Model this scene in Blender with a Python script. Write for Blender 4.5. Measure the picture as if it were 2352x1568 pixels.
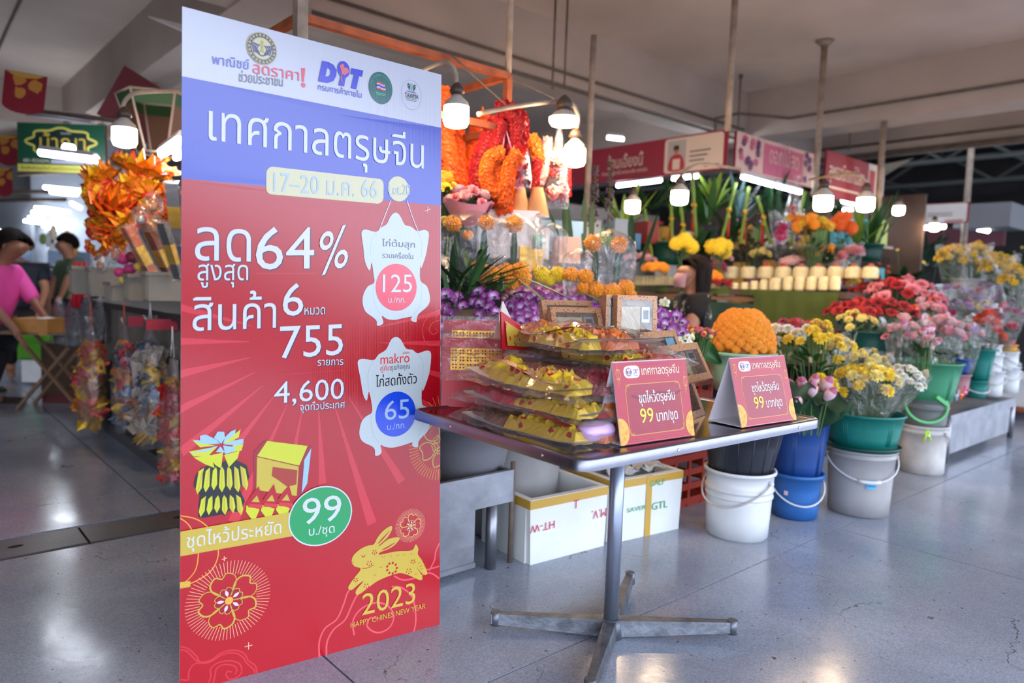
import bpy, math, random
import numpy as np
from math import sin, cos, pi, radians
from mathutils import Vector, Matrix, Euler
from mathutils.geometry import delaunay_2d_cdt
for _o in list(bpy.data.objects): bpy.data.objects.remove(_o)
C = bpy.context.scene.collection
SC = bpy.context.scene
rnd = random.Random(7)

# ------------------------------------------------------------------ camera, world, exposure
CAMH = 1.15
FPX, PITCH, ROLL = 1651.2, .0804, .03306
FW = Vector((0, cos(PITCH), -sin(PITCH))); _R = Vector((1, 0, 0)); _U = _R.cross(FW)
RT = _R*cos(ROLL)+_U*sin(ROLL); UP = -_R*sin(ROLL)+_U*cos(ROLL)
EYE = Vector((0, 0, CAMH))
cd = bpy.data.cameras.new('camera'); cam = bpy.data.objects.new('camera', cd); C.objects.link(cam)
cd.sensor_width = 36; cd.lens = 36*FPX/2352; cd.clip_end = 200
M4 = Matrix.Identity(4)
for i in range(3): M4[i][0] = RT[i]; M4[i][1] = UP[i]; M4[i][2] = -FW[i]; M4[i][3] = EYE[i]
cam.matrix_world = M4
cd.dof.use_dof = True; cd.dof.focus_distance = 2.25; cd.dof.aperture_fstop = 1.8
SC.camera = cam
SC.view_settings.view_transform = 'Standard'; SC.view_settings.look = 'None'
SC.view_settings.gamma = 1; SC.view_settings.use_curve_mapping = False
SC.view_settings.exposure = 0.0
SC.cycles.use_denoising = True
SC.cycles.max_bounces = 8; SC.cycles.transparent_max_bounces = 24
SC.cycles.sample_clamp_indirect = 12.0
try: SC.cycles.use_light_tree = True
except Exception: pass
# overcast daylight outside the market hall: brighter above, dimmer street level
wd = bpy.data.worlds.new('world'); SC.world = wd; wd.use_nodes = True
wn = wd.node_tree.nodes; wl = wd.node_tree.links; wn.clear()
_bg = wn.new('ShaderNodeBackground'); _wo = wn.new('ShaderNodeOutputWorld')
_tc = wn.new('ShaderNodeTexCoord'); _sp = wn.new('ShaderNodeSeparateXYZ'); _rp = wn.new('ShaderNodeValToRGB')
_mr = wn.new('ShaderNodeMapRange'); _mr.inputs[1].default_value = -1; _mr.inputs[2].default_value = 1
wl.new(_tc.outputs['Generated'], _sp.inputs[0]); wl.new(_sp.outputs[2], _mr.inputs[0]); wl.new(_mr.outputs[0], _rp.inputs[0])
_rp.color_ramp.elements[0].position = .49; _rp.color_ramp.elements[0].color = (.16, .17, .19, 1)
_rp.color_ramp.elements[1].position = .53; _rp.color_ramp.elements[1].color = (.80, .90, 1.12, 1)
wl.new(_rp.outputs[0], _bg.inputs[0]); _bg.inputs[1].default_value = 5.2; wl.new(_bg.outputs[0], _wo.inputs[0])

# ------------------------------------------------------------------ coordinates
YA = .8489
A = Vector((sin(YA), cos(YA), 0)); B = Vector((-cos(YA), sin(YA), 0)); TH = math.atan2(A.y, A.x)
def W(a, b, z=0): return A*a+B*b+Vector((0, 0, z))
def ray(x, y): return FW+RT*((x-1176)/FPX)+UP*((784-y)/FPX)
def onz(x, y, z=0):
    d = ray(x, y); t = (z-CAMH)/d.z; return EYE+d*t
def at(x, y, Y):
    d = ray(x, y); return EYE+d*(Y/d.y)
def ab(p): return p.dot(A), p.dot(B)

# ------------------------------------------------------------------ materials
def lin(c):
    c = c/255.; return c/12.92 if c <= .04045 else ((c+.055)/1.055)**2.4
def col(h):
    if isinstance(h, str):
        h = h.lstrip('#'); return tuple(lin(int(h[i:i+2], 16)) for i in (0, 2, 4))+(1,)
    return tuple(h)+(1,)
_mats = {}
def mat(name, c, rough=.6, metal=0, emit=None, es=0, noise=0, nscale=20, bump=0, bscale=60, sheen=0, coat=0, spec=None, trans=0, sss=0):
    if name in _mats: return _mats[name]
    m = bpy.data.materials.new(name); m.use_nodes = True; n = m.node_tree.nodes; l = m.node_tree.links
    p = n['Principled BSDF']; p.inputs['Base Color'].default_value = col(c)
    p.inputs['Roughness'].default_value = rough; p.inputs['Metallic'].default_value = metal
    if coat: p.inputs['Coat Weight'].default_value = coat; p.inputs['Coat Roughness'].default_value = .12
    if spec is not None: p.inputs['Specular IOR Level'].default_value = spec
    if emit: p.inputs['Emission Color'].default_value = col(emit); p.inputs['Emission Strength'].default_value = es
    if sheen: p.inputs['Sheen Weight'].default_value = sheen
    if noise or bump:
        tc = n.new('ShaderNodeTexCoord')
    if noise:
        t = n.new('ShaderNodeTexNoise'); t.inputs['Scale'].default_value = nscale; t.inputs['Detail'].default_value = 5
        l.new(tc.outputs['Object'], t.inputs['Vector'])
        mr = n.new('ShaderNodeMapRange'); mr.inputs[1].default_value = .3; mr.inputs[2].default_value = .7
        mr.inputs[3].default_value = 1-noise; mr.inputs[4].default_value = 1+noise*.6
        l.new(t.outputs['Fac'], mr.inputs[0])
        mx = n.new('ShaderNodeMix'); mx.data_type = 'RGBA'; mx.blend_type = 'MULTIPLY'; mx.inputs[0].default_value = 1
        mx.inputs[6].default_value = col(c); l.new(mr.outputs[0], mx.inputs[7]); l.new(mx.outputs[2], p.inputs['Base Color'])
    if bump:
        t2 = n.new('ShaderNodeTexNoise'); t2.inputs['Scale'].default_value = bscale; t2.inputs['Detail'].default_value = 3
        l.new(tc.outputs['Object'], t2.inputs['Vector']); b = n.new('ShaderNodeBump'); b.inputs['Strength'].default_value = bump
        b.inputs['Distance'].default_value = .01; l.new(t2.outputs['Fac'], b.inputs['Height']); l.new(b.outputs[0], p.inputs['Normal'])
    _mats[name] = m; return m
def petal(name, c, c2=None, rough=.55):
    """petal colour running from the heart (c2) to the tip (c) by distance from the flower's own centre"""
    if name in _mats: return _mats[name]
    m = mat(name, c, rough); n = m.node_tree.nodes; l = m.node_tree.links; p = n['Principled BSDF']
    p.inputs['Sheen Weight'].default_value = .2
    if c2:
        tc = n.new('ShaderNodeTexCoord'); ln = n.new('ShaderNodeVectorMath'); ln.operation = 'LENGTH'
        r = n.new('ShaderNodeValToRGB'); r.color_ramp.elements[0].position = .25; r.color_ramp.elements[1].position = .75
        r.color_ramp.elements[0].color = col(c2); r.color_ramp.elements[1].color = col(c)
        l.new(tc.outputs['Object'], ln.inputs[0]); l.new(ln.outputs['Value'], r.inputs[0]); l.new(r.outputs[0], p.inputs['Base Color'])
    return m
def film(name='cellophane', tint='#f4f4f4', amount=.16, rough=.06, bscale=9, strength=.9):
    """clear crinkled plastic film"""
    if name in _mats: return _mats[name]
    m = bpy.data.materials.new(name); m.use_nodes = True; n = m.node_tree.nodes; l = m.node_tree.links; n.clear()
    o = n.new('ShaderNodeOutputMaterial'); mx = n.new('ShaderNodeMixShader'); mx2 = n.new('ShaderNodeMixShader')
    tr = n.new('ShaderNodeBsdfTransparent'); gl = n.new('ShaderNodeBsdfGlossy'); df = n.new('ShaderNodeBsdfDiffuse')
    gl.inputs['Roughness'].default_value = rough; df.inputs['Color'].default_value = col(tint); tr.inputs[0].default_value = (.97, .97, .97, 1)
    lw = n.new('ShaderNodeLayerWeight'); lw.inputs[0].default_value = .45
    tc = n.new('ShaderNodeTexCoord'); t = n.new('ShaderNodeTexNoise'); t.inputs['Scale'].default_value = bscale
    t.inputs['Detail'].default_value = 6; t.inputs['Distortion'].default_value = 2.2
    b = n.new('ShaderNodeBump'); b.inputs['Strength'].default_value = strength; b.inputs['Distance'].default_value = .03
    l.new(tc.outputs['Object'], t.inputs['Vector']); l.new(t.outputs['Fac'], b.inputs['Height'])
    for k in (gl, df, lw): l.new(b.outputs[0], k.inputs['Normal'])
    ma = n.new('ShaderNodeMath'); ma.operation = 'MULTIPLY_ADD'; ma.inputs[1].default_value = .34; ma.inputs[2].default_value = .035; ma.use_clamp = True
    l.new(lw.outputs['Fresnel'], ma.inputs[0])
    l.new(ma.outputs[0], mx.inputs[0]); l.new(tr.outputs[0], mx.inputs[1]); l.new(gl.outputs[0], mx.inputs[2])
    mx2.inputs[0].default_value = amount; l.new(mx.outputs[0], mx2.inputs[1]); l.new(df.outputs[0], mx2.inputs[2])
    l.new(mx2.outputs[0], o.inputs[0]); _mats[name] = m; return m

# ------------------------------------------------------------------ mesh builder
class MB:
    def __init__(s): s.v = []; s.f = []; s.m = []; s.sm = []
    def face(s, idx, m=0, smooth=False): s.f.append(tuple(idx)); s.m.append(m); s.sm.append(smooth)
    def add(s, verts, faces, m=0, smooth=False, M=None):
        o = len(s.v)
        s.v += [tuple(M @ Vector(p)) if M else tuple(p) for p in verts]
        for f in faces: s.face([i+o for i in f], m, smooth)
    def box(s, c, d, m=0, M=None, taper=1.0):
        x, y, z = d[0]/2, d[1]/2, d[2]/2; t = taper
        vs = [(c[0]+i*x*(t if k < 0 else 1), c[1]+j*y*(t if k < 0 else 1), c[2]+k*z) for k in (-1, 1) for (i, j) in ((-1, -1), (1, -1), (1, 1), (-1, 1))]
        s.add(vs, [(3, 2, 1, 0), (4, 5, 6, 7), (0, 1, 5, 4), (1, 2, 6, 5), (2, 3, 7, 6), (3, 0, 4, 7)], m, False, M)
    def quad(s, a, b, c, d, m=0, smooth=False): s.add([a, b, c, d], [(0, 1, 2, 3)], m, smooth)
    def tube(s, pts, r, n=8, m=0, smooth=True, caps=True, M=None):
        pts = [Vector(p) for p in pts]
        if M: pts = [M @ p for p in pts]
        rs = r if isinstance(r, (list, tuple)) else [r]*len(pts)
        o = len(s.v); N = len(pts); prev = None
        for i, p in enumerate(pts):
            t = (pts[min(i+1, N-1)]-pts[max(i-1, 0)])
            t = t.normalized() if t.length > 1e-9 else Vector((0, 0, 1))
            if prev is None:
                u = t.orthogonal().normalized()
            else:
                u = prev-t*prev.dot(t); u = u.normalized() if u.length > 1e-6 else t.orthogonal().normalized()
            prev = u; w = t.cross(u)
            for k in range(n):
                a = 2*pi*k/n; s.v.append(tuple(p+(u*cos(a)+w*sin(a))*rs[i]))
        for i in range(N-1):
            for k in range(n):
                k2 = (k+1) % n; s.face((o+i*n+k, o+i*n+k2, o+(i+1)*n+k2, o+(i+1)*n+k), m, smooth)
        if caps:
            s.face([o+k for k in range(n)][::-1], m); s.face([o+(N-1)*n+k for k in range(n)], m)
    def cyl(s, p0, p1, r0, r1=None, n=12, m=0, caps=True, smooth=True): s.tube([p0, p1], [r0, r0 if r1 is None else r1], n, m, smooth, caps)
    def lathe(s, prof, n=24, m=0, M=None, smooth=True, cap0=False, cap1=False, mats=None, squash=1.0):
        o = len(s.v)
        for (r, z) in prof:
            for k in range(n):
                a = 2*pi*k/n; p = Vector((r*cos(a), r*sin(a)*squash, z)); s.v.append(tuple(M @ p if M else p))
        for i in range(len(prof)-1):
            for k in range(n):
                k2 = (k+1) % n
                s.face((o+i*n+k, o+i*n+k2, o+(i+1)*n+k2, o+(i+1)*n+k), mats[i] if mats else m, smooth)
        if cap0: s.face([o+k for k in range(n)][::-1], m)
        if cap1: s.face([o+(len(prof)-1)*n+k for k in range(n)], m)
    def ball(s, c, r, n=8, k=5, m=0, sq=(1, 1, 1), M=None):
        prof = [(max(r*sin(pi*i/k), 1e-4), -r*cos(pi*i/k)) for i in range(k+1)]
        MM = Matrix.Translation(c) @ Matrix.Diagonal((*sq, 1))
        s.lathe(prof, n, m, (M @ MM) if M else MM)
    def grid(s, fn, nu, nv, m=0, smooth=True, M=None):
        o = len(s.v)
        for j in range(nv+1):
            for i in range(nu+1):
                p = Vector(fn(i/nu, j/nv)); s.v.append(tuple(M @ p if M else p))
        for j in range(nv):
            for i in range(nu):
                q = o+j*(nu+1)+i; s.face((q, q+1, q+nu+2, q+nu+1), m(i/nu, j/nv) if callable(m) else m, smooth)
    def mesh(s, name, mats):
        me = bpy.data.meshes.new(name); me.from_pydata(s.v, [], s.f)
        for q in (mats if isinstance(mats, (list, tuple)) else [mats]): me.materials.append(q)
        me.polygons.foreach_set('material_index', s.m); me.polygons.foreach_set('use_smooth', s.sm); me.update(); return me
    def build(s, name, mats, parent=None, **k): return place(name, s.mesh(name, mats), parent, **k)
def place(name, me, parent=None, loc=(0, 0, 0), rot=None, scale=None, M=None, label=None, kind=None):
    o = bpy.data.objects.new(name, me); C.objects.link(o)
    if parent: o.parent = parent
    if M is not None: o.matrix_local = M
    else:
        o.location = loc
        if rot is not None: o.rotation_euler = rot
        if scale is not None: o.scale = (scale,)*3 if isinstance(scale, (int, float)) else scale
    if label: o['label'] = label
    if kind: o['kind'] = kind
    return o
def tag(o, label, cat, group=None):
    o['label'] = label; o['category'] = cat
    if group: o['group'] = group
    return o
def thing(name, label, cat, loc=(0, 0, 0), rz=0., group=None, rot=None):
    o = bpy.data.objects.new(name, None); C.objects.link(o); o.location = loc
    o.rotation_euler = rot if rot is not None else (0, 0, rz); o.empty_display_size = .05
    return tag(o, label, cat, group)
def struct(o): o['kind'] = 'structure'; return o
def dup(root, loc, rz=None, label=None, scale=None):
    r = root.copy(); C.objects.link(r); r.location = loc
    if rz is not None: r.rotation_euler = (0, 0, rz)
    if label: r['label'] = label
    if scale: r.scale = (scale,)*3
    for ch in list(root.children):
        c = ch.copy(); C.objects.link(c); c.parent = r
        for g in list(ch.children):
            d = g.copy(); C.objects.link(d); d.parent = c
    return r
def smoothpts(pts, closed=True, n=4):
    """Catmull-Rom through the points"""
    P = [Vector(p) for p in pts]; N = len(P); out = []
    rng = range(N if closed else N-1)
    for i in rng:
        if closed: p0, p1, p2, p3 = P[(i-1) % N], P[i], P[(i+1) % N], P[(i+2) % N]
        else: p0, p1, p2, p3 = P[max(i-1, 0)], P[i], P[i+1], P[min(i+2, N-1)]
        for k in range(n):
            t = k/n; out.append(.5*((2*p1)+(p2-p0)*t+(2*p0-5*p1+4*p2-p3)*t*t+(3*p1-p0-3*p2+p3)*t**3))
    if not closed: out.append(P[-1])
    return out

# ------------------------------------------------------------------ flat print: lettering and shapes laid on a sheet
def wind_fill(loops, grid=0):
    """triangulate closed loops (nonzero winding); grid adds inner points"""
    vs = []; es = []; segs = []
    for L in loops:
        o = len(vs); n = len(L)
        for i, p in enumerate(L):
            vs.append(Vector((p[0], p[1]))); es.append((o+i, o+(i+1) % n)); q = L[(i+1) % n]; segs.append((p[0], p[1], q[0], q[1]))
    if grid:
        xs = [v[0] for v in vs]; ys = [v[1] for v in vs]
        x = math.floor(min(xs)/grid)*grid
        while x < max(xs):
            y = math.floor(min(ys)/grid)*grid
            while y < max(ys): vs.append(Vector((x+.0003, y+.0002))); y += grid
            x += grid
    r = delaunay_2d_cdt(vs, es, [], 0, 1e-6)
    V = [(v[0], v[1]) for v in r[0]]; T = [f for f in r[2] if len(f) == 3]
    if not T: return V, []
    va = np.array(V); ta = np.array(T); c = va[ta].mean(axis=1); sg = np.array(segs)
    x0, y0, x1, y1 = sg.T; w = np.zeros(len(c), int)
    up = (y0[None] <= c[:, 1:2]) & (y1[None] > c[:, 1:2]); dn = (y0[None] > c[:, 1:2]) & (y1[None] <= c[:, 1:2])
    cr = (x1-x0)[None]*(c[:, 1:2]-y0[None])-(c[:, 0:1]-x0[None])*(y1-y0)[None]
    w = (up & (cr > 0)).sum(1)-(dn & (cr < 0)).sum(1)
    return V, [tuple(t) for t, k in zip(T, w) if k != 0]
_tl = {}
def text_loops(s, off=0.0, res=3):
    k = (s, off)
    if k in _tl: return _tl[k]
    c = bpy.data.curves.new('tmp', 'FONT'); c.body = s; c.size = 1; c.fill_mode = 'NONE'; c.resolution_u = res; c.offset = off
    o = bpy.data.objects.new('tmp', c); C.objects.link(o); bpy.context.view_layer.update()
    me = o.to_mesh(); V = [(v.co.x, v.co.y) for v in me.vertices]; nx = {}
    for e in me.edges:
        a, b = e.vertices; nx.setdefault(a, []).append(b); nx.setdefault(b, []).append(a)
    seen = set(); loops = []
    for st in range(len(V)):
        if st in seen or st not in nx: continue
        L = [st]; seen.add(st); cur = st
        cand = [q for q in nx[cur] if q == cur+1] or nx[cur]
        nxt = cand[0]
        while nxt not in seen:
            seen.add(nxt); L.append(nxt); o2 = [q for q in nx[nxt] if q not in seen]
            if not o2: break
            nxt = o2[0]
        if len(L) > 2: loops.append([V[i] for i in L])
    o.to_mesh_clear(); bpy.data.objects.remove(o); bpy.data.curves.remove(c)
    _tl[k] = loops; return loops
def _ht(ch, off):
    L = text_loops(ch, off); ys = [p[1] for l in L for p in l]; return max(ys), min(ys)
def homography(src, dst):
    Am = []
    for (x, y), (u, v) in zip(src, dst):
        Am.append([x, y, 1, 0, 0, 0, -u*x, -u*y, -u]); Am.append([0, 0, 0, x, y, 1, -v*x, -v*y, -v])
    return np.linalg.svd(np.array(Am, float))[2][-1].reshape(3, 3)
class Sheet:
    """w x h sheet; S(u,v,off) gives the local 3D point (v up). Pictures are drawn in sheet metres, or read off through px."""
    def __init__(s, w, h, S, px=None, step=.0003, grid=0):
        s.w, s.h, s.S, s.step, s.grid = w, h, S, step, grid; s.mats = []; s.mb = MB()
        s.H = homography(px, [(0, h), (w, h), (w, 0), (0, 0)]) if px else None
    def uv(s, p):
        if s.H is None: return (p[0], p[1])
        q = s.H @ np.array([p[0], p[1], 1.]); return (q[0]/q[2], q[1]/q[2])
    def mi(s, m):
        if m not in s.mats: s.mats.append(m)
        return s.mats.index(m)
    def fill(s, loops, m, layer, clip=True):
        if clip: loops = [[(min(max(p[0], 0), s.w), min(max(p[1], 0), s.h)) for p in L] for L in loops]
        V, T = wind_fill(loops, s.grid); used = sorted({i for t in T for i in t}); ix = {q: i for i, q in enumerate(used)}
        o = len(s.mb.v); k = s.mi(m)
        for q in used: s.mb.v.append(tuple(s.S(V[q][0], V[q][1], s.step*(layer+1))))
        for t in T: s.mb.face([o+ix[i] for i in t], k)
    def poly(s, pts, m, layer=1, smooth=True, n=4, holes=()):
        L = [[s.uv(p) for p in (smoothpts(q, True, n) if smooth else q)] for q in (pts, *holes)]
        if holes:
            def ar(l): return sum(l[i][0]*l[(i+1) % len(l)][1]-l[(i+1) % len(l)][0]*l[i][1] for i in range(len(l)))
            L = [L[0] if ar(L[0]) > 0 else L[0][::-1]]+[l if ar(l) < 0 else l[::-1] for l in L[1:]]
        s.fill(L, m, layer)
    def stroke(s, pts, wd, m, layer=1, smooth=True, closed=False, n=5):
        """wd in metres; drawn as a chain of quads"""
        P = [Vector(s.uv(p)) for p in (smoothpts(pts, closed, n) if smooth else pts)]
        if closed: P.append(P[0])
        k = s.mi(m); L = []; R = []
        for i, p in enumerate(P):
            t = P[min(i+1, len(P)-1)]-P[max(i-1, 0)]
            if closed and i in (0, len(P)-1): t = P[1]-P[-2]
            t = t.normalized() if t.length else Vector((1, 0)); nrm = Vector((-t.y, t.x))
            w = wd(i/(len(P)-1)) if callable(wd) else wd
            L.append(p+nrm*w/2); R.append(p-nrm*w/2)
        def cl(q): return s.S(min(max(q.x, 0), s.w), min(max(q.y, 0), s.h), s.step*(layer+1))
        o = len(s.mb.v); s.mb.v += [tuple(cl(q)) for q in L+R]; N = len(P)
        for i in range(N-1): s.mb.face((o+i, o+N+i, o+N+i+1, o+i+1), k)
    def disc(s, c, r, m, layer=1, r2=None, n=40):
        u, v = s.uv(c); s.fill([[(u+r*cos(2*pi*i/n), v+(r2 or r)*sin(2*pi*i/n)) for i in range(n)]], m, layer)
    def ring(s, c, r, wd, m, layer=1, r2=None, n=48):
        u, v = s.uv(c); k = s.mi(m); o = len(s.mb.v); r2 = r2 or r
        for q in (-.5, .5):
            for i in range(n): s.mb.v.append(tuple(s.S(min(max(u+(r+q*wd)*cos(2*pi*i/n), 0), s.w), min(max(v+(r2+q*wd)*sin(2*pi*i/n), 0), s.h), s.step*(layer+1))))
        for i in range(n):
            j = (i+1) % n; s.mb.face((o+i, o+n+i, o+n+j, o+j), k)
    def text(s, t, p0, p1, top, m, layer=3, off=0.0, ref=None, shadow=None, sh=(.0025, -.0022)):
        """baseline from p0 to p1 (right end of the last letter), top = a point at the top of a plain letter above p0"""
        a = s.uv(p0); b = s.uv(p1); hh = s.uv(top)[1]-a[1]; L = text_loops(t, off)
        x0 = min(p[0] for l in L for p in l); x1 = max(p[0] for l in L for p in l)
        ref = ref or ('น' if any('ก' <= q <= 'ฮ' for q in t) else ('x' if t.islower() else '0'))
        rt, rb = _ht(ref, off); sx = (b[0]-a[0])/(x1-x0); sy = hh/rt; sl = (b[1]-a[1])/(b[0]-a[0])
        def mp(p, d=(0, 0)):
            x = (p[0]-x0)*sx; return (a[0]+x+d[0], a[1]+x*sl+p[1]*sy+d[1])
        if shadow: s.fill([[mp(p, sh) for p in l] for l in L], shadow, layer-1)
        s.fill([[mp(p) for p in l] for l in L], m, layer)
    def flush(s, name, parent, label=None):
        if not s.mb.f: return None
        o = s.mb.build(name, s.mats, parent, label=label); s.mb = MB(); s.mats = []; return o

# ================================================================== THE SETTING
def terrazzo():
    m = bpy.data.materials.new('terrazzo'); m.use_nodes = True; n = m.node_tree.nodes; l = m.node_tree.links; p = n['Principled BSDF']
    geo = n.new('ShaderNodeNewGeometry')
    def noise(sc, det=4, rg=.6):
        t = n.new('ShaderNodeTexNoise'); t.inputs['Scale'].default_value = sc; t.inputs['Detail'].default_value = det; t.inputs['Roughness'].default_value = rg
        l.new(geo.outputs['Position'], t.inputs['Vector']); return t.outputs['Fac']
    def ramp(src, a, b, c0, c1):
        r = n.new('ShaderNodeValToRGB'); r.color_ramp.elements[0].position = a; r.color_ramp.elements[1].position = b
        r.color_ramp.elements[0].color = c0; r.color_ramp.elements[1].color = c1; l.new(src, r.inputs[0]); return r.outputs[0]
    def mixc(f, a, b, bt='MIX', fac=None):
        x = n.new('ShaderNodeMix'); x.data_type = 'RGBA'; x.blend_type = bt
        if fac is not None: x.inputs[0].default_value = fac
        else: l.new(f, x.inputs[0])
        for i, q in ((6, a), (7, b)):
            if isinstance(q, tuple): x.inputs[i].default_value = q
            else: l.new(q, x.inputs[i])
        return x.outputs[2]
    base = ramp(noise(1.3), .35, .7, col('#878e9b'), col('#a0a7b5'))
    vo = n.new('ShaderNodeTexVoronoi'); vo.inputs['Scale'].default_value = 230; l.new(geo.outputs['Position'], vo.inputs['Vector'])
    sc = n.new('ShaderNodeSeparateColor'); l.new(vo.outputs['Color'], sc.inputs[0])
    chips = ramp(sc.outputs[0], .0, 1., (.62, .62, .64, 1), (1.35, 1.35, 1.36, 1))
    c1 = mixc(None, base, chips, 'MULTIPLY', .5)
    dk = ramp(noise(46, 2, .5), .70, .74, (0, 0, 0, 1), (1, 1, 1, 1))
    c2 = mixc(dk, c1, col('#3c3a38'))
    # hairline cracks
    vc = n.new('ShaderNodeTexVoronoi'); vc.feature = 'DISTANCE_TO_EDGE'; vc.inputs['Scale'].default_value = 1.1
    vm = n.new('ShaderNodeVectorMath'); vm.operation = 'ADD'; nt = n.new('ShaderNodeTexNoise'); nt.inputs['Scale'].default_value = 2.5; nt.inputs['Detail'].default_value = 6
    l.new(geo.outputs['Position'], nt.inputs['Vector']); l.new(geo.outputs['Position'], vm.inputs[0]); l.new(nt.outputs['Color'], vm.inputs[1])
    l.new(vm.outputs[0], vc.inputs['Vector'])
    ck = ramp(vc.outputs['Distance'], .0, .006, (1, 1, 1, 1), (0, 0, 0, 1)); gate = ramp(noise(1.9, 2), .53, .6, (0, 0, 0, 1), (1, 1, 1, 1))
    cg = mixc(None, ck, gate, 'MULTIPLY', 1.0)
    c3 = mixc(cg, c2, col('#4a4646'))
    l.new(c3, p.inputs['Base Color'])
    rr = ramp(noise(5), .3, .75, (.13, .13, .13, 1), (.22, .22, .22, 1)); l.new(rr, p.inputs['Roughness'])
    b = n.new('ShaderNodeBump'); b.inputs['Strength'].default_value = .12; b.inputs['Distance'].default_value = .004
    l.new(noise(26, 5), b.inputs['Height']); l.new(b.outputs[0], p.inputs['Normal'])
    p.inputs['Specular IOR Level'].default_value = .6
    return m
M_TERR = terrazzo()
M_GROUT = mat('joint_grout', '#323134', .8)
M_COVER = mat('gutter_cover', '#5b5755', .35, noise=.25, nscale=4, bump=.1)
fl = MB(); fl.box((4, 5, -.06), (60, 60, .1)); floor = fl.build('floor', M_GROUT); struct(floor)
aj = [.985+2.535*k for k in range(-3, 6)]; bj = [1.52+2.535*k for k in range(-2, 7)]
ME = {}
for i in range(len(aj)-1):
    for j in range(len(bj)-1):
        a0, a1, b0, b1 = aj[i]+.0035, aj[i+1]-.0035, bj[j]+.0035, bj[j+1]-.0035
        spans = [(a0, a1, b0, b1)]
        if b0 < 3.4 < b1 and a1 < 3.6: spans = [(a0, a1, b0, 3.36), (a0, a1, 3.64, b1)]
        for (p0, p1, q0, q1) in spans:
            mb = MB(); c = [(p0, q0), (p1, q0), (p1, q1), (p0, q1)]
            vs = [tuple(W(a, b, z)) for z in (-.012, 0) for a, b in c]
            mb.add(vs, [(3, 2, 1, 0), (4, 5, 6, 7), (0, 1, 5, 4), (1, 2, 6, 5), (2, 3, 7, 6), (3, 0, 4, 7)]); mb.build('slab', M_TERR, floor)
# drainage channel with laid covers
for k, (g0, g1) in enumerate(((-4.9, -2.3), (-2.29, -.9), (-.89, .16), (.165, .63), (.64, 2.05), (2.06, 3.45))):
    mb = MB(); vs = [tuple(W(a, b, z)) for z in (-.012, .0015) for a, b in ((g0, 3.385), (g1, 3.385), (g1, 3.615), (g0, 3.615))]
    mb.add(vs, [(3, 2, 1, 0), (4, 5, 6, 7), (0, 1, 5, 4), (1, 2, 6, 5), (2, 3, 7, 6), (3, 0, 4, 7)])
    cv = mb.build('gutter_cover', M_COVER, floor)
    if k in (2, 4):
        mb = MB(); cc = W(.39 if k == 2 else 1.03, 3.5, .0022); mb.lathe([(.0001, 0), (.022, 0)], 14, M=Matrix.Translation(cc) @ Matrix.Rotation(TH, 4, 'Z') @ Matrix.Diagonal((1.3, .7, 1, 1))); mb.build('lifting_hole', mat('hole_black', '#0c0b0b', .9), cv)

CZ = 3.6
M_CEIL = mat('ceiling_plaster', '#dac8ba', .85, noise=.12, nscale=1.2)
M_BEAM = mat('beam_plaster', '#c4b4a8', .85, noise=.12, nscale=1.5)
M_PIPE = mat('old_pipe', '#6f5f52', .55, noise=.25, nscale=12)
mb = MB()
mb.add([tuple(W(a, b, z)) for z in (CZ, CZ+.15) for a, b in ((-11, -2.2), (10.4, -2.2), (10.4, 19), (-11, 19))], [(3, 2, 1, 0), (4, 5, 6, 7), (0, 1, 5, 4), (1, 2, 6, 5), (2, 3, 7, 6), (3, 0, 4, 7)])
ceil_ = struct(mb.build('ceiling', M_CEIL))
def wbox(a0, a1, b0, b1, z0, z1, mb=None, m=0):
    q = mb or MB(); q.add([tuple(W(a, b, z)) for z in (z0, z1) for a, b in ((a0, b0), (a1, b0), (a1, b1), (a0, b1))], [(3, 2, 1, 0), (4, 5, 6, 7), (0, 1, 5, 4), (1, 2, 6, 5), (2, 3, 7, 6), (3, 0, 4, 7)], m); return q
for (a0, a1) in ((-4.5, -4.1), (1.93, 2.32), (8.15, 8.6), (10.0, 10.4)): wbox(a0, a1, -2.2, 19, 3.04, CZ).build('ceiling_beam', M_BEAM, ceil_)
for (b0, b1) in ((-2.2, -1.8), (4.98, 5.4), (11.6, 12.0)):
    wbox(-11, 10.4, b0, b1, 3.05, CZ).build('ceiling_beam', M_BEAM, ceil_)
# far roof over the next hall, darker, on trusses
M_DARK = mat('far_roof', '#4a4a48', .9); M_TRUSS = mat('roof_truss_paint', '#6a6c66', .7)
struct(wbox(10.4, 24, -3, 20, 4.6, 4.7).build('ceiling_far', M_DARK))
tr = MB()
for a in (11.2, 12.8, 15, 18):
    tr.cyl(W(a, -1, 3.7), W(a, 14, 3.7), .05, n=6); tr.cyl(W(a, -1, 4.45), W(a, 14, 4.45), .05, n=6)
    for k in range(12): tr.cyl(W(a, -1+1.2*k, 3.7 if k % 2 else 4.45), W(a, .2+1.2*k, 4.45 if k % 2 else 3.7), .035, n=5)
for b in (1, 4, 7, 10): tr.cyl(W(10.5, b, 3.75), W(20, b, 3.75), .04, n=6)
struct(tr.build('trim_truss', M_TRUSS))
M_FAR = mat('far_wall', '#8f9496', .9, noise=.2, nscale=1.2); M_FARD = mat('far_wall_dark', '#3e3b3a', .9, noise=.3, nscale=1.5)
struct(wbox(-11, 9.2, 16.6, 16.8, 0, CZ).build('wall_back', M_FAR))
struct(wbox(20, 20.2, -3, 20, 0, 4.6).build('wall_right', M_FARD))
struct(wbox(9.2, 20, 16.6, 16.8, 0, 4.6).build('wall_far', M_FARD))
struct(wbox(-11.2, -11, -2.2, 16.8, 0, CZ).build('wall_left', M_FAR))
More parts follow.
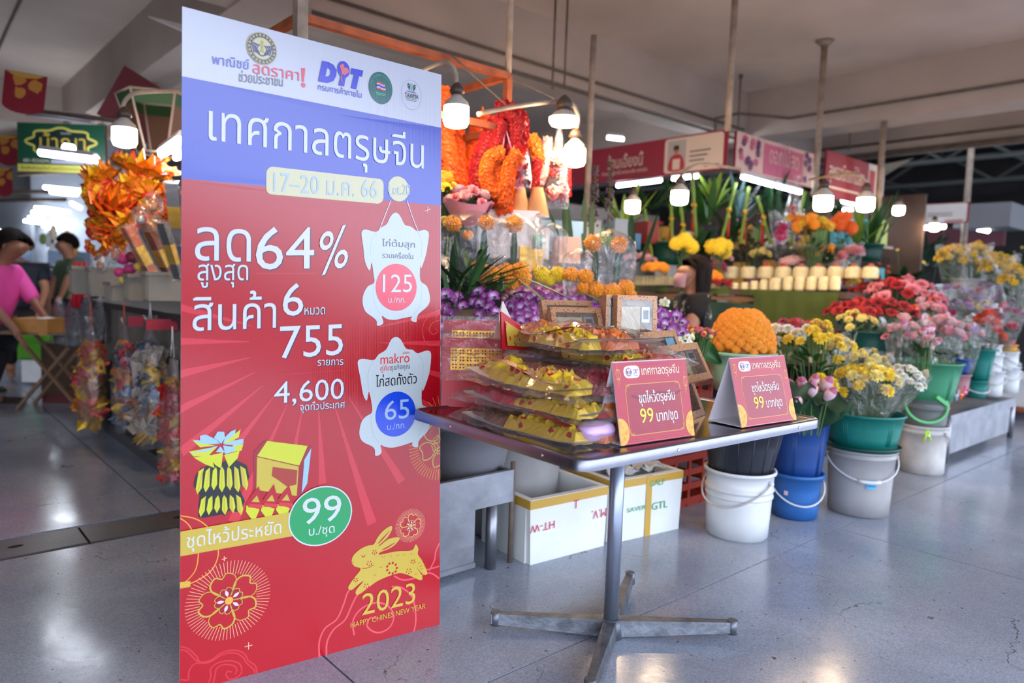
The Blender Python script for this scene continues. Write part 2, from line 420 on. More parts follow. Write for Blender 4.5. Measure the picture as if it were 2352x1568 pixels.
# conduits along the beams
def conduit(pts, r, label, cat='pipe', grp=None, name='pipe'):
    mb = MB(); mb.tube([Vector(p)-Vector(pts[0]) for p in pts], r, 7)
    o = mb.build(name, M_PIPE, loc=pts[0]); return tag(o, label, cat, grp)
conduit([W(2.36, 4.955, 3.16), W(8.05, 4.955, 3.13)], .014, 'thin upper conduit running along the face of the long ceiling beam')
conduit([W(2.36, 4.94, 3.02), W(8.05, 4.94, 2.99)], .016, 'thicker lower conduit under the long ceiling beam above the orange frame')
conduit([W(7.35, 4.90, 2.93), W(7.35, 4.90, 3.14), W(7.5, 4.7, 3.19), W(8.12, 4.4, 3.2), W(8.12, -1.7, 3.2)], .016, 'bent conduit turning from the long beam along the right ceiling beam')
conduit([W(9.93, -1.7, 3.0), W(9.93, 4.9, 3.0)], .04, 'thick pale pipe slung beyond the right ceiling beam')
conduit([W(9.9, -1.7, 3.14), W(9.9, 4.9, 3.14)], .02, 'thin dark pipe above the thick pale pipe at the far right')
conduit([W(1.0, 5.5, CZ-.02), W(1.1, 11.5, CZ-.02)], .012, 'thin wire conduit across the ceiling at the upper left corner')

# ================================================================== TALL PROMOTION BOARD
def pmat(name, c, rough=.21, ribs=True, metal=0):
    """print on ribbed plastic sheet"""
    if name in _mats: return _mats[name]
    m = mat(name, c, rough, metal, spec=.75 if ribs is True else .5); n = m.node_tree.nodes; l = m.node_tree.links; p = n['Principled BSDF']
    if ribs:
        tc = n.new('ShaderNodeTexCoord'); w = n.new('ShaderNodeTexWave'); w.wave_type = 'BANDS'; w.bands_direction = 'X' if ribs is True else 'Z'
        w.inputs['Scale'].default_value = 58; w.inputs['Distortion'].default_value = .3; w.inputs['Detail'].default_value = 1
        b = n.new('ShaderNodeBump'); b.inputs['Strength'].default_value = .10; b.inputs['Distance'].default_value = .0012
        l.new(tc.outputs['Object'], w.inputs['Vector']); l.new(w.outputs['Fac'], b.inputs['Height']); l.new(b.outputs[0], p.inputs['Normal'])
    return m
BPX = [(418, 15), (1013, 172), (1009, 1433), (412, 1592)]
BL = onz(412, 1592, 0); BR = onz(1009, 1433, 0); TL = at(418, 15, BL.y-.05); TR = at(1013, 172, BR.y+.07)
BWID, BHT = .80, 1.81
bdir = (BR-BL).normalized(); bth = math.atan2(bdir.y, bdir.x)
MI = Matrix.Rotation(-bth, 4, 'Z') @ Matrix.Translation(-BL)
qBL, qBR, qTL, qTR = [MI @ p for p in (BL, BR, TL, TR)]
BN = Vector((0, -1, 0))
def BS(u, v, off=0):
    s, t = u/BWID, v/BHT
    p = qBL*(1-s)*(1-t)+qBR*s*(1-t)+qTL*(1-s)*t+qTR*s*t
    return p+BN*(off+.0025)
board = thing('promotion_board', 'tall red, blue and white ribbed plastic sale board standing beside the metal table', 'board', BL, bth)
mb = MB()
mb.grid(lambda u, v: BS(u*BWID, v*BHT, 0), 8, 14, 0); mb.grid(lambda u, v: BS((1-u)*BWID, v*BHT, -.005), 8, 14, 0)
for e in (lambda t: (0, t), lambda t: (BWID, t)): 
    pass
pe = [(0, 0), (BWID, 0), (BWID, BHT), (0, BHT)]
for i in range(4):
    (u0, v0), (u1, v1) = pe[i], pe[(i+1) % 4]
    mb.quad(BS(u0, v0, -.005), BS(u1, v1, -.005), BS(u1, v1, 0), BS(u0, v0, 0))
panel = mb.build('panel', pmat('board_white', '#c8cad6'), board)
RED = pmat('print_red', '#b40a1c'); BLUE = pmat('print_blue', '#4050b8'); WHT = pmat('print_white', '#d2d6e0'); YEL = pmat('print_yellow', '#c8b23c')
DRED = pmat('print_dark_red', '#9c1226'); LRED = pmat('print_light_red', '#d2303c'); PALE = pmat('print_cream', '#cfca9c'); GLD = pmat('print_gold', '#c8ac40')
PNK = pmat('print_salmon', '#e0525a'); NAVY = pmat('print_shadow', '#2c3050'); GRN = pmat('print_green', '#1f9a58'); ORG = pmat('print_orange', '#f0a63c')
GRY = pmat('print_grey', '#5c6470'); TEAL = pmat('print_teal', '#2c6a68'); ROSE = pmat('print_rose', '#e8445c'); SKY = pmat('print_skyblue', '#9cc4e8')
LIME = pmat('print_lime', '#ccd028'); BLK = pmat('print_black', '#14141a'); LBLU = pmat('print_pale_blue', '#a8bede'); DBLU = pmat('print_deep_blue', '#1448d8')
HAZE = pmat('print_haze', '#cfd0e6')
sh = Sheet(BWID, BHT, BS, BPX, .00045, .03)
# bands
sh.poly([(413, 160), (1013, 290), (1013, 465), (413, 382)], BLUE, 0, False)
bl_ = [(412, 379), (1011, 458), (1009, 1433), (412, 1592)]
sh.poly(bl_, RED, 0, False)
sh.flush('background_print', board)
sh.grid = .025
# sunburst
cx, cy = 720, 760
for k in range(26):
    a = 2*pi*k/26+.06; r0, r1 = 150, 330+60*((k*7) % 3)
    if sin(a) < -.35: continue
    sh.stroke([(cx+(r0+(r1-r0)*q/14)*cos(a), cy+(r0+(r1-r0)*q/14)*sin(a)) for q in range(15)], lambda t: .002+.026*t*r1/400, LRED, .5, False)
sh.flush('sunburst_print', board)
# lettering, white with navy drop shadow
SPLIT = [True]
def T(s, p0, p1, top, m=WHT, off=0., shadow=NAVY, layer=5, **k):
    if SPLIT[0]: sh.flush('print', board)
    sh.text(s, p0, p1, top, m, layer, off, shadow=shadow, **k)
    if SPLIT[0]: sh.flush('lettering', board)
T('เทศกาลตรุษจีน', (476, 298), (970, 380), (476, 236), shadow=None, off=-.012)
sh.flush('print', board)
T('ลด', (446, 560), (572, 570), (446, 487), off=.0)
T('64', (583, 588), (716, 592), (583, 492), off=-.006, sh=(.003, -.0025)); T('%', (728, 610), (794, 588), (728, 515), off=-.006, ref='%')
T('สูงสุด', (452, 606), (566, 611), (452, 571)); T('สินค้า', (441, 719), (630, 722), (441, 660), off=-.004)
T('6', (645, 696), (692, 696), (645, 622), off=-.008); T('หมวด', (695, 696), (742, 697), (695, 680), off=.01)
T('755', (639, 793), (784, 791), (639, 719), off=-.008); T('รายการ', (726, 814), (785, 815), (726, 801), off=.01)
T('4,600', (627, 896), (787, 893), (627, 846), off=-.008); T('จุดทั่วประเทศ', (686, 916), (789, 914), (686, 903), off=.008)
sh.flush('print', board)
for a, b in (((585, 597), (720, 604)), ((645, 830), (788, 828))): sh.stroke([a, b], .0012, LRED, 2, False)
# date capsule
def capsule(x0, y0, x1, y1, h0, h1, m, layer=2):
    q = []
    for cx, cy, a0 in ((x1-14, y1+14, 0), (x0+14, y0+14, 90), (x0+14, y0+h0-14, 180), (x1-14, y1+h1-14, 270)):
        q += [(cx+14*cos(radians(a0+15*k)), cy-14*sin(radians(a0+15*k))) for k in range(7)]
    sh.poly(q, m, layer, False)
capsule(606, 362, 876, 398, 61, 56, PALE)
T('17–20 ม.ค. 66', (622, 416), (861, 441), (622, 374), LBLU, shadow=None, off=.004, ref='0')
sh.disc((911, 423), .0385, PALE, 2)
T('Lot.20', (888, 434), (938, 437), (888, 411), LBLU, shadow=None, off=.006, ref='0')
sh.flush('print', board)
# crest: ring, wreath and dancing figure
def crest(s, c, r, g, b, L=3):
    u, v = s.uv(c)
    uvH = s.H; s.H = None
    s.disc((u, v), r, g, L); s.disc((u, v), r*.94, b, L+1)
    for k in range(22):
        a = 2*pi*k/22; s.disc((u+r*.83*cos(a), v+r*.83*sin(a)), r*.085, g, L+2, n=8)
    s.disc((u, v), r*.70, g, L+2); s.disc((u, v), r*.64, PALE if b is not NAVY else s_white, L+3)
    for sx in (-1, 1):
        for k in range(4):
            a0 = .2+.5*k; q = [(u+sx*r*(.15+.12*k), v-r*.35), (u+sx*r*(.32+.1*k), v-r*.05+r*.08*k), (u+sx*r*(.16+.1*k), v+r*.22)]
            s.stroke(q, r*.075, b, L+4)
    s.stroke([(u-r*.45, v-r*.2), (u, v-r*.46), (u+r*.45, v-r*.2)], r*.09, b, L+4)
    s.disc((u, v+r*.38), r*.11, g, L+5, n=10); s.poly([(u-r*.12, v+r*.25), (u+r*.12, v+r*.25), (u+r*.06, v-r*.05), (u+r*.2, v-r*.3), (u, v-r*.2), (u-r*.2, v-r*.3), (u-r*.06, v-r*.05)], g, L+5, False)
    s.H = uvH
s_white = WHT
crest(sh, (594, 107), .0415, pmat('print_crest_gold', '#b5a45a'), pmat('print_crest_blue', '#3a4378'))
T('พาณิชย์', (484, 137), (566, 151), (484, 121), pmat('print_violet', '#4c58c4'), shadow=None, off=-.004)
T('ลดราคา', (574, 158), (679, 178), (574, 139), ROSE, shadow=None)
sh.poly([(684, 150), (693, 151), (690, 180), (686, 179)], ROSE, 3, False); sh.disc((689, 187), .0062, ROSE, 3)
T('ช่วยประชาชน', (543, 175), (642, 189), (543, 159), GRY, shadow=None, off=-.004)
# three bold capitals, the middle one a pin with a country outline
pb = pmat('print_indigo', '#3540c8')
sh.poly([(731.5, 135.5), (746.4, 138.9), (757.9, 145.3), (764.8, 156.7), (764.2, 168.2), (757.9, 179.7), (745.3, 183.7), (733.8, 182.0), (722.3, 179.1)], pb, 4, False, holes=([(743.0, 151.6), (748.7, 153.3), (751.2, 159.0), (749.8, 165.9), (745.8, 169.9), (738.9, 169.4)],)); sh.poly([(799.2, 152.9), (826.8, 159.0), (823.9, 172.2), (817.0, 170.5), (810.7, 199.2), (798.1, 196.3), (805.0, 167.1), (797.1, 165.9)], pb, 4, False)
sh.disc((780.8, 155.6), .0200, pb, 4, r2=.0235); sh.poly([(774, 169), (786, 171.6), (782.6, 192.3), (769.4, 189.4)], pb, 4, False)
sh.poly([(772.8, 145.3), (779.7, 143.0), (782.0, 147.6), (780.8, 151.0), (790.0, 153.3), (793.5, 161.3), (788.9, 165.3), (784.3, 165.9), (784.9, 169.4), (782.6, 168.2), (777.4, 165.9), (776.8, 169.4), (775.1, 175.1), (777.4, 182.0), (783.1, 188.9), (780.8, 187.7), (774.0, 179.7), (773.4, 174.0), (776.3, 165.9), (775.1, 157.9), (771.7, 148.7)], pmat('print_coral', '#e06a72'), 6, False)
T('กรมการค้าภายใน', (722, 197.5), (823, 218.5), (722, 187.5), pb, shadow=None, off=.004)
sh.flush('print', board)
sh.disc((868, 198), .0418, TEAL, 2, r2=.0475)
u0, v0 = sh.uv((868, 198)); LG = pmat('print_mint', '#5fc09a')
arcs = 'สมาคมตลาดสดไทย'
Hs = sh.H; sh.H = None
for i, ch in enumerate(arcs):
    a = radians(165-150*i/(len(arcs)-1)); r = .032; c = (u0+r*cos(a), v0+r*1.1*sin(a)); ta = a-pi/2
    L = text_loops(ch, .01); sc_ = .0095
    sh.fill([[(c[0]+(p[0]-.3)*sc_*cos(ta)-p[1]*sc_*sin(ta), c[1]+(p[0]-.3)*sc_*sin(ta)+p[1]*sc_*cos(ta)) for p in l] for l in L], LG, 4)
for k, m_ in enumerate((ROSE, WHT, BLUE, WHT, ROSE)):
    y = v0+.0125-.0042*k; sh.stroke([(u0-.015, y), (u0-.006, y+.0022), (u0+.004, y-.001), (u0+.013+.0012*k, y-.0006)], .0043 if k != 2 else .0062, m_, 5 if k != 2 else 6)
sh.stroke([(u0-.018, v0-.016), (u0+.016, v0-.016)], .0022, LG, 4); sh.stroke([(u0-.016, v0-.0205), (u0+.014, v0-.0205)], .002, LG, 4)
u1, v1 = Sheet.uv(sh, (0, 0)) if False else (0, 0)
sh.H = Hs
sh.flush('round_logo_print', board)
sh.ring((941, 215), .037, .0009, pmat('print_ring', '#a8b4d4'), 3, r2=.0455)
u1, v1 = sh.uv((941, 208)); sh.H = None
for dx, m_ in ((-.012, NAVY), (0, LG), (.012, NAVY)):
    sh.disc((u1+dx, v1+.0225-abs(dx)*.12), .0028, m_, 4, n=12)
    sh.poly([(u1+dx-.0062, v1+.0225), (u1+dx, v1+.0135), (u1+dx+.0062, v1+.0225), (u1+dx*.8+.002, v1+.008), (u1+dx*.5, v1), (u1+dx*.8-.002, v1+.009)], m_, 4, False)
sh.stroke([(u1-.019, v1-.001), (u1+.019, v1-.001)], .0015, BLUE, 4); sh.stroke([(u1-.017, v1-.0185), (u1+.017, v1-.0185)], .0015, LG, 4)
sh.stroke([(u1-.022, v1-.023), (u1+.022, v1-.023)], .001, GRY, 4); sh.stroke([(u1-.018, v1-.0275), (u1+.018, v1-.0275)], .001, GRY, 4)
sh.H = Hs
T('TAWMA', (925, 219), (957, 225), (925, 209), BLK, shadow=None, ref='0')
sh.flush('logo_row_print', board)
# two plucked chickens
def px(lst, z, o): return [(o[0]+x/z, o[1]+y/z) for x, y in lst]
hen1 = px([(580, 88), (640, 125), (705, 245), (790, 275), (870, 335), (960, 322), (1015, 350), (1022, 420), (985, 640), (925, 805), (912, 770), (912, 960), (1000, 1040), (1040, 1190), (1010, 1290), (900, 1380), (868, 1440), (862, 1490), (800, 1470), (795, 1430), (800, 1415), (660, 1435), (580, 1446), (480, 1430), (412, 1385), (432, 1470), (400, 1505), (350, 1505), (345, 1450), (300, 1400), (200, 1320), (160, 1200), (175, 1090), (230, 1000), (310, 960), (300, 850), (275, 700), (250, 805), (190, 690), (165, 500), (140, 340), (160, 290), (210, 285), (330, 318), (400, 265), (470, 225), (520, 130)], 5.6, (800, 460))
sh.poly(hen1, pmat('print_chicken', '#c4cfd0'), 2.5, True, 3)
sh.stroke(px([(330, 318), (285, 390), (262, 500), (258, 620)], 5.6, (800, 460)), .0012, SKY, 3); sh.stroke(px([(870, 335), (915, 420), (930, 520), (925, 660)], 5.6, (800, 460)), .0012, SKY, 3)
sh.stroke(px([(305, 990), (300, 1100), (330, 1250), (400, 1370)], 5.6, (800, 460)), .0012, SKY, 3); sh.stroke(px([(930, 990), (935, 1120), (915, 1260), (850, 1370)], 5.6, (800, 460)), .0012, SKY, 3)
for q in ([(893, 448), (880, 480), (858, 535)], [(931, 450), (945, 490), (958, 522), (965, 545)]): sh.stroke(q, .0028, HAZE, 3)
sh.disc((907.5, 644.5), .0735, ROSE, 4)
T('ไก่ต้มสุก', (872, 549), (950, 557), (872, 538), GRY, shadow=None, off=-.004); T('รวมเครื่องใน', (874, 576), (946, 582), (874, 567), GRY, shadow=None, off=-.006)
T('125', (875, 654), (943, 657), (875, 613), shadow=None, off=.004, layer=6); T('บ./กก.', (888, 678), (928, 680), (888, 668), shadow=None, layer=6)
hen2 = px([(560, 92), (620, 130), (680, 235), (760, 255), (820, 300), (920, 275), (975, 290), (985, 370), (960, 560), (890, 755), (875, 720), (875, 910), (930, 950), (970, 1000), (975, 1130), (950, 1240), (860, 1330), (832, 1380), (830, 1430), (780, 1430), (755, 1395), (765, 1370), (640, 1405), (520, 1425), (430, 1410), (378, 1385), (392, 1470), (360, 1510), (315, 1510), (312, 1450), (280, 1400), (160, 1330), (122, 1230), (145, 1100), (200, 1030), (272, 985), (268, 880), (235, 730), (210, 838), (165, 760), (130, 560), (98, 400), (110, 345), (170, 332), (290, 355), (350, 290), (440, 235), (500, 120)], 5.227, (800, 740))
sh.poly(hen2, pmat('print_chicken', '#c4cfd0'), 2.5, True, 3)
for q in ([(290, 365), (240, 440), (220, 560), (228, 700)], [(820, 305), (875, 380), (890, 470), (880, 620)], [(262, 1020), (270, 1150), (300, 1270), (360, 1360)], [(885, 960), (895, 1100), (880, 1200), (830, 1310)]): sh.stroke(px(q, 5.227, (800, 740)), .0022, pmat('print_grey2', '#b4bec0'), 3)
sh.disc((907.5, 935), .0715, DBLU, 4)
T('makro', (871, 818), (938, 817), (871, 803), pmat('print_tomato', '#e2343c'), shadow=None, off=.03)
T('แม็คโคร', (922, 798), (938, 797), (922, 794), pmat('print_tomato', '#e2343c'), shadow=None)
T('คู่คิด', (871, 834), (894, 833), (871, 825), pmat('print_tomato', '#e2343c'), shadow=None, off=.01); T('ธุรกิจคุณ', (895, 833), (939, 831), (895, 824), GRY, shadow=None, off=.006)
T('ไก่สดทั้งตัว', (860, 870), (955, 866), (860, 852), BLK, shadow=None, off=.002)
T('65', (881, 948), (938, 945), (881, 903), LBLU, shadow=None, layer=6, off=-.004); T('บ./กก.', (887, 971), (930, 968), (887, 960), LBLU, shadow=None, layer=6)
sh.flush('chicken_print', board)
# blossoms with ray wreaths
def blossom(c, ru, rot, gold, inner=DRED, rays=70, petal_c=None, k=1.0, wreath=True, r1=1.0, wr=.0014):
    u, v = sh.uv(c); H0 = sh.H; sh.H = None; R_ = ru
    if wreath:
        for i in range(rays):
            a = 2*pi*i/rays; q0 = .66 if i % 1 == 0 else .7
            sh.stroke([(u+R_*q0*cos(a), v+R_*q0*sin(a)), (u+R_*cos(a), v+R_*sin(a))], wr, PALEG, 2, False)
    def ptl(a, r, w, notch):
        pts = []
        for (t, s_) in ((.12, 0.0), (.33, .42), (.58, .70), (.82, .68), (.99, .32), (.91, 0), (.99, -.32), (.82, -.68), (.58, -.70), (.33, -.42)):
            if abs(s_) < .01 and t > .5: t = notch
            x = t*r; y = s_*w*r; pts.append((u+x*cos(a)-y*sin(a), v+x*sin(a)+y*cos(a)))
        return pts
    for i in range(5):
        a = rot+2*pi*i/5; P = ptl(a, R_*.70, .60, .86)
        if petal_c: sh.poly(P, petal_c, 3, True, 4)
        sh.stroke(P, lambda t: .0034*k*(1+.35*sin(6.28*t)), gold, 4, True, True, 4)
    for i in range(5):
        a = rot+2*pi*i/5; P = ptl(a, R_*.34, .60, .88)
        sh.poly(P, inner, 5, True, 4); sh.stroke(P, .0020*k, gold, 6, True, True, 4)
        x, y = u+R_*.2*cos(a), v+R_*.2*sin(a)
        e = [(R_*.085, 0), (0, R_*.04), (-R_*.085, 0), (0, -R_*.04)]; sh.poly([(x+p*cos(a)-q*sin(a), y+p*sin(a)+q*cos(a)) for p, q in e], pmat('print_blush', '#f0c8d4'), 7, True, 4)
    sh.disc((u, v), R_*.098, ORG, 7, n=20); sh.H = H0
PALEG = pmat('print_pale_gold', '#f0b890')
blossom((526, 1361), .1145, 1.85, GLD, petal_c=RED)
sh.flush('blossom_print', board)
blossom((942, 1197), .0545, 1.3, pmat('print_peach', '#f0b86a'), petal_c=None, rays=76, k=.55, wr=.0008)
sh.flush('blossom_print', board)
# big blossom cut by the right edge and red lantern cut by the left edge
u, v = sh.uv((1010, 1010)); 
H0 = sh.H; sh.H = None
for i in range(64):
    a = 2*pi*i/64+.03; 
    if cos(a) > .12: continue
    sh.stroke([(min(u+.083*cos(a), .8), v+.083*sin(a)), (min(u+.118*cos(a), .8), v+.118*sin(a))], .0016, ORG, 1, False)
for i in range(5):
    a = 2.2+2*pi*i/5
    for r, wd in ((.078, .0038), (.033, .003)):
        P = [(u+r*t*cos(a)-r*s_*.42*sin(a), v+r*t*sin(a)+r*s_*.42*cos(a)) for t, s_ in ((.3, .3), (.6, .85), (.95, .7), (.9, 0), (.95, -.7), (.6, -.85), (.3, -.3))]
        sh.stroke(P, wd, GLD, 1, True, True, 3)
sh.H = H0
sh.disc((1012, 948), .022, ORG, 1)
for i in range(9):
    a = radians(100+16*i); u, v = sh.uv((1012, 948)); H0 = sh.H; sh.H = None; sh.stroke([(u+.03*cos(a), v+.03*sin(a)), (u+.075*cos(a), v+.075*sin(a))], .0012, ORG, 1, False); sh.H = H0
sh.flush('blossom_print', board)
sh.stroke([(412, 1150), (450, 1160), (480, 1185), (498, 1225), (500, 1255), (482, 1290), (440, 1315), (412, 1320)], .0028, ORG, 2)
sh.stroke([(412, 1155), (432, 1172), (446, 1200), (455, 1235), (450, 1280), (430, 1308), (414, 1316)], .0026, ORG, 2)
sh.poly([(412, 1312), (437, 1310), (437, 1324), (412, 1328)], GLD, 2, False)
sh.flush('lantern_print', board)
for c, r in (((572, 1475), 9), ((515, 1259), 6), ((980, 473), 7)):
    sh.stroke([(c[0]-r, c[1]+2), (c[0]+r, c[1]-2)], .0022, PALEG, 2, False); sh.stroke([(c[0], c[1]-r), (c[0], c[1]+r)], .0022, PALEG, 2, False)
    sh.flush('spark_print', board)
# cloud scrolls
for q in ([(414, 1472), (432, 1478), (452, 1498), (460, 1512), (485, 1508), (510, 1490), (540, 1485), (562, 1494), (572, 1512), (588, 1525), (592, 1545)],
          [(414, 1480), (428, 1484), (445, 1502), (455, 1512)], [(415, 1555), (432, 1556), (434, 1535), (448, 1516), (480, 1514), (512, 1495), (540, 1492), (558, 1502), (568, 1518), (585, 1535), (586, 1548)],
          [(478, 1568), (485, 1548), (484, 1530), (502, 1515), (530, 1511), (552, 1520), (556, 1540), (545, 1553), (528, 1557), (520, 1545), (525, 1537), (534, 1540)],
          [(490, 1568), (495, 1545), (498, 1530), (515, 1520), (538, 1524), (545, 1535), (540, 1546)]):
    sh.stroke(q, .0042, LRED if q[0][0] > 470 else LRED, 1)
sal = pmat('print_cloud', '#e0545c')
for q in ([(736, 1510), (735, 1470), (748, 1437), (775, 1415), (790, 1380), (800, 1350), (818, 1330)], [(752, 1505), (753, 1470), (768, 1440), (793, 1418), (808, 1385), (820, 1360), (835, 1345)],
          [(815, 1455), (812, 1420), (830, 1392), (862, 1378), (890, 1385), (905, 1410), (895, 1438), (868, 1450), (845, 1435), (850, 1415), (868, 1415)],
          [(948, 1460), (955, 1420), (948, 1370), (925, 1345), (900, 1340)], [(905, 1315), (925, 1325), (950, 1322), (985, 1310), (1009, 1325)], [(985, 1305), (997, 1280), (1000, 1260), (1009, 1240)], [(1008, 1295), (990, 1300), (970, 1305)]):
    sh.stroke(q, .0055, sal, 1)
for q in ([(1009, 700), (985, 712), (970, 735), (972, 765), (985, 780), (1009, 778)], [(1009, 724), (992, 730), (984, 745), (994, 756), (1004, 750), (999, 743)]): sh.stroke(q, .0018, PNK, 1)
sh.flush('cloud_print', board)
# leaping rabbit
ro = (780, 1120); z = 4.612
rab = px([(545, 350), (548, 400), (500, 480), (430, 545), (415, 570), (520, 490), (630, 480), (610, 530), (540, 590), (430, 635), (425, 660), (600, 630), (760, 625), (800, 560), (830, 610), (825, 670), (870, 740), (925, 870), (900, 898), (860, 870), (810, 805), (870, 905), (870, 945), (840, 950), (740, 900), (650, 870), (560, 885), (420, 940), (330, 1000), (210, 1090), (175, 1085), (180, 1040), (255, 945), (200, 980), (130, 1040), (97, 1025), (100, 990), (160, 900), (225, 810), (160, 780), (128, 730), (145, 660), (220, 590), (300, 555), (360, 545), (400, 470), (470, 390)], z, ro)
sh.poly(rab, GLD, 3, True, 3)
for q in ([(400, 545), (450, 490), (530, 400)], [(440, 610), (500, 585), (590, 530)]): sh.stroke(px(q, z, ro), lambda t: .0045*sin(pi*min(max(t, .05), .95)), RED, 4)
sh.stroke(px([(232, 660), (245, 678), (262, 672), (268, 655)], z, ro), .0024, RED, 4); sh.stroke(px([(135, 745), (150, 725)], z, ro), .0015, RED, 4)
sh.stroke(px([(235, 802), (300, 800), (362, 770)], z, ro), .0018, RED, 4)
for (x, y, r) in ((368, 632, 30), (315, 752, 34), (775, 748, 28), (730, 850, 36), (285, 1000, 34), (172, 930, 28)):
    for k in range(5):
        a = 2*pi*k/5+.3; c = px([(x+r*.7*cos(a), y+r*.7*sin(a))], z, ro)[0]; sh.disc(c, .0022, RED, 4, n=8)
    sh.disc(px([(x, y)], z, ro)[0], .0012, RED, 4, n=8)
for k in range(9):
    a = 2*pi*k/9; c = px([(552+52*cos(a), 812+58*sin(a))], z, ro)[0]; sh.disc(c, .0040, RED, 4, n=10)
for k in range(5): 
    for d in (-14, 0, 14): sh.disc(px([(460+75*k+d, 695-6*k-abs(d))], z, ro)[0], .0013, RED, 4, n=6)
for q in ([(825, 770), (850, 760)], [(840, 805), (870, 792)], [(850, 835), (880, 825)], [(790, 890), (815, 880)], [(420, 800), (450, 795)], [(365, 890), (390, 870)]): sh.stroke(px(q, z, ro), .0014, RED, 4, False)
T('2023', (832, 1407), (953, 1379), (832, 1356), GLD, shadow=None, off=-.004)
T('HAPPY CHINES NEW YEAR', (806, 1437), (976, 1393), (806, 1424), GLD, shadow=None, off=.004)
sh.flush('rabbit_print', board)
# folded gold-paper flower and gold treasure box
fo = (410, 920); z = 4.752
sh.poly(px([(250, 560), (180, 650), (160, 760), (230, 870), (215, 1000), (215, 1120), (270, 1130), (480, 1100), (500, 1125), (540, 1060), (640, 1080), (700, 1020), (720, 960), (660, 820), (770, 700), (740, 560), (600, 480)], z, fo), BLK, 3, False)
for row, (y0, y1, x0, x1, n_) in enumerate(((880, 1110, 230, 690, 6), (560, 850, 200, 740, 7))):
    for k in range(n_):
        c = x0+(x1-x0)*(k+.5)/n_; w = (x1-x0)/n_*.42; dx = (k-(n_-1)/2)*12; jy = ((k*37) % 5)*9
        sh.poly(px([(c-dx, y0), (c+w*.7, y0+40), (c+w+dx*.6, y1-60-jy), (c+dx, y1-jy+10), (c-w+dx*.6, y1-50-jy), (c-w*.7, y0+40)], z, fo), LIME, 4, False)
        sh.poly(px([(c-dx, y0), (c+w*.2, y0+50), (c+dx, y1-jy+5), (c-w*.35, y1-70)], z, fo), YEL, 5, False)
for q in ([(160, 440), (340, 420), (390, 570), (280, 520)], [(310, 430), (480, 400), (460, 580), (400, 540)], [(490, 430), (660, 390), (640, 470), (545, 570)], [(150, 250), (400, 320), (230, 330)], [(110, 370), (420, 330), (320, 430), (160, 430)], [(480, 300), (670, 150), (650, 240), (520, 310)], [(590, 320), (700, 320), (680, 390), (560, 400)]):
    sh.poly(px(q, z, fo), LIME, 5, False)
for q in ([(230, 200), (290, 190), (400, 250), (450, 300), (340, 280), (230, 250)], [(380, 230), (420, 165), (490, 170), (500, 240), (460, 300)], [(500, 230), (560, 170), (615, 150), (610, 200), (480, 300)], [(140, 240), (300, 260), (440, 305), (250, 290)], [(480, 310), (600, 270), (700, 260), (700, 310), (640, 330)], [(120, 390), (300, 350), (430, 320), (310, 380)], [(450, 330), (500, 400), (460, 400), (400, 390)], [(480, 320), (620, 350), (590, 400), (500, 420)]):
    sh.poly(px(q, z, fo), SKY, 6, False)
sh.poly(px([(930, 290), (1445, 385), (1400, 790), (1330, 940), (815, 850), (810, 410)], z, fo), DRED, 3, False)
sh.poly(px([(960, 297), (1400, 375), (1310, 590), (850, 460)], z, fo), LIME, 4, False)
sh.poly(px([(850, 470), (1305, 600), (1285, 930), (845, 840)], z, fo), YEL, 4, False)
sh.poly(px([(1020, 590), (1290, 640), (1280, 800), (1180, 820), (1080, 740), (1010, 690)], z, fo), pmat('print_brick', '#a83420'), 5, False)
sh.poly(px([(1365, 530), (1440, 400), (1400, 790), (1340, 900)], z, fo), SKY, 4, False)
for k in range(3):
    x = 730+165*k
    sh.poly(px([(x, 990), (x+70, 880), (x+140, 800-20*(k == 1)), (x+190, 990), (x+180, 1060), (x+90, 1165), (x+10, 1080)], z, fo), ROSE if False else RED, 6, False)
    sh.poly(px([(x+5, 1010), (x+150, 1060), (x+110, 1160), (x+60, 1165), (x, 1080)], z, fo), LIME, 7, False)
    sh.poly(px([(x+60, 970), (x+120, 900), (x+150, 980)], z, fo), GLD, 7, False); sh.stroke(px([(x+30, 1010), (x+180, 1030)], z, fo), .011, LRED, 8, False)
sh.flush('gold_paper_print', board)
sh.poly([(412, 1188), (688, 1150), (688, 1208), (412, 1248)], GLD, 9, False)
T('ชุดไหว้ประหยัด', (428, 1228), (645, 1202), (428, 1203), shadow=None, layer=10)
sh.disc((736, 1165), .0985, WHT, 10, r2=.0905); sh.disc((736, 1165), .0945, GRN, 11, r2=.0865)
T('99', (693, 1184), (782, 1176), (693, 1122), shadow=None, layer=12); T('บ./ชุด', (708, 1211), (767, 1205), (708, 1195), shadow=None, layer=12)
sh.flush('price_print', board)

# ================================================================== METAL TABLE
from mathutils import noise as NZ
M_STEEL = mat('stainless_steel', '#8c8c96', .32, 1.0, noise=.10, nscale=9, bump=.04, bscale=30)
M_STEELT = mat('stainless_top', '#8b8690', .13, 1.0, noise=.12, nscale=6, bump=.02, bscale=12)
M_STEELW = mat('worn_steel', '#9b9da3', .42, .9, noise=.25, nscale=7, bump=.1, bscale=25)
M_POLE = mat('painted_pole', '#9aa3b4', .32, .75, noise=.08, nscale=8)
M_CAST = mat('cast_base', '#777b82', .5, .8, noise=.45, nscale=16, bump=.25, bscale=40)
M_SCREW = mat('screw_metal', '#e0e0e4', .2, 1)
TT = math.pi/2-.8933; TZ = .743; KT = (1.15-TZ)/.43; TC = Vector((.3776*KT, 2.430*KT, 0)); TLX, TLY = 1.165*KT, .83*KT
def att(x, y, Y): return at(x, y, Y*KT)
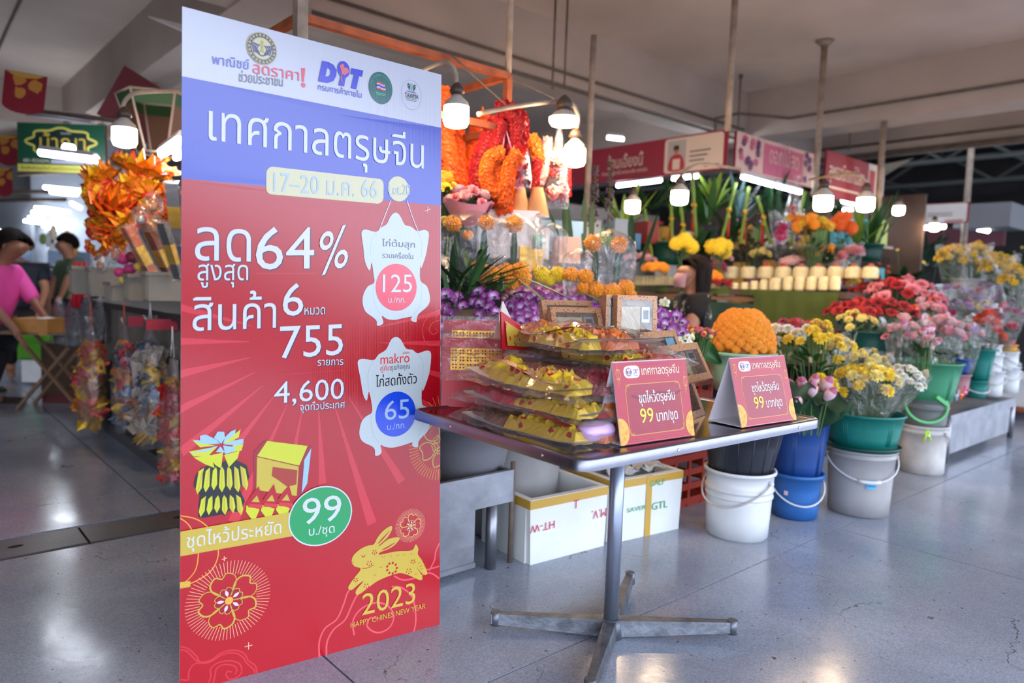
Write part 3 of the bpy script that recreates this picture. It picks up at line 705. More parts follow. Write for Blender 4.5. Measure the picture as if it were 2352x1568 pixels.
def rrect(hx, hy, r, n=6):
    out = []
    for cx, cy, a0 in ((hx-r, hy-r, 0), (-hx+r, hy-r, 90), (-hx+r, -hy+r, 180), (hx-r, -hy+r, 270)):
        for k in range(n+1):
            a = radians(a0+90*k/n); out.append((cx+r*cos(a), cy+r*sin(a)))
    return out
table = thing('metal_table', 'stainless steel pedestal table with rolled rim in the middle of the floor', 'table', TC, TT)
mb = MB(); prof = [(0, -.030), (.0, -.004), (-.004, 0), (-.010, .0005), (-.014, -.003), (-.030, -.004)]
rings = []
for (ins, z) in prof:
    pts = rrect(TLX/2+ins, TLY/2+ins, .045+ins if ins > -.03 else .02); o = len(mb.v); mb.v += [(x, y, TZ+z) for x, y in pts]; rings.append((o, len(pts)))
for i in range(len(rings)-1):
    o, n = rings[i]; o2, _ = rings[i+1]
    for k in range(n): mb.face((o+k, o+(k+1) % n, o2+(k+1) % n, o2+k), 0, True)
mb.build('rim', M_STEEL, table)
mb = MB(); o, n = 0, 0; pts = rrect(TLX/2-.030, TLY/2-.030, .02); mb.v += [(x, y, TZ-.004) for x, y in pts]; mb.face(range(len(pts)))
mb.v += [(x, y, TZ-.026) for x, y in rrect(TLX/2-.003, TLY/2-.003, .042)]; mb.face(range(len(mb.v)-1, len(pts)-1, -1))
mb.build('tabletop', M_STEELT, table)
for (x, y, ax) in ((-.20, -TLY/2, 'y'), (.40, -TLY/2, 'y'), (-TLX/2, .16, 'x'), (-TLX/2, -.25, 'x')):
    mb = MB(); d = Vector((0, -1, 0)) if ax == 'y' else Vector((-1, 0, 0)); c = Vector((x, y, TZ-.016))
    mb.cyl(c, c+d*.002, .0045, .003, 10); mb.build('screw', M_SCREW, table)
mb = MB(); mb.cyl((0, 0, .03), (0, 0, TZ-.026), .024, n=20); mb.build('pole', M_POLE, table)
mb = MB(); mb.cyl((0, 0, TZ-.04), (0, 0, TZ-.026), .10, n=16); mb.cyl((0, 0, .0), (0, 0, .062), .045, .034, 16); mb.build('pole_collar', M_CAST, table)
Rt = Matrix.Rotation(-TT, 4, 'Z')
for tp in (onz(1127, 1432, .02), onz(1692, 1453, .02), onz(1448, 1335, .04), onz(1352, 1600, .02)):
    d = Rt @ (tp-TC); L_ = d.length; d.normalize(); w = Vector((-d.y, d.x, 0)); mb = MB()
    vs = []
    for t, hw, zt, zb in ((.02, .026, .058, .004), (L_*.9, .016, .042, .006), (L_, .015, .040, .006)):
        p = d*t; vs += [tuple(p+w*hw+Vector((0, 0, zb))), tuple(p-w*hw+Vector((0, 0, zb))), tuple(p-w*hw*.8+Vector((0, 0, zt))), tuple(p+w*hw*.8+Vector((0, 0, zt)))]
    fs = [(0, 1, 2, 3)]+[(4*i+k, 4*i+4+k, 4*i+4+(k+1) % 4, 4*i+(k+1) % 4) for i in range(2) for k in range(4)]+[(11, 10, 9, 8)]
    mb.add(vs, fs); lg = mb.build('leg', M_CAST, table)
    f = MB(); f.cyl(d*(L_-.016), d*(L_-.016)+Vector((0, 0, .045)), .019, .017, 12); f.build('foot_cap', M_CAST, lg)

# ================================================================== TENT PRICE CARDS
W_CARD = mat('card_board', '#dcd6da', .55)
def tent(P1, P2, depth, hgt, px, label, ribs):
    d = (P2-P1); wd = .286; th = math.atan2(d.y, d.x)
    o = thing('price_card', label, 'price card', P1, th, None)
    top = Vector((0, depth*.48, hgt)); mb = MB(); X = Vector((wd, 0, 0)); bk = Vector((0, depth, 0)); t_ = .002
    def slab(a, b, m=0, _=0):
        n_ = (b-a).cross(X).normalized()*t_; n_ = n_ if (n_.y < 0) == (a.y < .01) else -n_; q = [a, a+X, b+X, b]; mb.add([tuple(p) for p in q]+[tuple(p-n_) for p in q], [(0, 1, 2, 3), (7, 6, 5, 4), (0, 4, 5, 1), (1, 5, 6, 2), (2, 6, 7, 3), (3, 7, 4, 0)], m)
    slab(bk+Vector((0, 0, .001)), top); mb.build('back_flap', W_CARD, o)
    mb = MB(); slab(Vector((0, 0, .004)), bk+Vector((0, 0, .004))); mb.build('bottom_flap', W_CARD, o)
    mb = MB(); slab(Vector((0, 0, .001)), top); mb.build('front_flap', W_CARD, o)
    nrm = X.cross(top).normalized(); nrm = nrm if nrm.y < 0 else -nrm; H_ = top.length
    S = lambda u, v, off=0: Vector((u, 0, .001))+top*(v/H_)+nrm*(off+.0004)
    s = Sheet(wd, H_, S, px, .0002, 0)
    R1 = pmat('card_red'+ribs, '#b01c34', .36, 'z' if ribs else False); R2 = pmat('card_dark_red'+ribs, '#9a172e', .36, 'z' if ribs else False)
    G1 = pmat('card_gold', '#e0a83c', .4, False); WH = pmat('card_white', '#f4f2ee', .4, False); NV = pmat('card_navy', '#322040', .4, False); YL = pmat('card_yellow', '#f4e030', .4, False)
    BL_ = pmat('card_blue', '#3048c0', .4, False); CR = pmat('card_cream', '#f0e4c4', .4, False); PK = pmat('card_pink', '#c86080', .4, False)
    s.H = None
    s.fill([[(0, 0), (wd, 0), (wd, H_), (0, H_)]], R1, 0)
    s.fill([[(.037, .022), (.248, .022), (.248, H_*.71), (.037, H_*.71)]], R2, 1)
    # frame with notched corners
    x0, x1, y0, y1 = .037, .248, .022, H_*.71; n_ = .012
    s.stroke([(x0+n_, y0), (x1-n_, y0), (x1-n_*.4, y0+n_*.4), (x1, y0+n_), (x1, y1-n_), (x1-n_*.4, y1-n_*.4), (x1-n_, y1), (x0+n_, y1), (x0+n_*.4, y1-n_*.4), (x0, y1-n_), (x0, y0+n_), (x0+n_*.4, y0+n_*.4)], .0013, G1, 2, False, True)
    for cx, sx in ((x0, 1), (x1, -1)):
        for cy, sy in ((y0, 1), (y1, -1)):
            for k in range(3):
                s.stroke([(cx+sx*(.001+.005*k), cy+sy*.001), (cx+sx*(.006+.005*k), cy+sy*.001), (cx+sx*(.006+.005*k), cy+sy*.005), (cx+sx*(.003+.005*k), cy+sy*.005), (cx+sx*(.003+.005*k), cy+sy*.003)], .0009, G1, 3, False)
                s.stroke([(cx+sx*.001, cy+sy*(.006+.005*k)), (cx+sx*.004, cy+sy*(.006+.005*k)), (cx+sx*.004, cy+sy*(.009+.005*k))], .0009, G1, 3, False)
    s.flush('border_print', o)
    # pill with crest and capitals
    yc = H_*.862; hh = H_*.072
    s.fill([smoothpts([(.037+.016, yc+hh), (.085, yc+hh), (.092-.008+.01, yc+hh*.7), (.097, yc), (.094, yc-hh*.7), (.085, yc-hh), (.053, yc-hh), (.042, yc-hh*.7), (.038, yc), (.042, yc+hh*.7)], True, 4)], WH, 1)
    crest(s, (.0565, yc), .0125, G1, BL_, 2)
    def t_in(t, x0, x1, yb, yt, m, off=0., sh_=None, ref=None, layer=4):
        s.text(t, (x0, yb), (x1, yb), (x0, yt), m, layer, off, ref, sh_, (.0012, -.0012))
    t_in('D', .0735, .0805, yc-.006, yc+.007, BL_, .05); t_in('T', .0865, .0925, yc-.006, yc+.007, BL_, .05)
    s.disc((.0835, yc+.004), .0032, PK, 4, n=14); s.stroke([(.0835, yc+.002), (.0835, yc-.006)], .003, BL_, 3, False); s.stroke([(.074, yc-.010), (.092, yc-.010)], .0014, BL_, 3, False)
    s.flush('logo_print', o)
    t_in('เทศกาลตรุษจีน', .104, .252, H_*.815, H_*.895, CR, .022)
    t_in('พาณิชย์ลดราคา ช่วยประชาชน', .103, .226, H_*.935, H_*.958, PK)
    t_in('ชุดไหว้ตรุษจีน', .083, .222, H_*.478, H_*.573, WH, .012, NV)
    t_in('99', .081, .130, H_*.235, H_*.41, YL, .02, NV); t_in('บาท/ชุด', .142, .225, H_*.235, H_*.335, WH, .012, NV)
    s.flush('lettering', o)
    # hanging lanterns and round lattice medallions at the lower corners
    for lx, ly in ((.017, H_*.84), (.272, H_*.70)):
        for d in (-.005, 0, .005): s.stroke([(lx+d, ly+.012), (lx+d*1.5, ly), (lx+d, ly-.012)], .0012, G1, 2)
        s.fill([[(lx-.006, ly+.011), (lx+.006, ly+.011), (lx+.006, ly+.013), (lx-.006, ly+.013)]], G1, 2); s.fill([[(lx-.006, ly-.013), (lx+.006, ly-.013), (lx+.006, ly-.011), (lx-.006, ly-.011)]], G1, 2)
        s.stroke([(lx-.003, ly+.013), (lx-.003, H_)], .0007, G1, 2, False); s.stroke([(lx-.003, ly-.013), (lx-.003, ly-.034)], .001, G1, 2, False); s.stroke([(lx+.003, ly-.013), (lx+.003, ly-.027)], .001, G1, 2, False)
    for cx, cy in ((.004, .034), (wd, .034)):
        s.fill([[(min(max(cx+.031*cos(2*pi*k/30), 0), wd), max(cy+.036*sin(2*pi*k/30), 0)) for k in range(30)]], pmat('card_amber', '#f0a838', .4, False), 2)
        rr = random.Random(int(cx*100)+3)
        for k in range(26):
            a, q = rr.random()*6.28, .028*rr.random()**.5; x, y = cx+q*cos(a), cy+q*1.15*sin(a)
            if .003 < x < wd-.003 and y > .004: s.ring((x, y), .0035, .0009, pmat('card_rust', '#c8641e', .4, False) if k % 4 else R1, 3, n=8)
    s.flush('ornament_print', o); return o
P1 = onz(1426, 1025, TZ-.002); P2 = onz(1598, 1000, TZ-.002)
tent(P1, P2, .10, .214, None, 'nearer red tent card reading 99 beside the cellophane packs, with a creased front', 'r')
P1 = onz(1703, 983, TZ-.002); P2 = onz(1825, 965, TZ-.002)
tent(P1, P2, .125, .205, None, 'farther red tent card reading 99 at the right end of the table', '')

# ================================================================== PACKS OF JOSS PAPER GOODS IN CELLOPHANE
CELLO = film('cellophane', '#f2eeea', .04, .045, 9, 1.0)
CELLO2 = film('bag_film', '#e8ebee', .035, .08, 5, 1.0)
def joss(name, base, motif, sc, th=.16):
    m = mat(name, base, .32, .15); n = m.node_tree.nodes; l = m.node_tree.links; p = n['Principled BSDF']
    tc = n.new('ShaderNodeTexCoord'); vo = n.new('ShaderNodeTexVoronoi'); vo.inputs['Scale'].default_value = sc; nt = n.new('ShaderNodeTexNoise'); nt.inputs['Scale'].default_value = sc*3
    r = n.new('ShaderNodeValToRGB'); r.color_ramp.interpolation = 'CONSTANT'; r.color_ramp.elements[1].position = th
    r.color_ramp.elements[0].color = col(motif); r.color_ramp.elements[1].color = col(base)
    ad = n.new('ShaderNodeMath'); ad.operation = 'MULTIPLY_ADD'; ad.inputs[1].default_value = .35; 
    l.new(tc.outputs['Object'], vo.inputs['Vector']); l.new(tc.outputs['Object'], nt.inputs['Vector']); l.new(nt.outputs['Fac'], ad.inputs[0]); l.new(vo.outputs['Distance'], ad.inputs[2])
    sb = n.new('ShaderNodeMath'); sb.operation = 'SUBTRACT'; sb.inputs[1].default_value = .175; l.new(ad.outputs[0], sb.inputs[0])
    l.new(sb.outputs[0], r.inputs[0]); l.new(r.outputs[0], p.inputs['Base Color']); return m
J_YEL = joss('joss_yellow', '#ecc62c', '#c0202a', 26, .24); J_RED = mat('joss_red', '#c21d2c', .35, noise=.15, nscale=9)
J_OR = mat('joss_orange', '#d86a20', .35, noise=.25, nscale=9); J_GOLD = mat('joss_gold', '#d9a62e', .28, .8, noise=.25, nscale=14, bump=.3, bscale=30); J_CARD = mat('joss_card_white', '#e8dcd0', .6)
J_LAT = joss('joss_lattice', '#c9a63a', '#c42a2a', 55, .25); J_BRN = mat('joss_brown', '#8c5a34', .6, noise=.35, nscale=18); J_PNK = mat('joss_pink', '#dcb4e0', .35); J_DRED = mat('joss_dark_red', '#96182a', .45, noise=.2, nscale=10)
def pillow(L, Wd, h, seed, rim=.02, jit=.006, zb=0., nx=22, ny=16, pinch=.15):
    mb = MB()
    def f(u, v, top):
        x = (u*2-1); y = (v*2-1); e = max(0, (1-abs(x)**3))*max(0, (1-abs(y)**3)); z = h*(e**.55)
        n_ = NZ.noise(Vector((x*3+seed, y*3, seed*.7)))
        n2 = NZ.noise(Vector((x*9+seed, y*9, seed)))
        if top: zz = zb+z*(1+.25*n_)+jit*n2*2
        else: zz = zb-.002+.3*jit*n2
        s_ = 1-pinch*(abs(x)**4)*(1-abs(y)) 
        return (x*L/2+jit*n2+rim*(abs(x)**12)*n_, y*Wd/2*s_+jit*n_, zz)
    mb.grid(lambda u, v: f(u, v, True), nx, ny, 0); mb.grid(lambda u, v: f(1-u, v, False), nx//2, ny//2, 0); return mb
def roll(L, r, seed, sq=.6, cx=0, cy=0, cz=0, ang=0, crumple=.2):
    """a paper roll, pinched at the ends"""
    mb = MB(); M_ = Matrix.Translation((cx, cy, cz)) @ Matrix.Rotation(ang, 4, 'Z')
    def f(u, v):
        a = 2*pi*v; x = (u-.5)*L; e = (1-abs(2*u-1)**4)**.5*.75+.25; q = r*e*(1+crumple*NZ.noise(Vector((u*5+seed, cos(a)*1.5, sin(a)*1.5))))
        return (x, q*cos(a), q*sq*sin(a))
    mb.grid(f, 14, 14, 0, M=M_); return mb
def sheetmb(L, Wd, seed, bend=.02, z=0, cx=0, cy=0, jit=.004, ang=0):
    mb = MB(); M_ = Matrix.Translation((cx, cy, z)) @ Matrix.Rotation(ang, 4, 'Z')
    mb.grid(lambda u, v: ((u-.5)*L, (v-.5)*Wd, bend*((2*u-1)**2)+jit*NZ.noise(Vector((u*3, v*3, seed)))), 12, 6, 0, M=M_)
    n0 = len(mb.v); mb.grid(lambda u, v: ((.5-u)*L, (v-.5)*Wd, -.003+bend*((2*u-1)**2)+jit*NZ.noise(Vector(((1-u)*3, v*3, seed)))), 12, 6, 0, M=M_); return mb
packs = [
 # along, across, z, angle, roll colours, label
 ((-.215, -.02, .000), .0, .56, .40, 'lowest cellophane pack on the table, with a lilac paper roll at its near corner'),
 ((-.20, -.01, .066), .10, .54, .40, 'second cellophane pack from the bottom, holding a short yellow printed roll'),
 ((-.19, .00, .128), -.06, .56, .42, 'middle cellophane pack with yellow paper and a dark red ribbon'),
 ((.02, .06, .188), .16, .52, .36, 'upper cellophane pack reaching right behind the near tent card'),
 ((-.06, .07, .240), -.20, .56, .36, 'topmost crumpled cellophane pack with red and orange paper'),
]
AL = TT+pi/2     # long axis of the packs runs along the table's left edge
for i, ((dx, dy, dz), an, L_, W_, lab) in enumerate(packs):
    c = TC+Matrix.Rotation(TT, 3, 'Z') @ Vector((dx-.10, dy-.02, 0)); r = random.Random(i+40)
    o = thing('joss_paper_pack', lab, 'paper pack', (c.x, c.y, TZ-.003+dz*KT), AL+an, 'cellophane packs of joss paper on the table')
    sheetmb(L_*.90, W_*.80, i, .012+.006*i, .003).build('backing_card', J_CARD, o)
    def lump(nm, m, cx, cy, lx, ly, h_, sd, ang=0., k=1.6):
        mb = MB(); M_ = Matrix.Translation((cx, cy, .006)) @ Matrix.Rotation(ang, 4, 'Z')
        def f(u, v):
            x, y = 2*u-1, 2*v-1; e = max(0, 1-abs(x)**4)*max(0, 1-abs(y)**3); n1 = NZ.noise(Vector((x*2.2+sd, y*2.2, sd))); n2 = abs(NZ.noise(Vector((x*6+sd, y*5, sd*2)))); n3 = NZ.noise(Vector((x*13, y*11+sd, sd)))
            return (x*lx/2+.012*n1+.006*n3, y*ly/2+.014*n1, h_*(e**.45)*(1+.5*n1-.7*n2*k+.25*n3))
        mb.grid(f, 26, 12, 0, False, M_); return mb.build(nm, m, o)
    sx = (-1)**i
    lump('red_paper', J_DRED if i == 2 else J_RED, .03*sx, -.02, L_*.80, W_*.60, .048, i+9)
    lump('yellow_paper', J_YEL, -L_*.17, W_*.24, L_*.50, W_*.32, .056, i+1, .08*sx)
    lump('folded_paper', (J_BRN, J_RED, J_YEL, J_BRN, J_OR)[i], L_*.24, W_*.16, L_*.40, W_*.42, .052, i+31, -.15)
    lump('orange_paper', J_OR if i != 2 else J_DRED, -L_*.30, W_*.02, L_*.26, W_*.42, .052, i+51, .3)
    lump('brown_bundle', J_BRN, L_*.05, -W_*.26, L_*.7, W_*.26, .05, i+71)
    if i == 0: roll(.11, .030, 77, .9, -L_*.40, W_*.16, .034, pi/2-.1, .05).build('lilac_roll', J_PNK, o)
    mb = MB(); mb.grid(lambda u, v: ((u-.5)*L_*.75, W_*.37+.012*sin(u*7+i)+(v-.5)*.03, .05+.02*sin(u*5+i*2)), 16, 2); mb.build('ribbon', J_DRED, o)
    pillow(L_*1.02, W_*1.0, .062, i*3.1, .02, .007).build('cellophane_wrap', CELLO, o)
# two lattice-patterned red envelopes standing at the back left
for k, (px_, py_, Y_, wd, tl, lab) in enumerate(((1085, 800, 2.62, .20, .25, 'back red and gold lattice paper packet standing at the left of the pile'), (1088, 842, 2.53, .215, .3, 'front red and gold lattice paper packet leaning at the left of the pile'))):
    p = att(px_, py_, Y_); o = thing('lattice_packet', lab, 'paper packet', p, TT-.55, 'lattice paper packets'); H_ = .115
    mb = MB(); M_ = Matrix.Rotation(-tl, 4, 'X')
    mb.box((0, 0, -.02), (wd, .012, H_+.12), 0, M_); mb.build('red_cover', J_RED, o)
    mb = MB(); mb.box((0.008, -.0075, .024), (wd*.80, .002, .075), 0, M_); gp = mb.build('gold_panel', J_GOLD, o)
    mb = MB(); rr = random.Random(k)
    for u in range(7):
        for v in range(3):
            x = -wd*.34+u*wd*.115+.008; z = .0+v*.024
            for q in range(4):
                a = pi/4+pi/2*q; mb.ball((x+.007*cos(a), -.009, z+.007*sin(a)), .0042, 6, 4, sq=(.8, .25, .8), M=M_)
    mb.build('lattice_cutouts', J_RED, gp); pf = MB(); pf.box((0, -.004, .03), (wd*1.04, .022, .16), 0, M_); pf.build('cellophane_sleeve', CELLO, o)
# white paper with red corner sticking up from the top of the pile
p = att(1175, 775, 2.38); o = thing('paper_sheaf', 'white and red paper sheaf sticking up at the top of the packs', 'paper', p, TT+.3)
mb = MB(); mb.add([(-.05, .03, .0), (.09, .04, .0), (.05, .04, .06), (-.01, .03, .115)], [(0, 1, 2, 3)]); mb.add([(-.05, .034, .0), (.09, .044, .0), (.05, .044, .06), (-.01, .034, .115)], [(3, 2, 1, 0)]); mb.build('white_sheet', J_CARD, o)
mb = MB(); mb.add([(-.08, -.02, -.03), (.15, -.03, -.05), (.10, -.01, .01), (-.07, -.005, .085)], [(0, 1, 2, 3)]); mb.add([(-.08, -.016, -.03), (.15, -.026, -.05), (.10, -.006, .01), (-.07, -.001, .085)], [(3, 2, 1, 0)]); mb.build('red_sheet', J_RED, o)
mb = MB(); mb.add([(-.06, -.026, -.02), (.12, -.034, -.038), (.08, -.016, .0), (-.055, -.012, .055)], [(0, 1, 2, 3)]); mb.build('lattice_print', J_LAT, o)

# ================================================================== WINDOWED GIFT BOXES
M_PATT = joss('patterned_gold_paper', '#c29068', '#8a5a38', 120, .3); M_PATL = mat('box_inside', '#d8c49c', .6, noise=.1, nscale=30); M_NAVYBOX = joss('box_side_pattern', '#8c6a34', '#24303c', 60, .32)
WINF = film('window_film', '#e8e4e0', .02, .04, 2, .2)
def giftbox(loc, rz, w, h, d, tilt, label, kind=0):
    o = thing('gift_box', label, 'box', loc, rz, 'windowed paper gift boxes'); M_ = Matrix.Rotation(-tilt, 4, 'X'); b = .055*w+.008
    mb = MB(); 
    for c, s in (((0, 0, b/2), (w, d, b)), ((0, 0, h-b/2), (w, d, b)), ((-w/2+b/2, 0, h/2), (b, d, h-2*b)), ((w/2-b/2, 0, h/2), (b, d, h-2*b))): mb.box(c, s, 0, M_)
    mb.build('patterned_frame', M_PATT, o); mb = MB(); mb.box((0, d*.42, h/2), (w*.98, d*.12, h*.98), 0, M_); mb.build('back_panel', M_NAVYBOX if kind != 1 else J_BRN, o)
    mb = MB(); mb.box((0, -d*.47, h/2), (w-2*b+.004, .001, h-2*b+.004), 0, M_); mb.build('window', WINF, o)
    mb = MB()
    if kind == 1:
        mb.box((-w*.02, d*.2, h*.45), (w*.8, d*.2, h*.75), 0, M_); mb.box((-w*.15, -.0, h*.72), (w*.34, d*.3, h*.26), 0, M_)
        mb.build('brown_card', J_BRN, o); q = MB(); q.ball((-w*.08, -d*.1, h*.66), .03, 8, 5, sq=(.6, .4, 1.4), M=M_); q.ball((-w*.16, -d*.1, h*.5), .03, 8, 5, sq=(1.2, .4, .5), M=M_); q.ball((w*.0, -d*.15, h*.55), .022, 8, 5, sq=(.6, .4, 1.4), M=M_); q.build('gold_trinket', J_GOLD, o)
        q = MB(); Mp = M_ @ Matrix.Translation((w*.25, -d*.3, h*.64)); q.box((0, 0, 0), (w*.27, .006, h*.60), 0, Mp); ph = q.build('paper_phone', mat('phone_body', '#1c2430', .3), o)
        q = MB(); q.box((0, -.0036, .0), (w*.235, .001, h*.55), 0, Mp); q.build('phone_screen', mat('phone_sky', '#8cc8e4', .3), ph)
        for i_ in range(3):
            for j_ in range(4):
                q = MB(); q.box((-w*.075+w*.075*i_, -.0046, -h*.2+h*.12*j_), (.010, .001, .010), 0, Mp); q.build('app_icon', mat('icon%d' % ((i_+j_) % 4), ['#e0405a', '#f0f0f0', '#3c8cd0', '#e08838'][(i_+j_) % 4], .4), ph)
    else:
        mb.box((-w*.12, d*.1, h*.5), (w*.5, d*.3, h*.62), 0, M_); mb.build('cream_card', M_PATL, o)
        q = MB(); q.box((w*.25, -d*.15, h*.68), (w*.2, .004, h*.26), 0, M_); q.build('silver_watch', mat('silver_print', '#b8bcc4', .3, .7), o)
        q = MB(); q.box((w*.25, -d*.15-.003, h*.68), (w*.12, .002, h*.15), 0, M_); q.build('watch_face', mat('phone_body', '#1c2430', .3), o)
        for k in range(5): q = MB(); q.cyl(M_ @ Vector((-w*.2+w*.09*k, -d*.1, h*.16)), M_ @ Vector((-w*.2+w*.09*k, -d*.1, h*.40-.01*k)), .006, n=6); q.build('gold_chain', J_GOLD, o)
    return o
zt = TZ-.003
rz0 = TT+.05
giftbox(att(1598, 974, 2.33)+Vector((-.02, .04, 0)), TT+.28, .27, .30, .03, .42, 'large windowed gift box with a paper phone, leaning between the two tent cards', 1)
giftbox(att(1590, 880, 2.48), TT+.25, .29, .135, .03, .5, 'windowed gift box lying just behind the paper phone box', 0)
giftbox(att(1555, 868, 2.56), TT+.22, .29, .13, .03, .6, 'hindmost slanted windowed gift box behind the near tent card', 0)
giftbox(att(1456, 815, 2.55), TT-.35, .15, .20, .035, .05, 'upright windowed gift box right of the pile, showing a cream card', 0)
giftbox(att(1400, 812, 2.60), TT-.55, .06, .20, .10, .05, 'upright gift box seen edge on beside the cream card box', 0)
giftbox(att(1335, 812, 2.50), TT-.30, .19, .16, .03, .45, 'tilted windowed gift box nearer the pile top, half covered by film', 0)
giftbox(att(1312, 800, 2.58), TT-.32, .19, .17, .03, .4, 'tilted windowed gift box farthest back above the pile', 0)

# ================================================================== MARKET STRUCTURE: POSTS, FRAME, SIGNS, LAMPS
M_ORNG = mat('rusty_orange_paint', '#a8542a', .55, noise=.35, nscale=14, bump=.1); M_POST = mat('cream_post_paint', '#a08d7c', .55, noise=.3, nscale=16)
M_BAK = mat('bakelite', '#4a3a30', .4); M_BODY = mat('lamp_body', '#b8b0a4', .45)
M_BULB = mat('bulb_glow', '#fff2dc', .4, emit='#ffdcae', es=105); M_TUBE = mat('tube_glow', '#f4f8ff', .4, emit='#eaf2ff', es=42); M_FIX = mat('tube_fixture', '#d8dade', .5)
def post(a_or_p, z0, z1, r, label, cap=True, m=None, sq=False, rod=False):
    p = Vector(a_or_p); p.z = 0
    o = thing('hanging_rod' if rod else 'stall_post', label, 'rod' if rod else 'post', p)
    mb = MB()
    if sq: mb.box((0, 0, (z0+z1)/2), (2*r, 2*r, z1-z0), 0, Matrix.Rotation(TH, 4, 'Z'))
    else: mb.cyl((0, 0, z0), (0, 0, z1), r, n=10)
    mb.build('shaft', m or M_POST, o)
    if cap: mb = MB(); mb.cyl((0, 0, z1-.05), (0, 0, z1), r*1.6, r*3, 10); mb.build('ceiling_flange', m or M_POST, o)
    return o
P0 = W(1.26, 2.74); P1 = P0+A*1.07
post(P0, 0, CZ, .022, 'square corner post of the orange stall frame rising behind the sale board', False, M_POST, True)
post(P1, 2.17, CZ, .016, 'thin post rising from the right corner of the orange stall frame', True, M_POST)
fr = thing('canopy_frame', 'rusty orange steel box frame hanging above the flower garlands', 'frame', P0, TH)
def rail(name, p, q, s=.036, m=None, par=None, vert=False):
    p, q = Vector(p), Vector(q); d = (q-p); mb = MB(); mb.tube([p, q], s*.62, 4, smooth=False); return mb.build(name, m or M_ORNG, par or fr)
zt_, zl_ = 2.155, 1.90
for n_, p, q in (('top_rail', (0, 0, zt_), (1.07, 0, zt_)), ('top_rail', (0, 1.1, zt_), (1.07, 1.1, zt_)), ('side_rail', (0, 0, zt_), (0, 1.1, zt_)), ('side_rail', (1.07, 0, zt_), (1.07, .95, zt_-.0)),
                 ('lower_rail', (.62, 0, zl_+.0), (1.07, 0, zl_)), ('upright', (1.07, 0, zl_-.02), (1.07, 0, zt_)), ('lower_side_rail', (1.07, 0, zl_), (1.07, 1.1, zl_)), ('upright', (0, 0, 1.9), (0, 0, zt_))): rail(n_, p, q)
# red and white awning glimpsed behind the frame
aw = thing('striped_awning', 'red and white sheet awning tilted behind the orange frame', 'awning', W(2.0, 4.5, 2.55), TH)
for k, m_ in enumerate((mat('awning_white', '#eceef0', .5), mat('awning_red', '#e03038', .5), mat('awning_white', '#eceef0', .5), mat('awning_red', '#e03038', .5))):
    mb = MB(); mb.box((-.55+.36*k, 0, .0), (.34, .9, .01), 0, Matrix.Rotation(.35, 4, 'X')); mb.build('panel', m_, aw)
# posts on the second block
C1 = W(5.74, 3.67)
post(at(1677, 200, 5.35), at(1672, 300, 5.35).z, CZ, .024, 'cream corner post between the two red shop signs')
post(at(1881, 300, 7.2), 2.1, CZ, .03, 'cream post between the floral sign and the small red sign')
post(at(2027, 330, 8.0), 1.9, 3.3, .032, 'cream post at the right end of the small red sign')
post(at(2226, 400, 10.2), 1.2, 3.4, .04, 'pale post beside the far white sign')
post(at(1355, 300, 4.6), 1.6, 2.7, .02, 'thin post left of the white and red hanging garland', False)
post(at(352, 120, 7.4), 2.4, 3.35, .04, 'cream hanging post at the upper left')
post(at(231, 260, 9.5), 2.2, 3.2, .04, 'short cream post left of the green shop sign, far back', True)
for x, yt, yb, Y in ((1272, 28, 205, 5.9), (1300, 14, 195, 5.8), (1698, 172, 300, 8.4), (2165, 250, 350, 9.5), (2183, 245, 350, 9.4), (1952, 280, 345, 9)):
    p = at(x, (yt+yb)/2, Y); post(p, at(x, yb, Y).z, min(CZ, at(x, yt, Y).z+.15), .009, 'thin hanging rod at the ceiling, %s' % {1272: 'left one of the close pair above the garlands', 1300: 'right one of the close pair above the garlands', 1698: 'beside the cream corner post', 2165: 'left of the far pair at the right', 2183: 'right of the far pair at the right', 1952: 'short one under the far beam'}[x], True, M_PIPE, rod=True)
# bracket pipes
def bracket(pts, r, label):
    mb = MB(); p0 = Vector(pts[0]); mb.tube([Vector(p)-p0 for p in smoothpts(pts, False, 5)], r, 8); return tag(mb.build('lamp_bracket', M_POST, loc=p0), label, 'bracket')
bracket([at(1098, 262, 3.3), at(1180, 245, 3.45), at(1285, 232, 3.65), at(1315, 240, 3.7), at(1328, 270, 3.72), at(1323, 300, 3.72)], .011, 'rusty gooseneck bracket holding the bulb right of the garlands')
bracket([at(960, 165, 3.25), at(1010, 145, 3.22), at(1036, 150, 3.2), at(1047, 175, 3.2), at(1047, 200, 3.2)], .011, 'dark gooseneck bracket holding the bulb at the board edge')
bracket([at(412, 208, 3.9), at(320, 212, 3.7), at(292, 225, 3.66), at(281, 248, 3.65), at(281, 262, 3.65)], .011, 'rusty gooseneck bracket holding the bulb left of the board')
bracket([at(1700, 388, 5.6), at(1620, 378, 5.1), at(1580, 388, 5.0), at(1562, 410, 5.0), at(1561, 425, 5.0)], .011, 'thin gooseneck bracket under the portrait sign')
bracket([at(1860, 412, 5.6), at(1930, 400, 5.2), at(1970, 402, 5.0), at(1992, 420, 5.0), at(1990, 442, 5.0)], .010, 'thin gooseneck bracket over the right-hand bulbs')
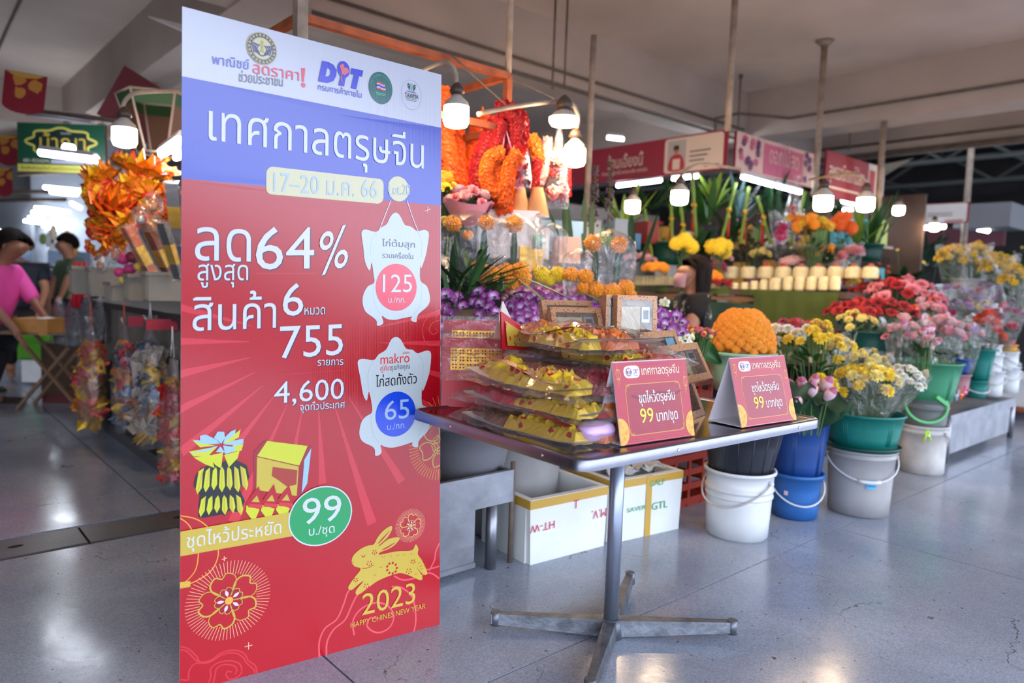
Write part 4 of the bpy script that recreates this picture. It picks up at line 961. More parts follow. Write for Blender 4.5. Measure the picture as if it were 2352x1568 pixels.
def bulb(x, y, w, D, label, disc=False):
    r = w*D/FPX/2; p = at(x, y, D); o = thing('hanging_bulb', label, 'lamp', p, 0, 'warm stall bulbs')
    if disc:
        mb = MB(); mb.lathe([(r*.2, r*.75), (r*.7, r*.5), (r, r*.15)], 20); mb.build('lamp_body', M_BODY, o)
        mb = MB(); mb.lathe([(r, r*.15), (r, -r*.1), (r*.85, -r*.35), (.001, -r*.45)], 20); mb.build('diffuser', M_BULB, o)
    else:
        mb = MB(); mb.lathe([(r*.98, r*.55), (r*1.0, -r*.55), (r*.85, -r*.92), (r*.4, -r*1.05), (.001, -r*1.08)], 22); mb.build('diffuser', M_BULB, o)
        mb = MB(); mb.lathe([(r*.28, r*1.55), (r*.45, r*1.3), (r*.9, r*.9), (r*.98, r*.55)], 20, cap0=True); mb.build('lamp_body', M_BODY, o)
    mb = MB(); z0 = r*(.7 if disc else 1.45); mb.lathe([(r*.45, z0), (r*.62, z0+r*.2), (r*.5, z0+r*.55), (r*.3, z0+r*.8), (.004, z0+r*1.0)], 14, cap0=True); mb.build('socket', M_BAK, o)
    return o
bulb(1048, 262, 58, 3.2, 'glowing bulb at the right edge of the sale board'); bulb(1320, 356, 50, 3.72, 'glowing bulb just left of the red shop sign')
bulb(1295, 276, 66, 3.6, 'flat glowing disc lamp above the white and red garland', True); bulb(286, 310, 52, 3.65, 'glowing bulb left of the sale board')
for x, y, w, lab in ((1453, 472, 34, 'small glowing bulb low between tall leaves, leftmost under the shop sign'), (1561, 450, 38, 'glowing bulb under the portrait part of the shop sign'), (1891, 463, 42, 'left one of the two close bulbs above the yellow flowers'), (1988, 466, 38, 'right one of the two close bulbs above the yellow flowers')): bulb(x, y, w, .115*FPX/w, lab)
bulb(2064, 481, 24, 7.4, 'small bulb right of the two close bulbs'); bulb(2146, 520, 20, 8.0, 'smallest bulb beneath the far white sign')
def tube(p, q, label, r=.016, fix=True, grp=None, em=None):
    p, q = Vector(p), Vector(q); o = thing('tube_lamp', label, 'lamp', p, 0, grp); d = q-p
    mb = MB(); mb.cyl((0, 0, 0), d, r, n=10); mb.build('tube', em or M_TUBE, o)
    if fix:
        mb = MB(); u = d.normalized(); w = u.cross(Vector((0, 0, 1))).normalized()*.03; z = Vector((0, 0, .02)); z2 = Vector((0, 0, .055))
        q8 = [-w+z, w+z, d+w+z, d-w+z, -w*.5+z2, w*.5+z2, d+w*.5+z2, d-w*.5+z2]; mb.add([tuple(v) for v in q8], [(0, 1, 2, 3), (7, 6, 5, 4), (0, 4, 5, 1), (1, 5, 6, 2), (2, 6, 7, 3), (3, 7, 4, 0)]); mb.build('fixture', M_FIX, o)
    return o
tube(at(1418, 427, 7.6), at(1518, 415, 7.1), 'bright tube lamp under the left half of the red shop sign'); tube(at(1545, 411, 7.0), at(1602, 405, 6.8), 'short bright tube lamp under the portrait sign')
tube(at(1705, 407, 6.6), at(1775, 426, 7.0), 'left tube lamp under the floral sign'); tube(at(1785, 428, 7.1), at(1838, 442, 7.5), 'right tube lamp under the floral sign')
tube(at(1932, 462, 8), at(1985, 474, 8.4), 'tube lamp behind the right-hand bulbs'); tube(at(1912, 484, 8.6), at(1972, 480, 8.8), 'lower tube lamp behind the right-hand bulbs')
tube(at(2045, 526, 10.4), at(2088, 524, 10.4), 'left tube lamp under the far white sign', .03); tube(at(2095, 524, 10.4), at(2170, 520, 10.4), 'long tube lamp under the far white sign', .03); tube(at(2220, 519, 11), at(2270, 530, 10.6), 'slanting tube lamp right of the far white sign', .03)
tube(at(560, 230, 7.0), at(700, 250, 6.6), 'unseen tube lamp added behind the sale board to brighten the ceiling, left', .02); tube(at(760, 330, 6.6), at(900, 350, 6.2), 'unseen tube lamp added behind the sale board to brighten the ceiling, right', .02)  # added out of sight to lighten the ceiling behind the orange frame
tube(at(1395, 316, 8.2), at(1432, 320, 8.2), 'dim far tube lamp above the left part of the red shop sign', .018)
tube(at(1440, 352, 9.0), at(1530, 345, 9.4), 'unseen tube lamp added behind the red shop sign to brighten the ceiling, left', .02); tube(at(1560, 350, 9.0), at(1640, 340, 9.4), 'unseen tube lamp added behind the red shop sign to brighten the ceiling, right', .02)  # extra lamps hidden by the sign, added to lift the ceiling past the long beam
# ---- signs
def signboard(pl, pr, zb, zt, name, label, draw):
    """vertical board from pl to pr (left to right as read)"""
    pl = Vector(pl); pr = Vector(pr); pl.z = pr.z = 0; d = pr-pl; th = math.atan2(d.y, d.x); w, h = d.length, zt-zb
    o = thing(name, label, 'sign', pl+Vector((0, 0, zb)), th)
    mb = MB(); mb.box((w/2, .012, h/2), (w, .02, h)); mb.build('panel', mat('sign_backing', '#8a1f30', .5), o)
    s = Sheet(w, h, lambda u, v, off=0: Vector((u, -off-.001, v)), None, .003)
    draw(s, w, h); s.flush('print', o); return o
SR = mat('sign_red', '#a01c34', .45); SW = mat('sign_white', '#ece4dc', .45); SC = mat('sign_cream', '#f0d8c8', .5); SK = mat('sign_black', '#3a3030', .5); SP = mat('sign_red2', '#c23a40', .5)
def rr(x0, y0, x1, y1, r):
    return [(cx+r*cos(radians(a0+15*k)), cy+r*sin(radians(a0+15*k))) for cx, cy, a0 in ((x1-r, y1-r, 0), (x0+r, y1-r, 90), (x0+r, y0+r, 180), (x1-r, y0+r, 270)) for k in range(7)]
def stx(s, t, x0, x1, yb, yt, m, off=0., ref=None): s.text(t, (x0, yb), (x1, yb), (x0, yt), m, 3, off, ref)
def card_part(s, x0, x1, h, fl=True):
    s.fill([rr(x0, h*.04, x1, h*.96, h*.1)], SC, 1); w = x1-x0
    s.fill([[(x0+w*.06, h*.1), (x0+w*.38, h*.1), (x0+w*.38, h*.9), (x0+w*.06, h*.9)]], mat('portrait_grey', '#c4b8b4', .5), 2)
    cx = x0+w*.22   # a figure in red, drawn plainly
    s.fill([smoothpts([(cx-w*.13, h*.1), (cx-w*.12, h*.4), (cx-w*.05, h*.52), (cx+w*.05, h*.52), (cx+w*.12, h*.4), (cx+w*.13, h*.1)], True, 3)], SP, 3)
    s.fill([[(cx-w*.06, h*.12), (cx+w*.07, h*.12), (cx+w*.07, h*.4), (cx-w*.06, h*.4)]], SC, 4); s.disc((cx, h*.62), w*.045, mat('portrait_skin', '#b88468', .6), 4, n=14); s.fill([[(cx-w*.05, h*.64), (cx+w*.05, h*.64), (cx+w*.045, h*.76), (cx-w*.045, h*.76)]], SK, 5)
    for k in range(3): s.stroke([(x0+w*.45, h*(.55-.12*k)), (x0+w*(.8-.05*k), h*(.55-.12*k))], h*.03, SK, 3, False)
    s.stroke([(x0+w*.7, h*.13), (x0+w*.94, h*.13)], h*.06, SP, 3, False)
bL = 0
for k in range(60):
    b = 3.67+.05*k; v = W(5.74, b, 2.4)-EYE; px_ = 1176+FPX*(v @ RT)/(v @ FW)
    if px_ < 1308: break
bL = b
def d1(s, w, h):
    s.fill([[(0, 0), (w, 0), (w, h), (0, h)]], SR, 0); stx(s, 'ร้านเอี้ยงนี้', w*.30, w*.53, h*.36, h*.62, SC, .03); stx(s, 'จำหน่ายดอกไม้ พวงมาลัย ทุกชนิด', w*.26, w*.56, h*.18, h*.26, SC); card_part(s, w*.66, w*.985, h)
signboard(W(5.72, bL), W(5.72, 3.68), 2.235, 2.585, 'shop_sign', 'long dark red shop sign with cream Thai lettering and a portrait panel', d1)
FLW = mat('floral_sign_ground', '#dcb4a8', .5, noise=.25, nscale=3); FPK = mat('floral_sign_pink', '#c85a78', .5); FPU = mat('floral_sign_purple', '#6a3468', .5)
def d2(s, w, h):
    s.fill([[(0, 0), (w, 0), (w, h), (0, h)]], FLW, 0); s.fill([[(w*.3, h*.06), (w*.78, h*.06), (w*.78, h*.9), (w*.3, h*.9)]], FPK, 1)
    r = random.Random(5)
    for k in range(26):
        x = w*(.04+.2*r.random()) if k < 16 else w*(.82+.16*r.random()); y = h*(.15+.75*r.random()); a0 = r.random()*6
        for q in range(5): s.disc((x+.022*cos(a0+1.257*q), y+.022*sin(a0+1.257*q)), .016, FPU if k % 3 else FPK, 2+k % 2, n=8)
    stx(s, 'ดอกไม้สด', w*.36, w*.72, h*.4, h*.75, FLW, .02); 
    for k in (1, 2, 3): s.stroke([(w*(.3+.16*k), h*.05), (w*(.3+.16*k), h*.92)], .006, FPU, 4, False)
aR = 5.8
for k in range(200):
    aR = 5.8+.02*k; v = W(aR, 3.64, 2.4)-EYE
    if 1176+FPX*(v @ RT)/(v @ FW) > 1878: break
signboard(W(5.80, 3.64), W(aR, 3.64), 2.235, 2.575, 'floral_sign', 'pink floral banner sign between the red shop signs', d2)
def d3(s, w, h):
    s.fill([[(0, 0), (w, 0), (w, h), (0, h)]], mat('sign_red3', '#9c2026', .45), 0); stx(s, 'สุพรรณีดอกไม้สด', w*.04, w*.62, h*.42, h*.68, SC, .04); s.stroke([(w*.08, h*.22), (w*.55, h*.22)], h*.05, SC, 3, False)
    s.fill([[(w*.70, 0), (w, 0), (w, h), (w*.70, h)]], SC, 1); s.fill([[(w*.72, h*.2), (w*.82, h*.2), (w*.82, h*.85), (w*.72, h*.85)]], SP, 2); s.fill([[(w*.93, h*.75), (w*.98, h*.75), (w*.98, h*.95), (w*.93, h*.95)]], SP, 2)
for k in range(300):
    a3 = aR+.1+.02*k; v = W(a3, 3.60, 2.3)-EYE
    if 1176+FPX*(v @ RT)/(v @ FW) > 2025: break
signboard(W(aR+.08, 3.60), W(a3, 3.60), 2.17, 2.64, 'shop_sign', 'small dark red shop sign on the right, its lettering running away from us', d3)
def d4(s, w, h):
    s.fill([[(0, 0), (w, 0), (w, h), (0, h)]], SR, 0); stx(s, 'รัตนา', w*.15, w*.32, h*.42, h*.7, SC, .02); s.fill([rr(w*.55, h*.04, w*.99, h*.96, h*.1)], SW, 1)
    s.fill([[(w*.58, h*.1), (w*.70, h*.1), (w*.70, h*.9), (w*.58, h*.9)]], mat('portrait_grey', '#c4b8b4', .5), 2)
    for k in range(2): s.stroke([(w*.74, h*(.5-.12*k)), (w*.9, h*(.5-.12*k))], h*.03, SK, 3, False)
    s.stroke([(w*.85, h*.12), (w*.97, h*.12)], h*.06, SP, 3, False)
pR = at(2225, 490, 10.0); pL = pR+B*1.95; signboard(pL, pR, at(2225, 511, 10.0).z, at(2225, 463, 10.0).z, 'shop_sign', 'far dark red and white shop sign at the right, half hidden by lamps', d4)
# far dark sign and a grey boxed canopy
p = at(2160, 545, 12.5); mb = MB(); mb.box((0, 0, 0), (1.9, .1, .32)); tag(mb.build('far_canopy', mat('maroon_canopy', '#5c2c34', .7), loc=p, rot=(0, 0, TH+pi/2)), 'dark maroon canopy strip below the far white sign', 'canopy')
p = at(2275, 500, 10.6); mb = MB(); mb.box((0, 0, 0), (.8, .7, .34)); tag(mb.build('duct_box', mat('duct_grey', '#77787a', .7), loc=p, rot=(0, 0, TH)), 'grey boxed duct right of the far white sign', 'duct')
# pale plastic sheet hanging at the right under the beam
mb = MB(); q = [at(1930, 370, 9.0), at(2100, 362, 8.4), at(2030, 405, 8.6), at(1985, 400, 8.8)]; c0 = q[0].copy()
mb.grid(lambda u, v: (q[0].lerp(q[1], u)).lerp(q[3].lerp(q[2], u), v)-c0+Vector((0, 0, -.06*sin(pi*u))), 10, 5); tag(mb.build('plastic_sheet', mat('sheet_grey', '#8f948f', .5), loc=c0), 'pale plastic sheet slung from the far beam', 'sheet')
# ---- left: green shop sign, red banners, cage lantern and lamps
def d5(s, w, h):
    g = mat('sign_green', '#145038', .45); s.fill([[(0, 0), (w, 0), (w, h), (0, h)]], g, 0); yg = mat('sign_lime', '#d8d060', .5)
    s.fill([[(0, 0), (w, 0), (w, h*.15), (0, h*.15)]], yg, 1); s.fill([[(w*.38, h*.18), (w*.98, h*.18), (w*.98, h*.26), (w*.38, h*.26)]], mat('sign_lilac', '#b8b8d0', .5), 1)
    stx(s, '081-9224294,', w*.07, w*.37, h*.19, h*.26, SW, .01, '0'); stx(s, 'รับสั่งทำชุดไหว้ ผลไม้ทุกชนิด', w*.04, w*.7, h*.045, h*.09, g, .01)
    P = [(w*.5+w*.37*(1+.10*cos(8*t))*cos(t), h*.62+h*.27*(1+.08*cos(8*t))*sin(t)) for t in [2*pi*k/64 for k in range(64)]]
    s.fill([P], mat('sign_deep_green', '#0c2c28', .5), 1); s.stroke(P, .02, yg, 2, False, True)
    stx(s, 'น้ำญา', w*.26, w*.78, h*.46, h*.70, mat('sign_gold', '#d8b848', .4), .03); stx(s, 'ขนมเปี๊ยะ', w*.5, w*.62, h*.78, h*.82, SW)
pl, pr = at(41, 340, 6.6), at(243, 340, 6.6)
signboard(pl, pr, at(140, 396, 6.6).z, at(140, 284, 6.6).z, 'shop_sign', 'green hanging shop sign with a gold scalloped frame at the left', d5)
M_BAN = joss('banner_print', '#8c2030', '#c88a3c', 7, .3); M_BANE = mat('banner_gold', '#c89a3c', .5)
def banner(x0, y0, x1, y1, D, lab, tilt=0.):
    c = at((x0+x1)/2, y0, D); w = (x1-x0)*D/FPX; h = (y1-y0)*D/FPX; o = thing('red_banner', lab, 'banner', c, .1, 'red festival banners', (0, tilt, .1))
    P = [(-w/2, 0), (w/2, 0), (w/2, -h*.8)]+[(w/2*cos(t), -h*.8-h*.2*sin(t)) for t in [pi*k/10 for k in range(1, 10)]]+[(-w/2, -h*.8)]
    mb = MB(); mb.add([(x, 0, z) for x, z in P]+[(x, .004, z) for x, z in P], [tuple(range(len(P))), tuple(range(2*len(P)-1, len(P)-1, -1))]); mb.build('cloth', M_BAN, o)
    mb = MB(); mb.add([(x, -.004, z) for x, z in [(-w*.45, -.002), (w*.45, -.002), (w*.3, -h*.09), (0, -h*.13), (-w*.3, -h*.09)]], [(0, 1, 2, 3, 4)]); mb.build('gold_trim', M_BANE, o)
    s = Sheet(w, h, lambda u, v, off=0: Vector((u, -.004-off, v)), None, .002); s.ring((0, -h*.5), w*.22, w*.06, M_BANE, 0); s.disc((0, -h*.5), w*.1, mat('banner_pink', '#c86a70', .5), 1); s.disc((w*.25, -h*.82), w*.1, M_BANE, 1); s.disc((-w*.2, -h*.85), w*.09, M_BANE, 1); s.flush('emblem_print', o)
banner(15, 168, 105, 258, 5.2, 'red banner with a gold emblem hanging top left under the ceiling', .12); banner(-5, 310, 42, 378, 6.9, 'red banner behind the left end of the green sign', 0); banner(-8, 385, 26, 450, 7.4, 'lowest dark red banner at the left picture edge', 0)
# lamp bar in front of green sign
o = conduit([at(48, 252, 6.0), at(290, 280, 5.0)], .018, 'dark bar crossing above the green sign', 'bar', None, 'lamp_bar')
tube(at(62, 262, 6.0), at(212, 280, 5.6), 'unlit tube lamp hanging under the dark bar', .015, True, None, mat('tube_off', '#d4d8e0', .3))
tube(at(95, 350, 6.2), at(220, 366, 5.8), 'bright tube lamp crossing the green sign', .03); tube(at(150, 343, 6.1), at(166, 346, 6.1), 'bright bulb crossing the green sign', .05, False)
tube(at(372, 354, 4.6), at(418, 322, 4.2), 'bright tube lamp at the left edge of the sale board', .024); tube(at(404, 362, 4.8), at(430, 352, 4.5), 'second tube lamp at the left edge of the sale board', .02)
for i, (x0, y0, x1, y1, D) in enumerate(((103, 430, 186, 438, 9), (118, 441, 176, 446, 9), (82, 477, 120, 480, 11), (126, 482, 158, 487, 11), (75, 487, 142, 495, 11.5), (68, 499, 100, 503, 12), (125, 505, 172, 508, 12), (57, 507, 135, 516, 12.5), (100, 520, 135, 527, 12.8), (165, 467, 184, 477, 9), (0, 530, 8, 535, 12))):
    tube(at(x0, y0, D), at(x1, y1, D-.3), 'bright tube lamp far down the left aisle, ' + ['upper of the two below the green sign', 'lower of the two below the green sign', 'top left of the cluster', 'top right of the cluster', 'second from top in the cluster', 'at the left end of the cluster', 'at the right end of the cluster', 'second lowest in the cluster', 'lowest in the cluster', 'short slanting one right of the cluster', 'cut by the left picture edge'][i], .022, False)
# cage-like lantern frame at the upper left
cg = thing('lantern_frame', 'six-sided hanging lantern frame with green top panels left of the sale board', 'lantern', at(365, 270, 4.9), .3)
mb = MB(); R1_, R2_, h1 = .26, .13, -.24
mb2 = MB(); mg = MB()
for k in range(6):
    a0, a1 = 2*pi*k/6, 2*pi*(k+1)/6; t0, t1 = Vector((R1_*cos(a0), R1_*sin(a0), .13)), Vector((R1_*cos(a1), R1_*sin(a1), .13)); b0, b1 = Vector((R2_*cos(a0), R2_*sin(a0), h1)), Vector((R2_*cos(a1), R2_*sin(a1), h1))
    mb.tube([t0, t1], .008, 5); mb.tube([b0, b1], .008, 5); mb.tube([t0, b0], .008, 5)
    m0, m1 = t0.lerp(b0, .22), t1.lerp(b1, .22); mg.quad(t0, t1, m1, m0); 
    if k % 2: mb2.quad(m0, m1, b1, b0)
mb.build('frame', mat('lantern_cream', '#c8b4a0', .5), cg); mg.build('green_panel', mat('lantern_green', '#2c6038', .5), cg); mb2.build('side_panel', mat('lantern_brown', '#7c5c48', .6), cg)
mb = MB(); mb.box((0, 0, 0), (.9, .02, .42)); tag(mb.build('maroon_board', mat('maroon_board', '#6a2430', .6), loc=at(392, 290, 5.6), rot=(0, .45, .7)), 'maroon board behind the lantern frame', 'board')

# ================================================================== STALL FURNITURE, BUCKETS AND BOXES
def pl(name, c, rough=.38): return mat('plastic_'+name, c, rough, noise=.08, nscale=14, spec=.5)
B_WHITE = mat('pail_white', '#d6d8d8', .4, noise=.10, nscale=7); B_DIRTY = mat('pail_dirty', '#c4c0ba', .6, noise=.35, nscale=6, bump=.05)
B_BLACK = pl('black', '#22252e'); B_BLUE = pl('blue', '#164080'); B_LBLUE = pl('light_blue', '#2862a4'); B_GREY = pl('grey', '#a3a19f'); B_TEAL = pl('teal', '#0f7468'); B_DGREEN = pl('dark_green', '#0c4438')
B_GREEN = pl('green', '#3c8a64'); B_MINT = pl('mint', '#9cc8a4'); B_MAUVE = pl('mauve', '#a8787c'); B_RBLUE = pl('royal_blue', '#1e4494'); B_YELL = pl('amber', '#c98a1c'); B_REDP = pl('pink_red', '#b04050'); B_DGREY = pl('dark_grey', '#6c706e')
def bucket(P, r0, r1, h, m, label, name='bucket', rim=.010, ribs=0, rings=(), handle=None, hm=None, cat='bucket', group=None, bands=(), grip=False, inside=.03):
    o = thing(name, label, cat, P, 0, group)
    mb = MB(); R = lambda z: r0+(r1-r0)*z/h
    prof = [(.002, .002), (r0-.006, 0), (r0, .006)]+[(R(z), z) for z in (h*.3, h*.6)]
    for rz in sorted(rings): prof += [(R(rz), rz-.008), (R(rz)+.006, rz-.006), (R(rz)+.006, rz+.004), (R(rz), rz+.006)]
    prof = sorted(prof[:3], key=lambda q: q[1])+sorted([q for q in prof[3:]], key=lambda q: q[1])
    prof += [(R(h)-.001, h-rim*1.6), (r1+rim, h-rim*1.5), (r1+rim, h-rim*.2), (r1+rim*.5, h), (r1-.004, h-.003), (R(h*.5)-.006, h*.5), (r0*.98-.006, inside), (.003, inside)]
    mb.lathe(prof, 32)
    mb.build('body', m, o)
    if ribs:
        mr = MB()
        for k in range(ribs):
            for d in (-.06, 0, .06) if ribs < 8 else (0,):
                a = 2*pi*k/ribs+d; mr.tube([(R(.02)*cos(a), R(.02)*sin(a), .02), (R(h-.03)*cos(a), R(h-.03)*sin(a), h-.03)], .0022, 4)
        mr.build('ribbing', m, o, kind='stuff')
    if handle is not None:
        ang, drop = handle; hh = MB(); z0 = h-.045; rr_ = R(z0)+.012; pts = []
        for k in range(21):
            t = pi*k/20; x, y = rr_*cos(t), rr_*sin(t)*1.03+.004; z = z0-rr_*sin(t)*sin(drop)*.85; pts.append((x*1.0, -y, z))
        M_ = Matrix.Rotation(math.atan2(-P[1], -P[0])+pi/2+ang, 4, 'Z'); hh.tube(pts, .0045, 7, M=M_); hb = hh.build('handle', hm or B_WHITE, o)
        if grip: g = MB(); g.tube(pts[8:13], .010, 8, M=M_); g.build('grip', hm or B_WHITE, hb)
        for sx in (-1, 1): e = MB(); e.cyl(M_ @ Vector((sx*(rr_-.012), 0, z0)), M_ @ Vector((sx*(rr_+.006), 0, z0)), .012, .010, 10); e.build('handle_lug', m, o)
    return o
def bfloor(x, yb, wb):
    """centre on the floor of a round thing whose front foot meets pixel (x, yb), wb pixels wide"""
    p = onz(x, yb, 0); r = wb*p.length/FPX/2; d = Vector((p.x, p.y, 0)).normalized(); return p+d*r, r
def rad(w, P): return w*(P-EYE).dot(FW)/FPX/2
def zat(P, x, y): return at(x, y, P.y).z
# pail 1 + black bucket
P, r = bfloor(1690, 1246, 138); h = zat(P, 1700, 1072)
bucket(P, r, rad(150, P), h, B_WHITE, 'white ridged pail with a black bucket stacked in it, right of the table pole', rings=(h*.72, h*.62), handle=(-.55, .95), hm=B_DIRTY)
Q1 = P+Vector((0, 0, h-.06)); h2 = zat(P, 1700, 962)-Q1.z
bucket(Q1, rad(128, P), rad(182, P), h2, B_BLACK, 'black bucket standing in the white ridged pail under the table edge', ribs=16)
TOP1 = Q1+Vector((0, 0, h2))
# blue pair
P, r = bfloor(1822, 1196, 98); h = zat(P, 1828, 1080)
o = bucket(P, r, rad(112, P), h, B_LBLUE, 'light blue bucket with a small pink sticker, lower of the blue pair', rim=.012, handle=(.3, 1.1))
s = MB(); dd = (EYE-P); a = math.atan2(dd.y, dd.x)-.35; s.grid(lambda u, v: ((r+.012)*cos(a+.16*(u-.5)), (r+.012)*sin(a+.16*(u-.5)), h*.55+.022*v), 3, 1); s.build('sticker', mat('sticker_pink', '#d8b4c0', .5), o)
Q2 = P+Vector((0, 0, h-.05)); h2 = zat(P, 1840, 955)-Q2.z
bucket(Q2, rad(100, P), rad(130, P), h2, B_BLUE, 'darker blue bucket full of lotus buds, upper of the blue pair', ribs=6)
TOP2 = Q2+Vector((0, 0, h2))
# grey pail + green lid + teal tub
P, r = bfloor(1968, 1189, 122); h = zat(P, 1975, 1024)
o = bucket(P, r, rad(142, P), h, B_GREY, 'grey pail with a white swing handle and light blue label', rings=(h*.90,), handle=(.25, .78), hm=B_WHITE, grip=True)
dd = EYE-P; a = math.atan2(dd.y, dd.x)+.35; s = MB(); s.grid(lambda u, v: ((r+.013)*cos(a+.30*(u-.5)), (r+.013)*sin(a+.30*(u-.5)), h*.46+.045*v), 5, 1); sl = s.build('label_sticker', mat('sticker_blue', '#4ab0dc', .5), o)
for k in range(2): s = MB(); s.grid(lambda u, v: ((r+.0145)*cos(a+.26*(u-.5)), (r+.0145)*sin(a+.26*(u-.5)), h*.46+.012+.016*k+.006*v), 5, 1); s.build('printed_line', mat('sticker_ink', '#2c6c98', .5), sl)
Q3 = P+Vector((0, 0, h-.012)); o = bucket(Q3, rad(150, P), rad(156, P), .03, B_DGREEN, 'flat dark green tub rim resting on the grey pail', name='tub', rim=.006, cat='tub')
Q3 = Q3+Vector((0, 0, .024)); h2 = zat(P, 2000, 944)-Q3.z
bucket(Q3, rad(140, P), rad(166, P), h2, B_TEAL, 'teal tub of yellow and white chrysanthemums on the grey pail', name='tub', cat='tub', ribs=5, rim=.008)
TOP3 = Q3+Vector((0, 0, h2))
# dirty white pail + grey bucket + green tub with hoop
P, r = bfloor(2112, 1091, 86); h = zat(P, 2118, 972)
bucket(P, r, rad(98, P), h, B_DIRTY, 'stained white pail left of the steel tank', rings=(h*.86,), handle=(2.6, 1.1), hm=B_DIRTY)
Q4 = P+Vector((0, 0, h-.05)); h2 = zat(P, 2120, 912)-Q4.z
bucket(Q4, rad(84, P), rad(100, P), h2, B_DGREY, 'grey ringed bucket between the stained pail and the green tub', rings=(h2*.75,), rim=.008)
Q4b = Q4+Vector((0, 0, h2-.012)); h3 = zat(P, 2118, 828)-Q4b.z
bucket(Q4b, rad(106, P), rad(138, P), h3, B_GREEN, 'green tub of wrapped pink flowers above the stained pail', name='tub', cat='tub', ribs=5, rim=.008)
TOP4 = Q4b+Vector((0, 0, h3))
hp = thing('green_hoop', 'light green plastic hoop handle with a lime peg hanging at the stained pail', 'hoop', at(2128, 930, P.y-.17), .2)
mb = MB(); mb.tube([(.16*cos(t), 0, .11*sin(t)) for t in [pi*.95+k*(1.25*pi)/18 for k in range(19)]], .009, 7, M=Matrix.Rotation(.25, 4, 'Y')); mb.build('hoop', mat('hoop_green', '#5cb86c', .4), hp)
mb = MB(); mb.box((.0, 0, 0), (.10, .02, .022), M=Matrix.Translation((.10, -.01, .03)) @ Matrix.Rotation(.55, 4, 'Y')); mb.build('hoop_clasp', mat('hoop_green', '#5cb86c', .4), hp)
def peg(P, c, name, rz=0., tl=0.3, label=''):
    o = thing('clothes_peg', label, 'peg', P, rz); m = mat('peg_'+name, c, .4)
    for s in (-1, 1):
        mb = MB(); mb.tube([(s*.004, 0, -.035), (s*.010, 0, .0), (s*.022, 0, .038)], [.005, .008, .006], 6, M=Matrix.Rotation(tl, 4, 'Y')); mb.build('jaw', m, o)
    mb = MB(); mb.cyl((-.012, -.006, 0), (.012, -.006, 0), .004, n=6); mb.build('spring', M_SCREW, o)
peg(at(2130, 1000, P.y-.2), '#b8e02c', 'lime', 0, 3.1, 'lime green peg clipped to the light green hoop')
# steel tank at the right
tkL, tkR = W(5.57, 1.70), W(7.12, 1.70); zt2 = at(2174, 953, tkL.y).z
o = thing('steel_tank', 'long grey steel tank on the floor at the right carrying buckets', 'tank', tkL, TH)
Lk = (tkR-tkL).length
mb = MB(); mb.box((Lk/2, .01, zt2/2+.02), (Lk-.06, .012, zt2-.06)); mb.build('front_panel', M_STEELW, o)
mb = MB(); mb.box((Lk/2, .26, zt2-.02), (Lk, .54, .03)); mb.build('top', M_STEELW, o)
mb = MB(); mb.box((Lk/2, -.006, zt2-.035), (Lk+.01, .02, .07)); mb.build('rim', M_STEELW, o)
for x in (.0, Lk-.02):
    for y in (.0, .5): mb = MB(); mb.cyl((x, y, 0), (x, y, zt2-.02), .022, n=10); mb.build('leg', M_STEELW, o)
mb = MB(); mb.box((.02, .26, zt2/2+.02), (.012, .5, zt2-.06)); mb.build('side_panel', M_STEELW, o)
for i, (x, y, c, n_) in enumerate(((2183, 905, '#e06a30', 'orange'), (2197, 908, '#a0b4c8', 'pale'), (2208, 906, '#e06a30', 'orange'), (2217, 900, '#d83c78', 'pink'))): peg(at(x, y, 4.95+.05*i), c, n_, .3, -.5+.3*i, '%s clothes peg on the left corner of the steel tank' % ['leftmost orange', 'pale grey', 'second orange', 'rightmost pink'][i])
def onpx(x, yb, w, yt, wt, Y, m, lab, **k):
    p = at(x, yb, Y); bucket(p, rad(w, p), rad(wt, p), zat(p, x, yt)-p.z, m, lab, **k); return p+Vector((0, 0, zat(p, x, yt)-p.z))
T5 = onpx(2198, 905, 40, 858, 50, 5.35, B_MAUVE, 'mauve bucket at the left end of the steel tank', rim=.006)
T5 = onpx(2203, 858, 40, 822, 56, 5.35, B_RBLUE, 'royal blue bucket stacked on the mauve bucket', rim=.006)
T6 = onpx(2238, 912, 42, 872, 50, 5.5, B_TEAL, 'small teal bucket standing on the steel tank', rim=.006, handle=(.5, .6))
T6 = onpx(2246, 874, 42, 800, 62, 5.5, B_TEAL, 'taller teal bucket stacked on the small teal one', rim=.006, ribs=5)
for k, (yb, yt) in enumerate(((908, 850), (862, 812), (828, 790))): onpx(2276-k*2, yb, 42, yt, 46, 5.9, B_WHITE, '%s white pail of the left stack on the tank' % ['bottom', 'middle', 'top'][k], rim=.006, handle=(.4+k, .9))
for k, (yb, yt) in enumerate(((900, 840), (852, 806))): onpx(2312-k*2, yb, 44, yt, 46, 6.15, B_WHITE, '%s white pail of the right stack on the tank' % ['bottom', 'top'][k], rim=.006, handle=(.4+k, .9))
onpx(2310, 808, 40, 790, 44, 6.15, B_YELL, 'amber bucket rim on the right stack of pails', rim=.006, handle=(.3, .9)); onpx(2310, 792, 34, 778, 38, 6.15, B_REDP, 'pink-red bucket on top of the right stack', rim=.004)
# white foam crate far right on a low shelf
o = thing('foam_crate', 'white foam crate on a low shelf at the right picture edge', 'crate', at(2350, 925, 7.2), TH); mb = MB(); mb.box((0, 0, .12), (.7, .4, .24)); mb.build('body', mat('foam', '#dcdcd8', .7), o); mb = MB(); mb.box((0, 0, .26), (.74, .44, .04)); mb.build('lid', mat('foam', '#dcdcd8', .7), o)
mb = MB(); mb.box((0, 0, -.02), (.9, .5, .03)); mb.build('shelf_board', M_ORNG, o)
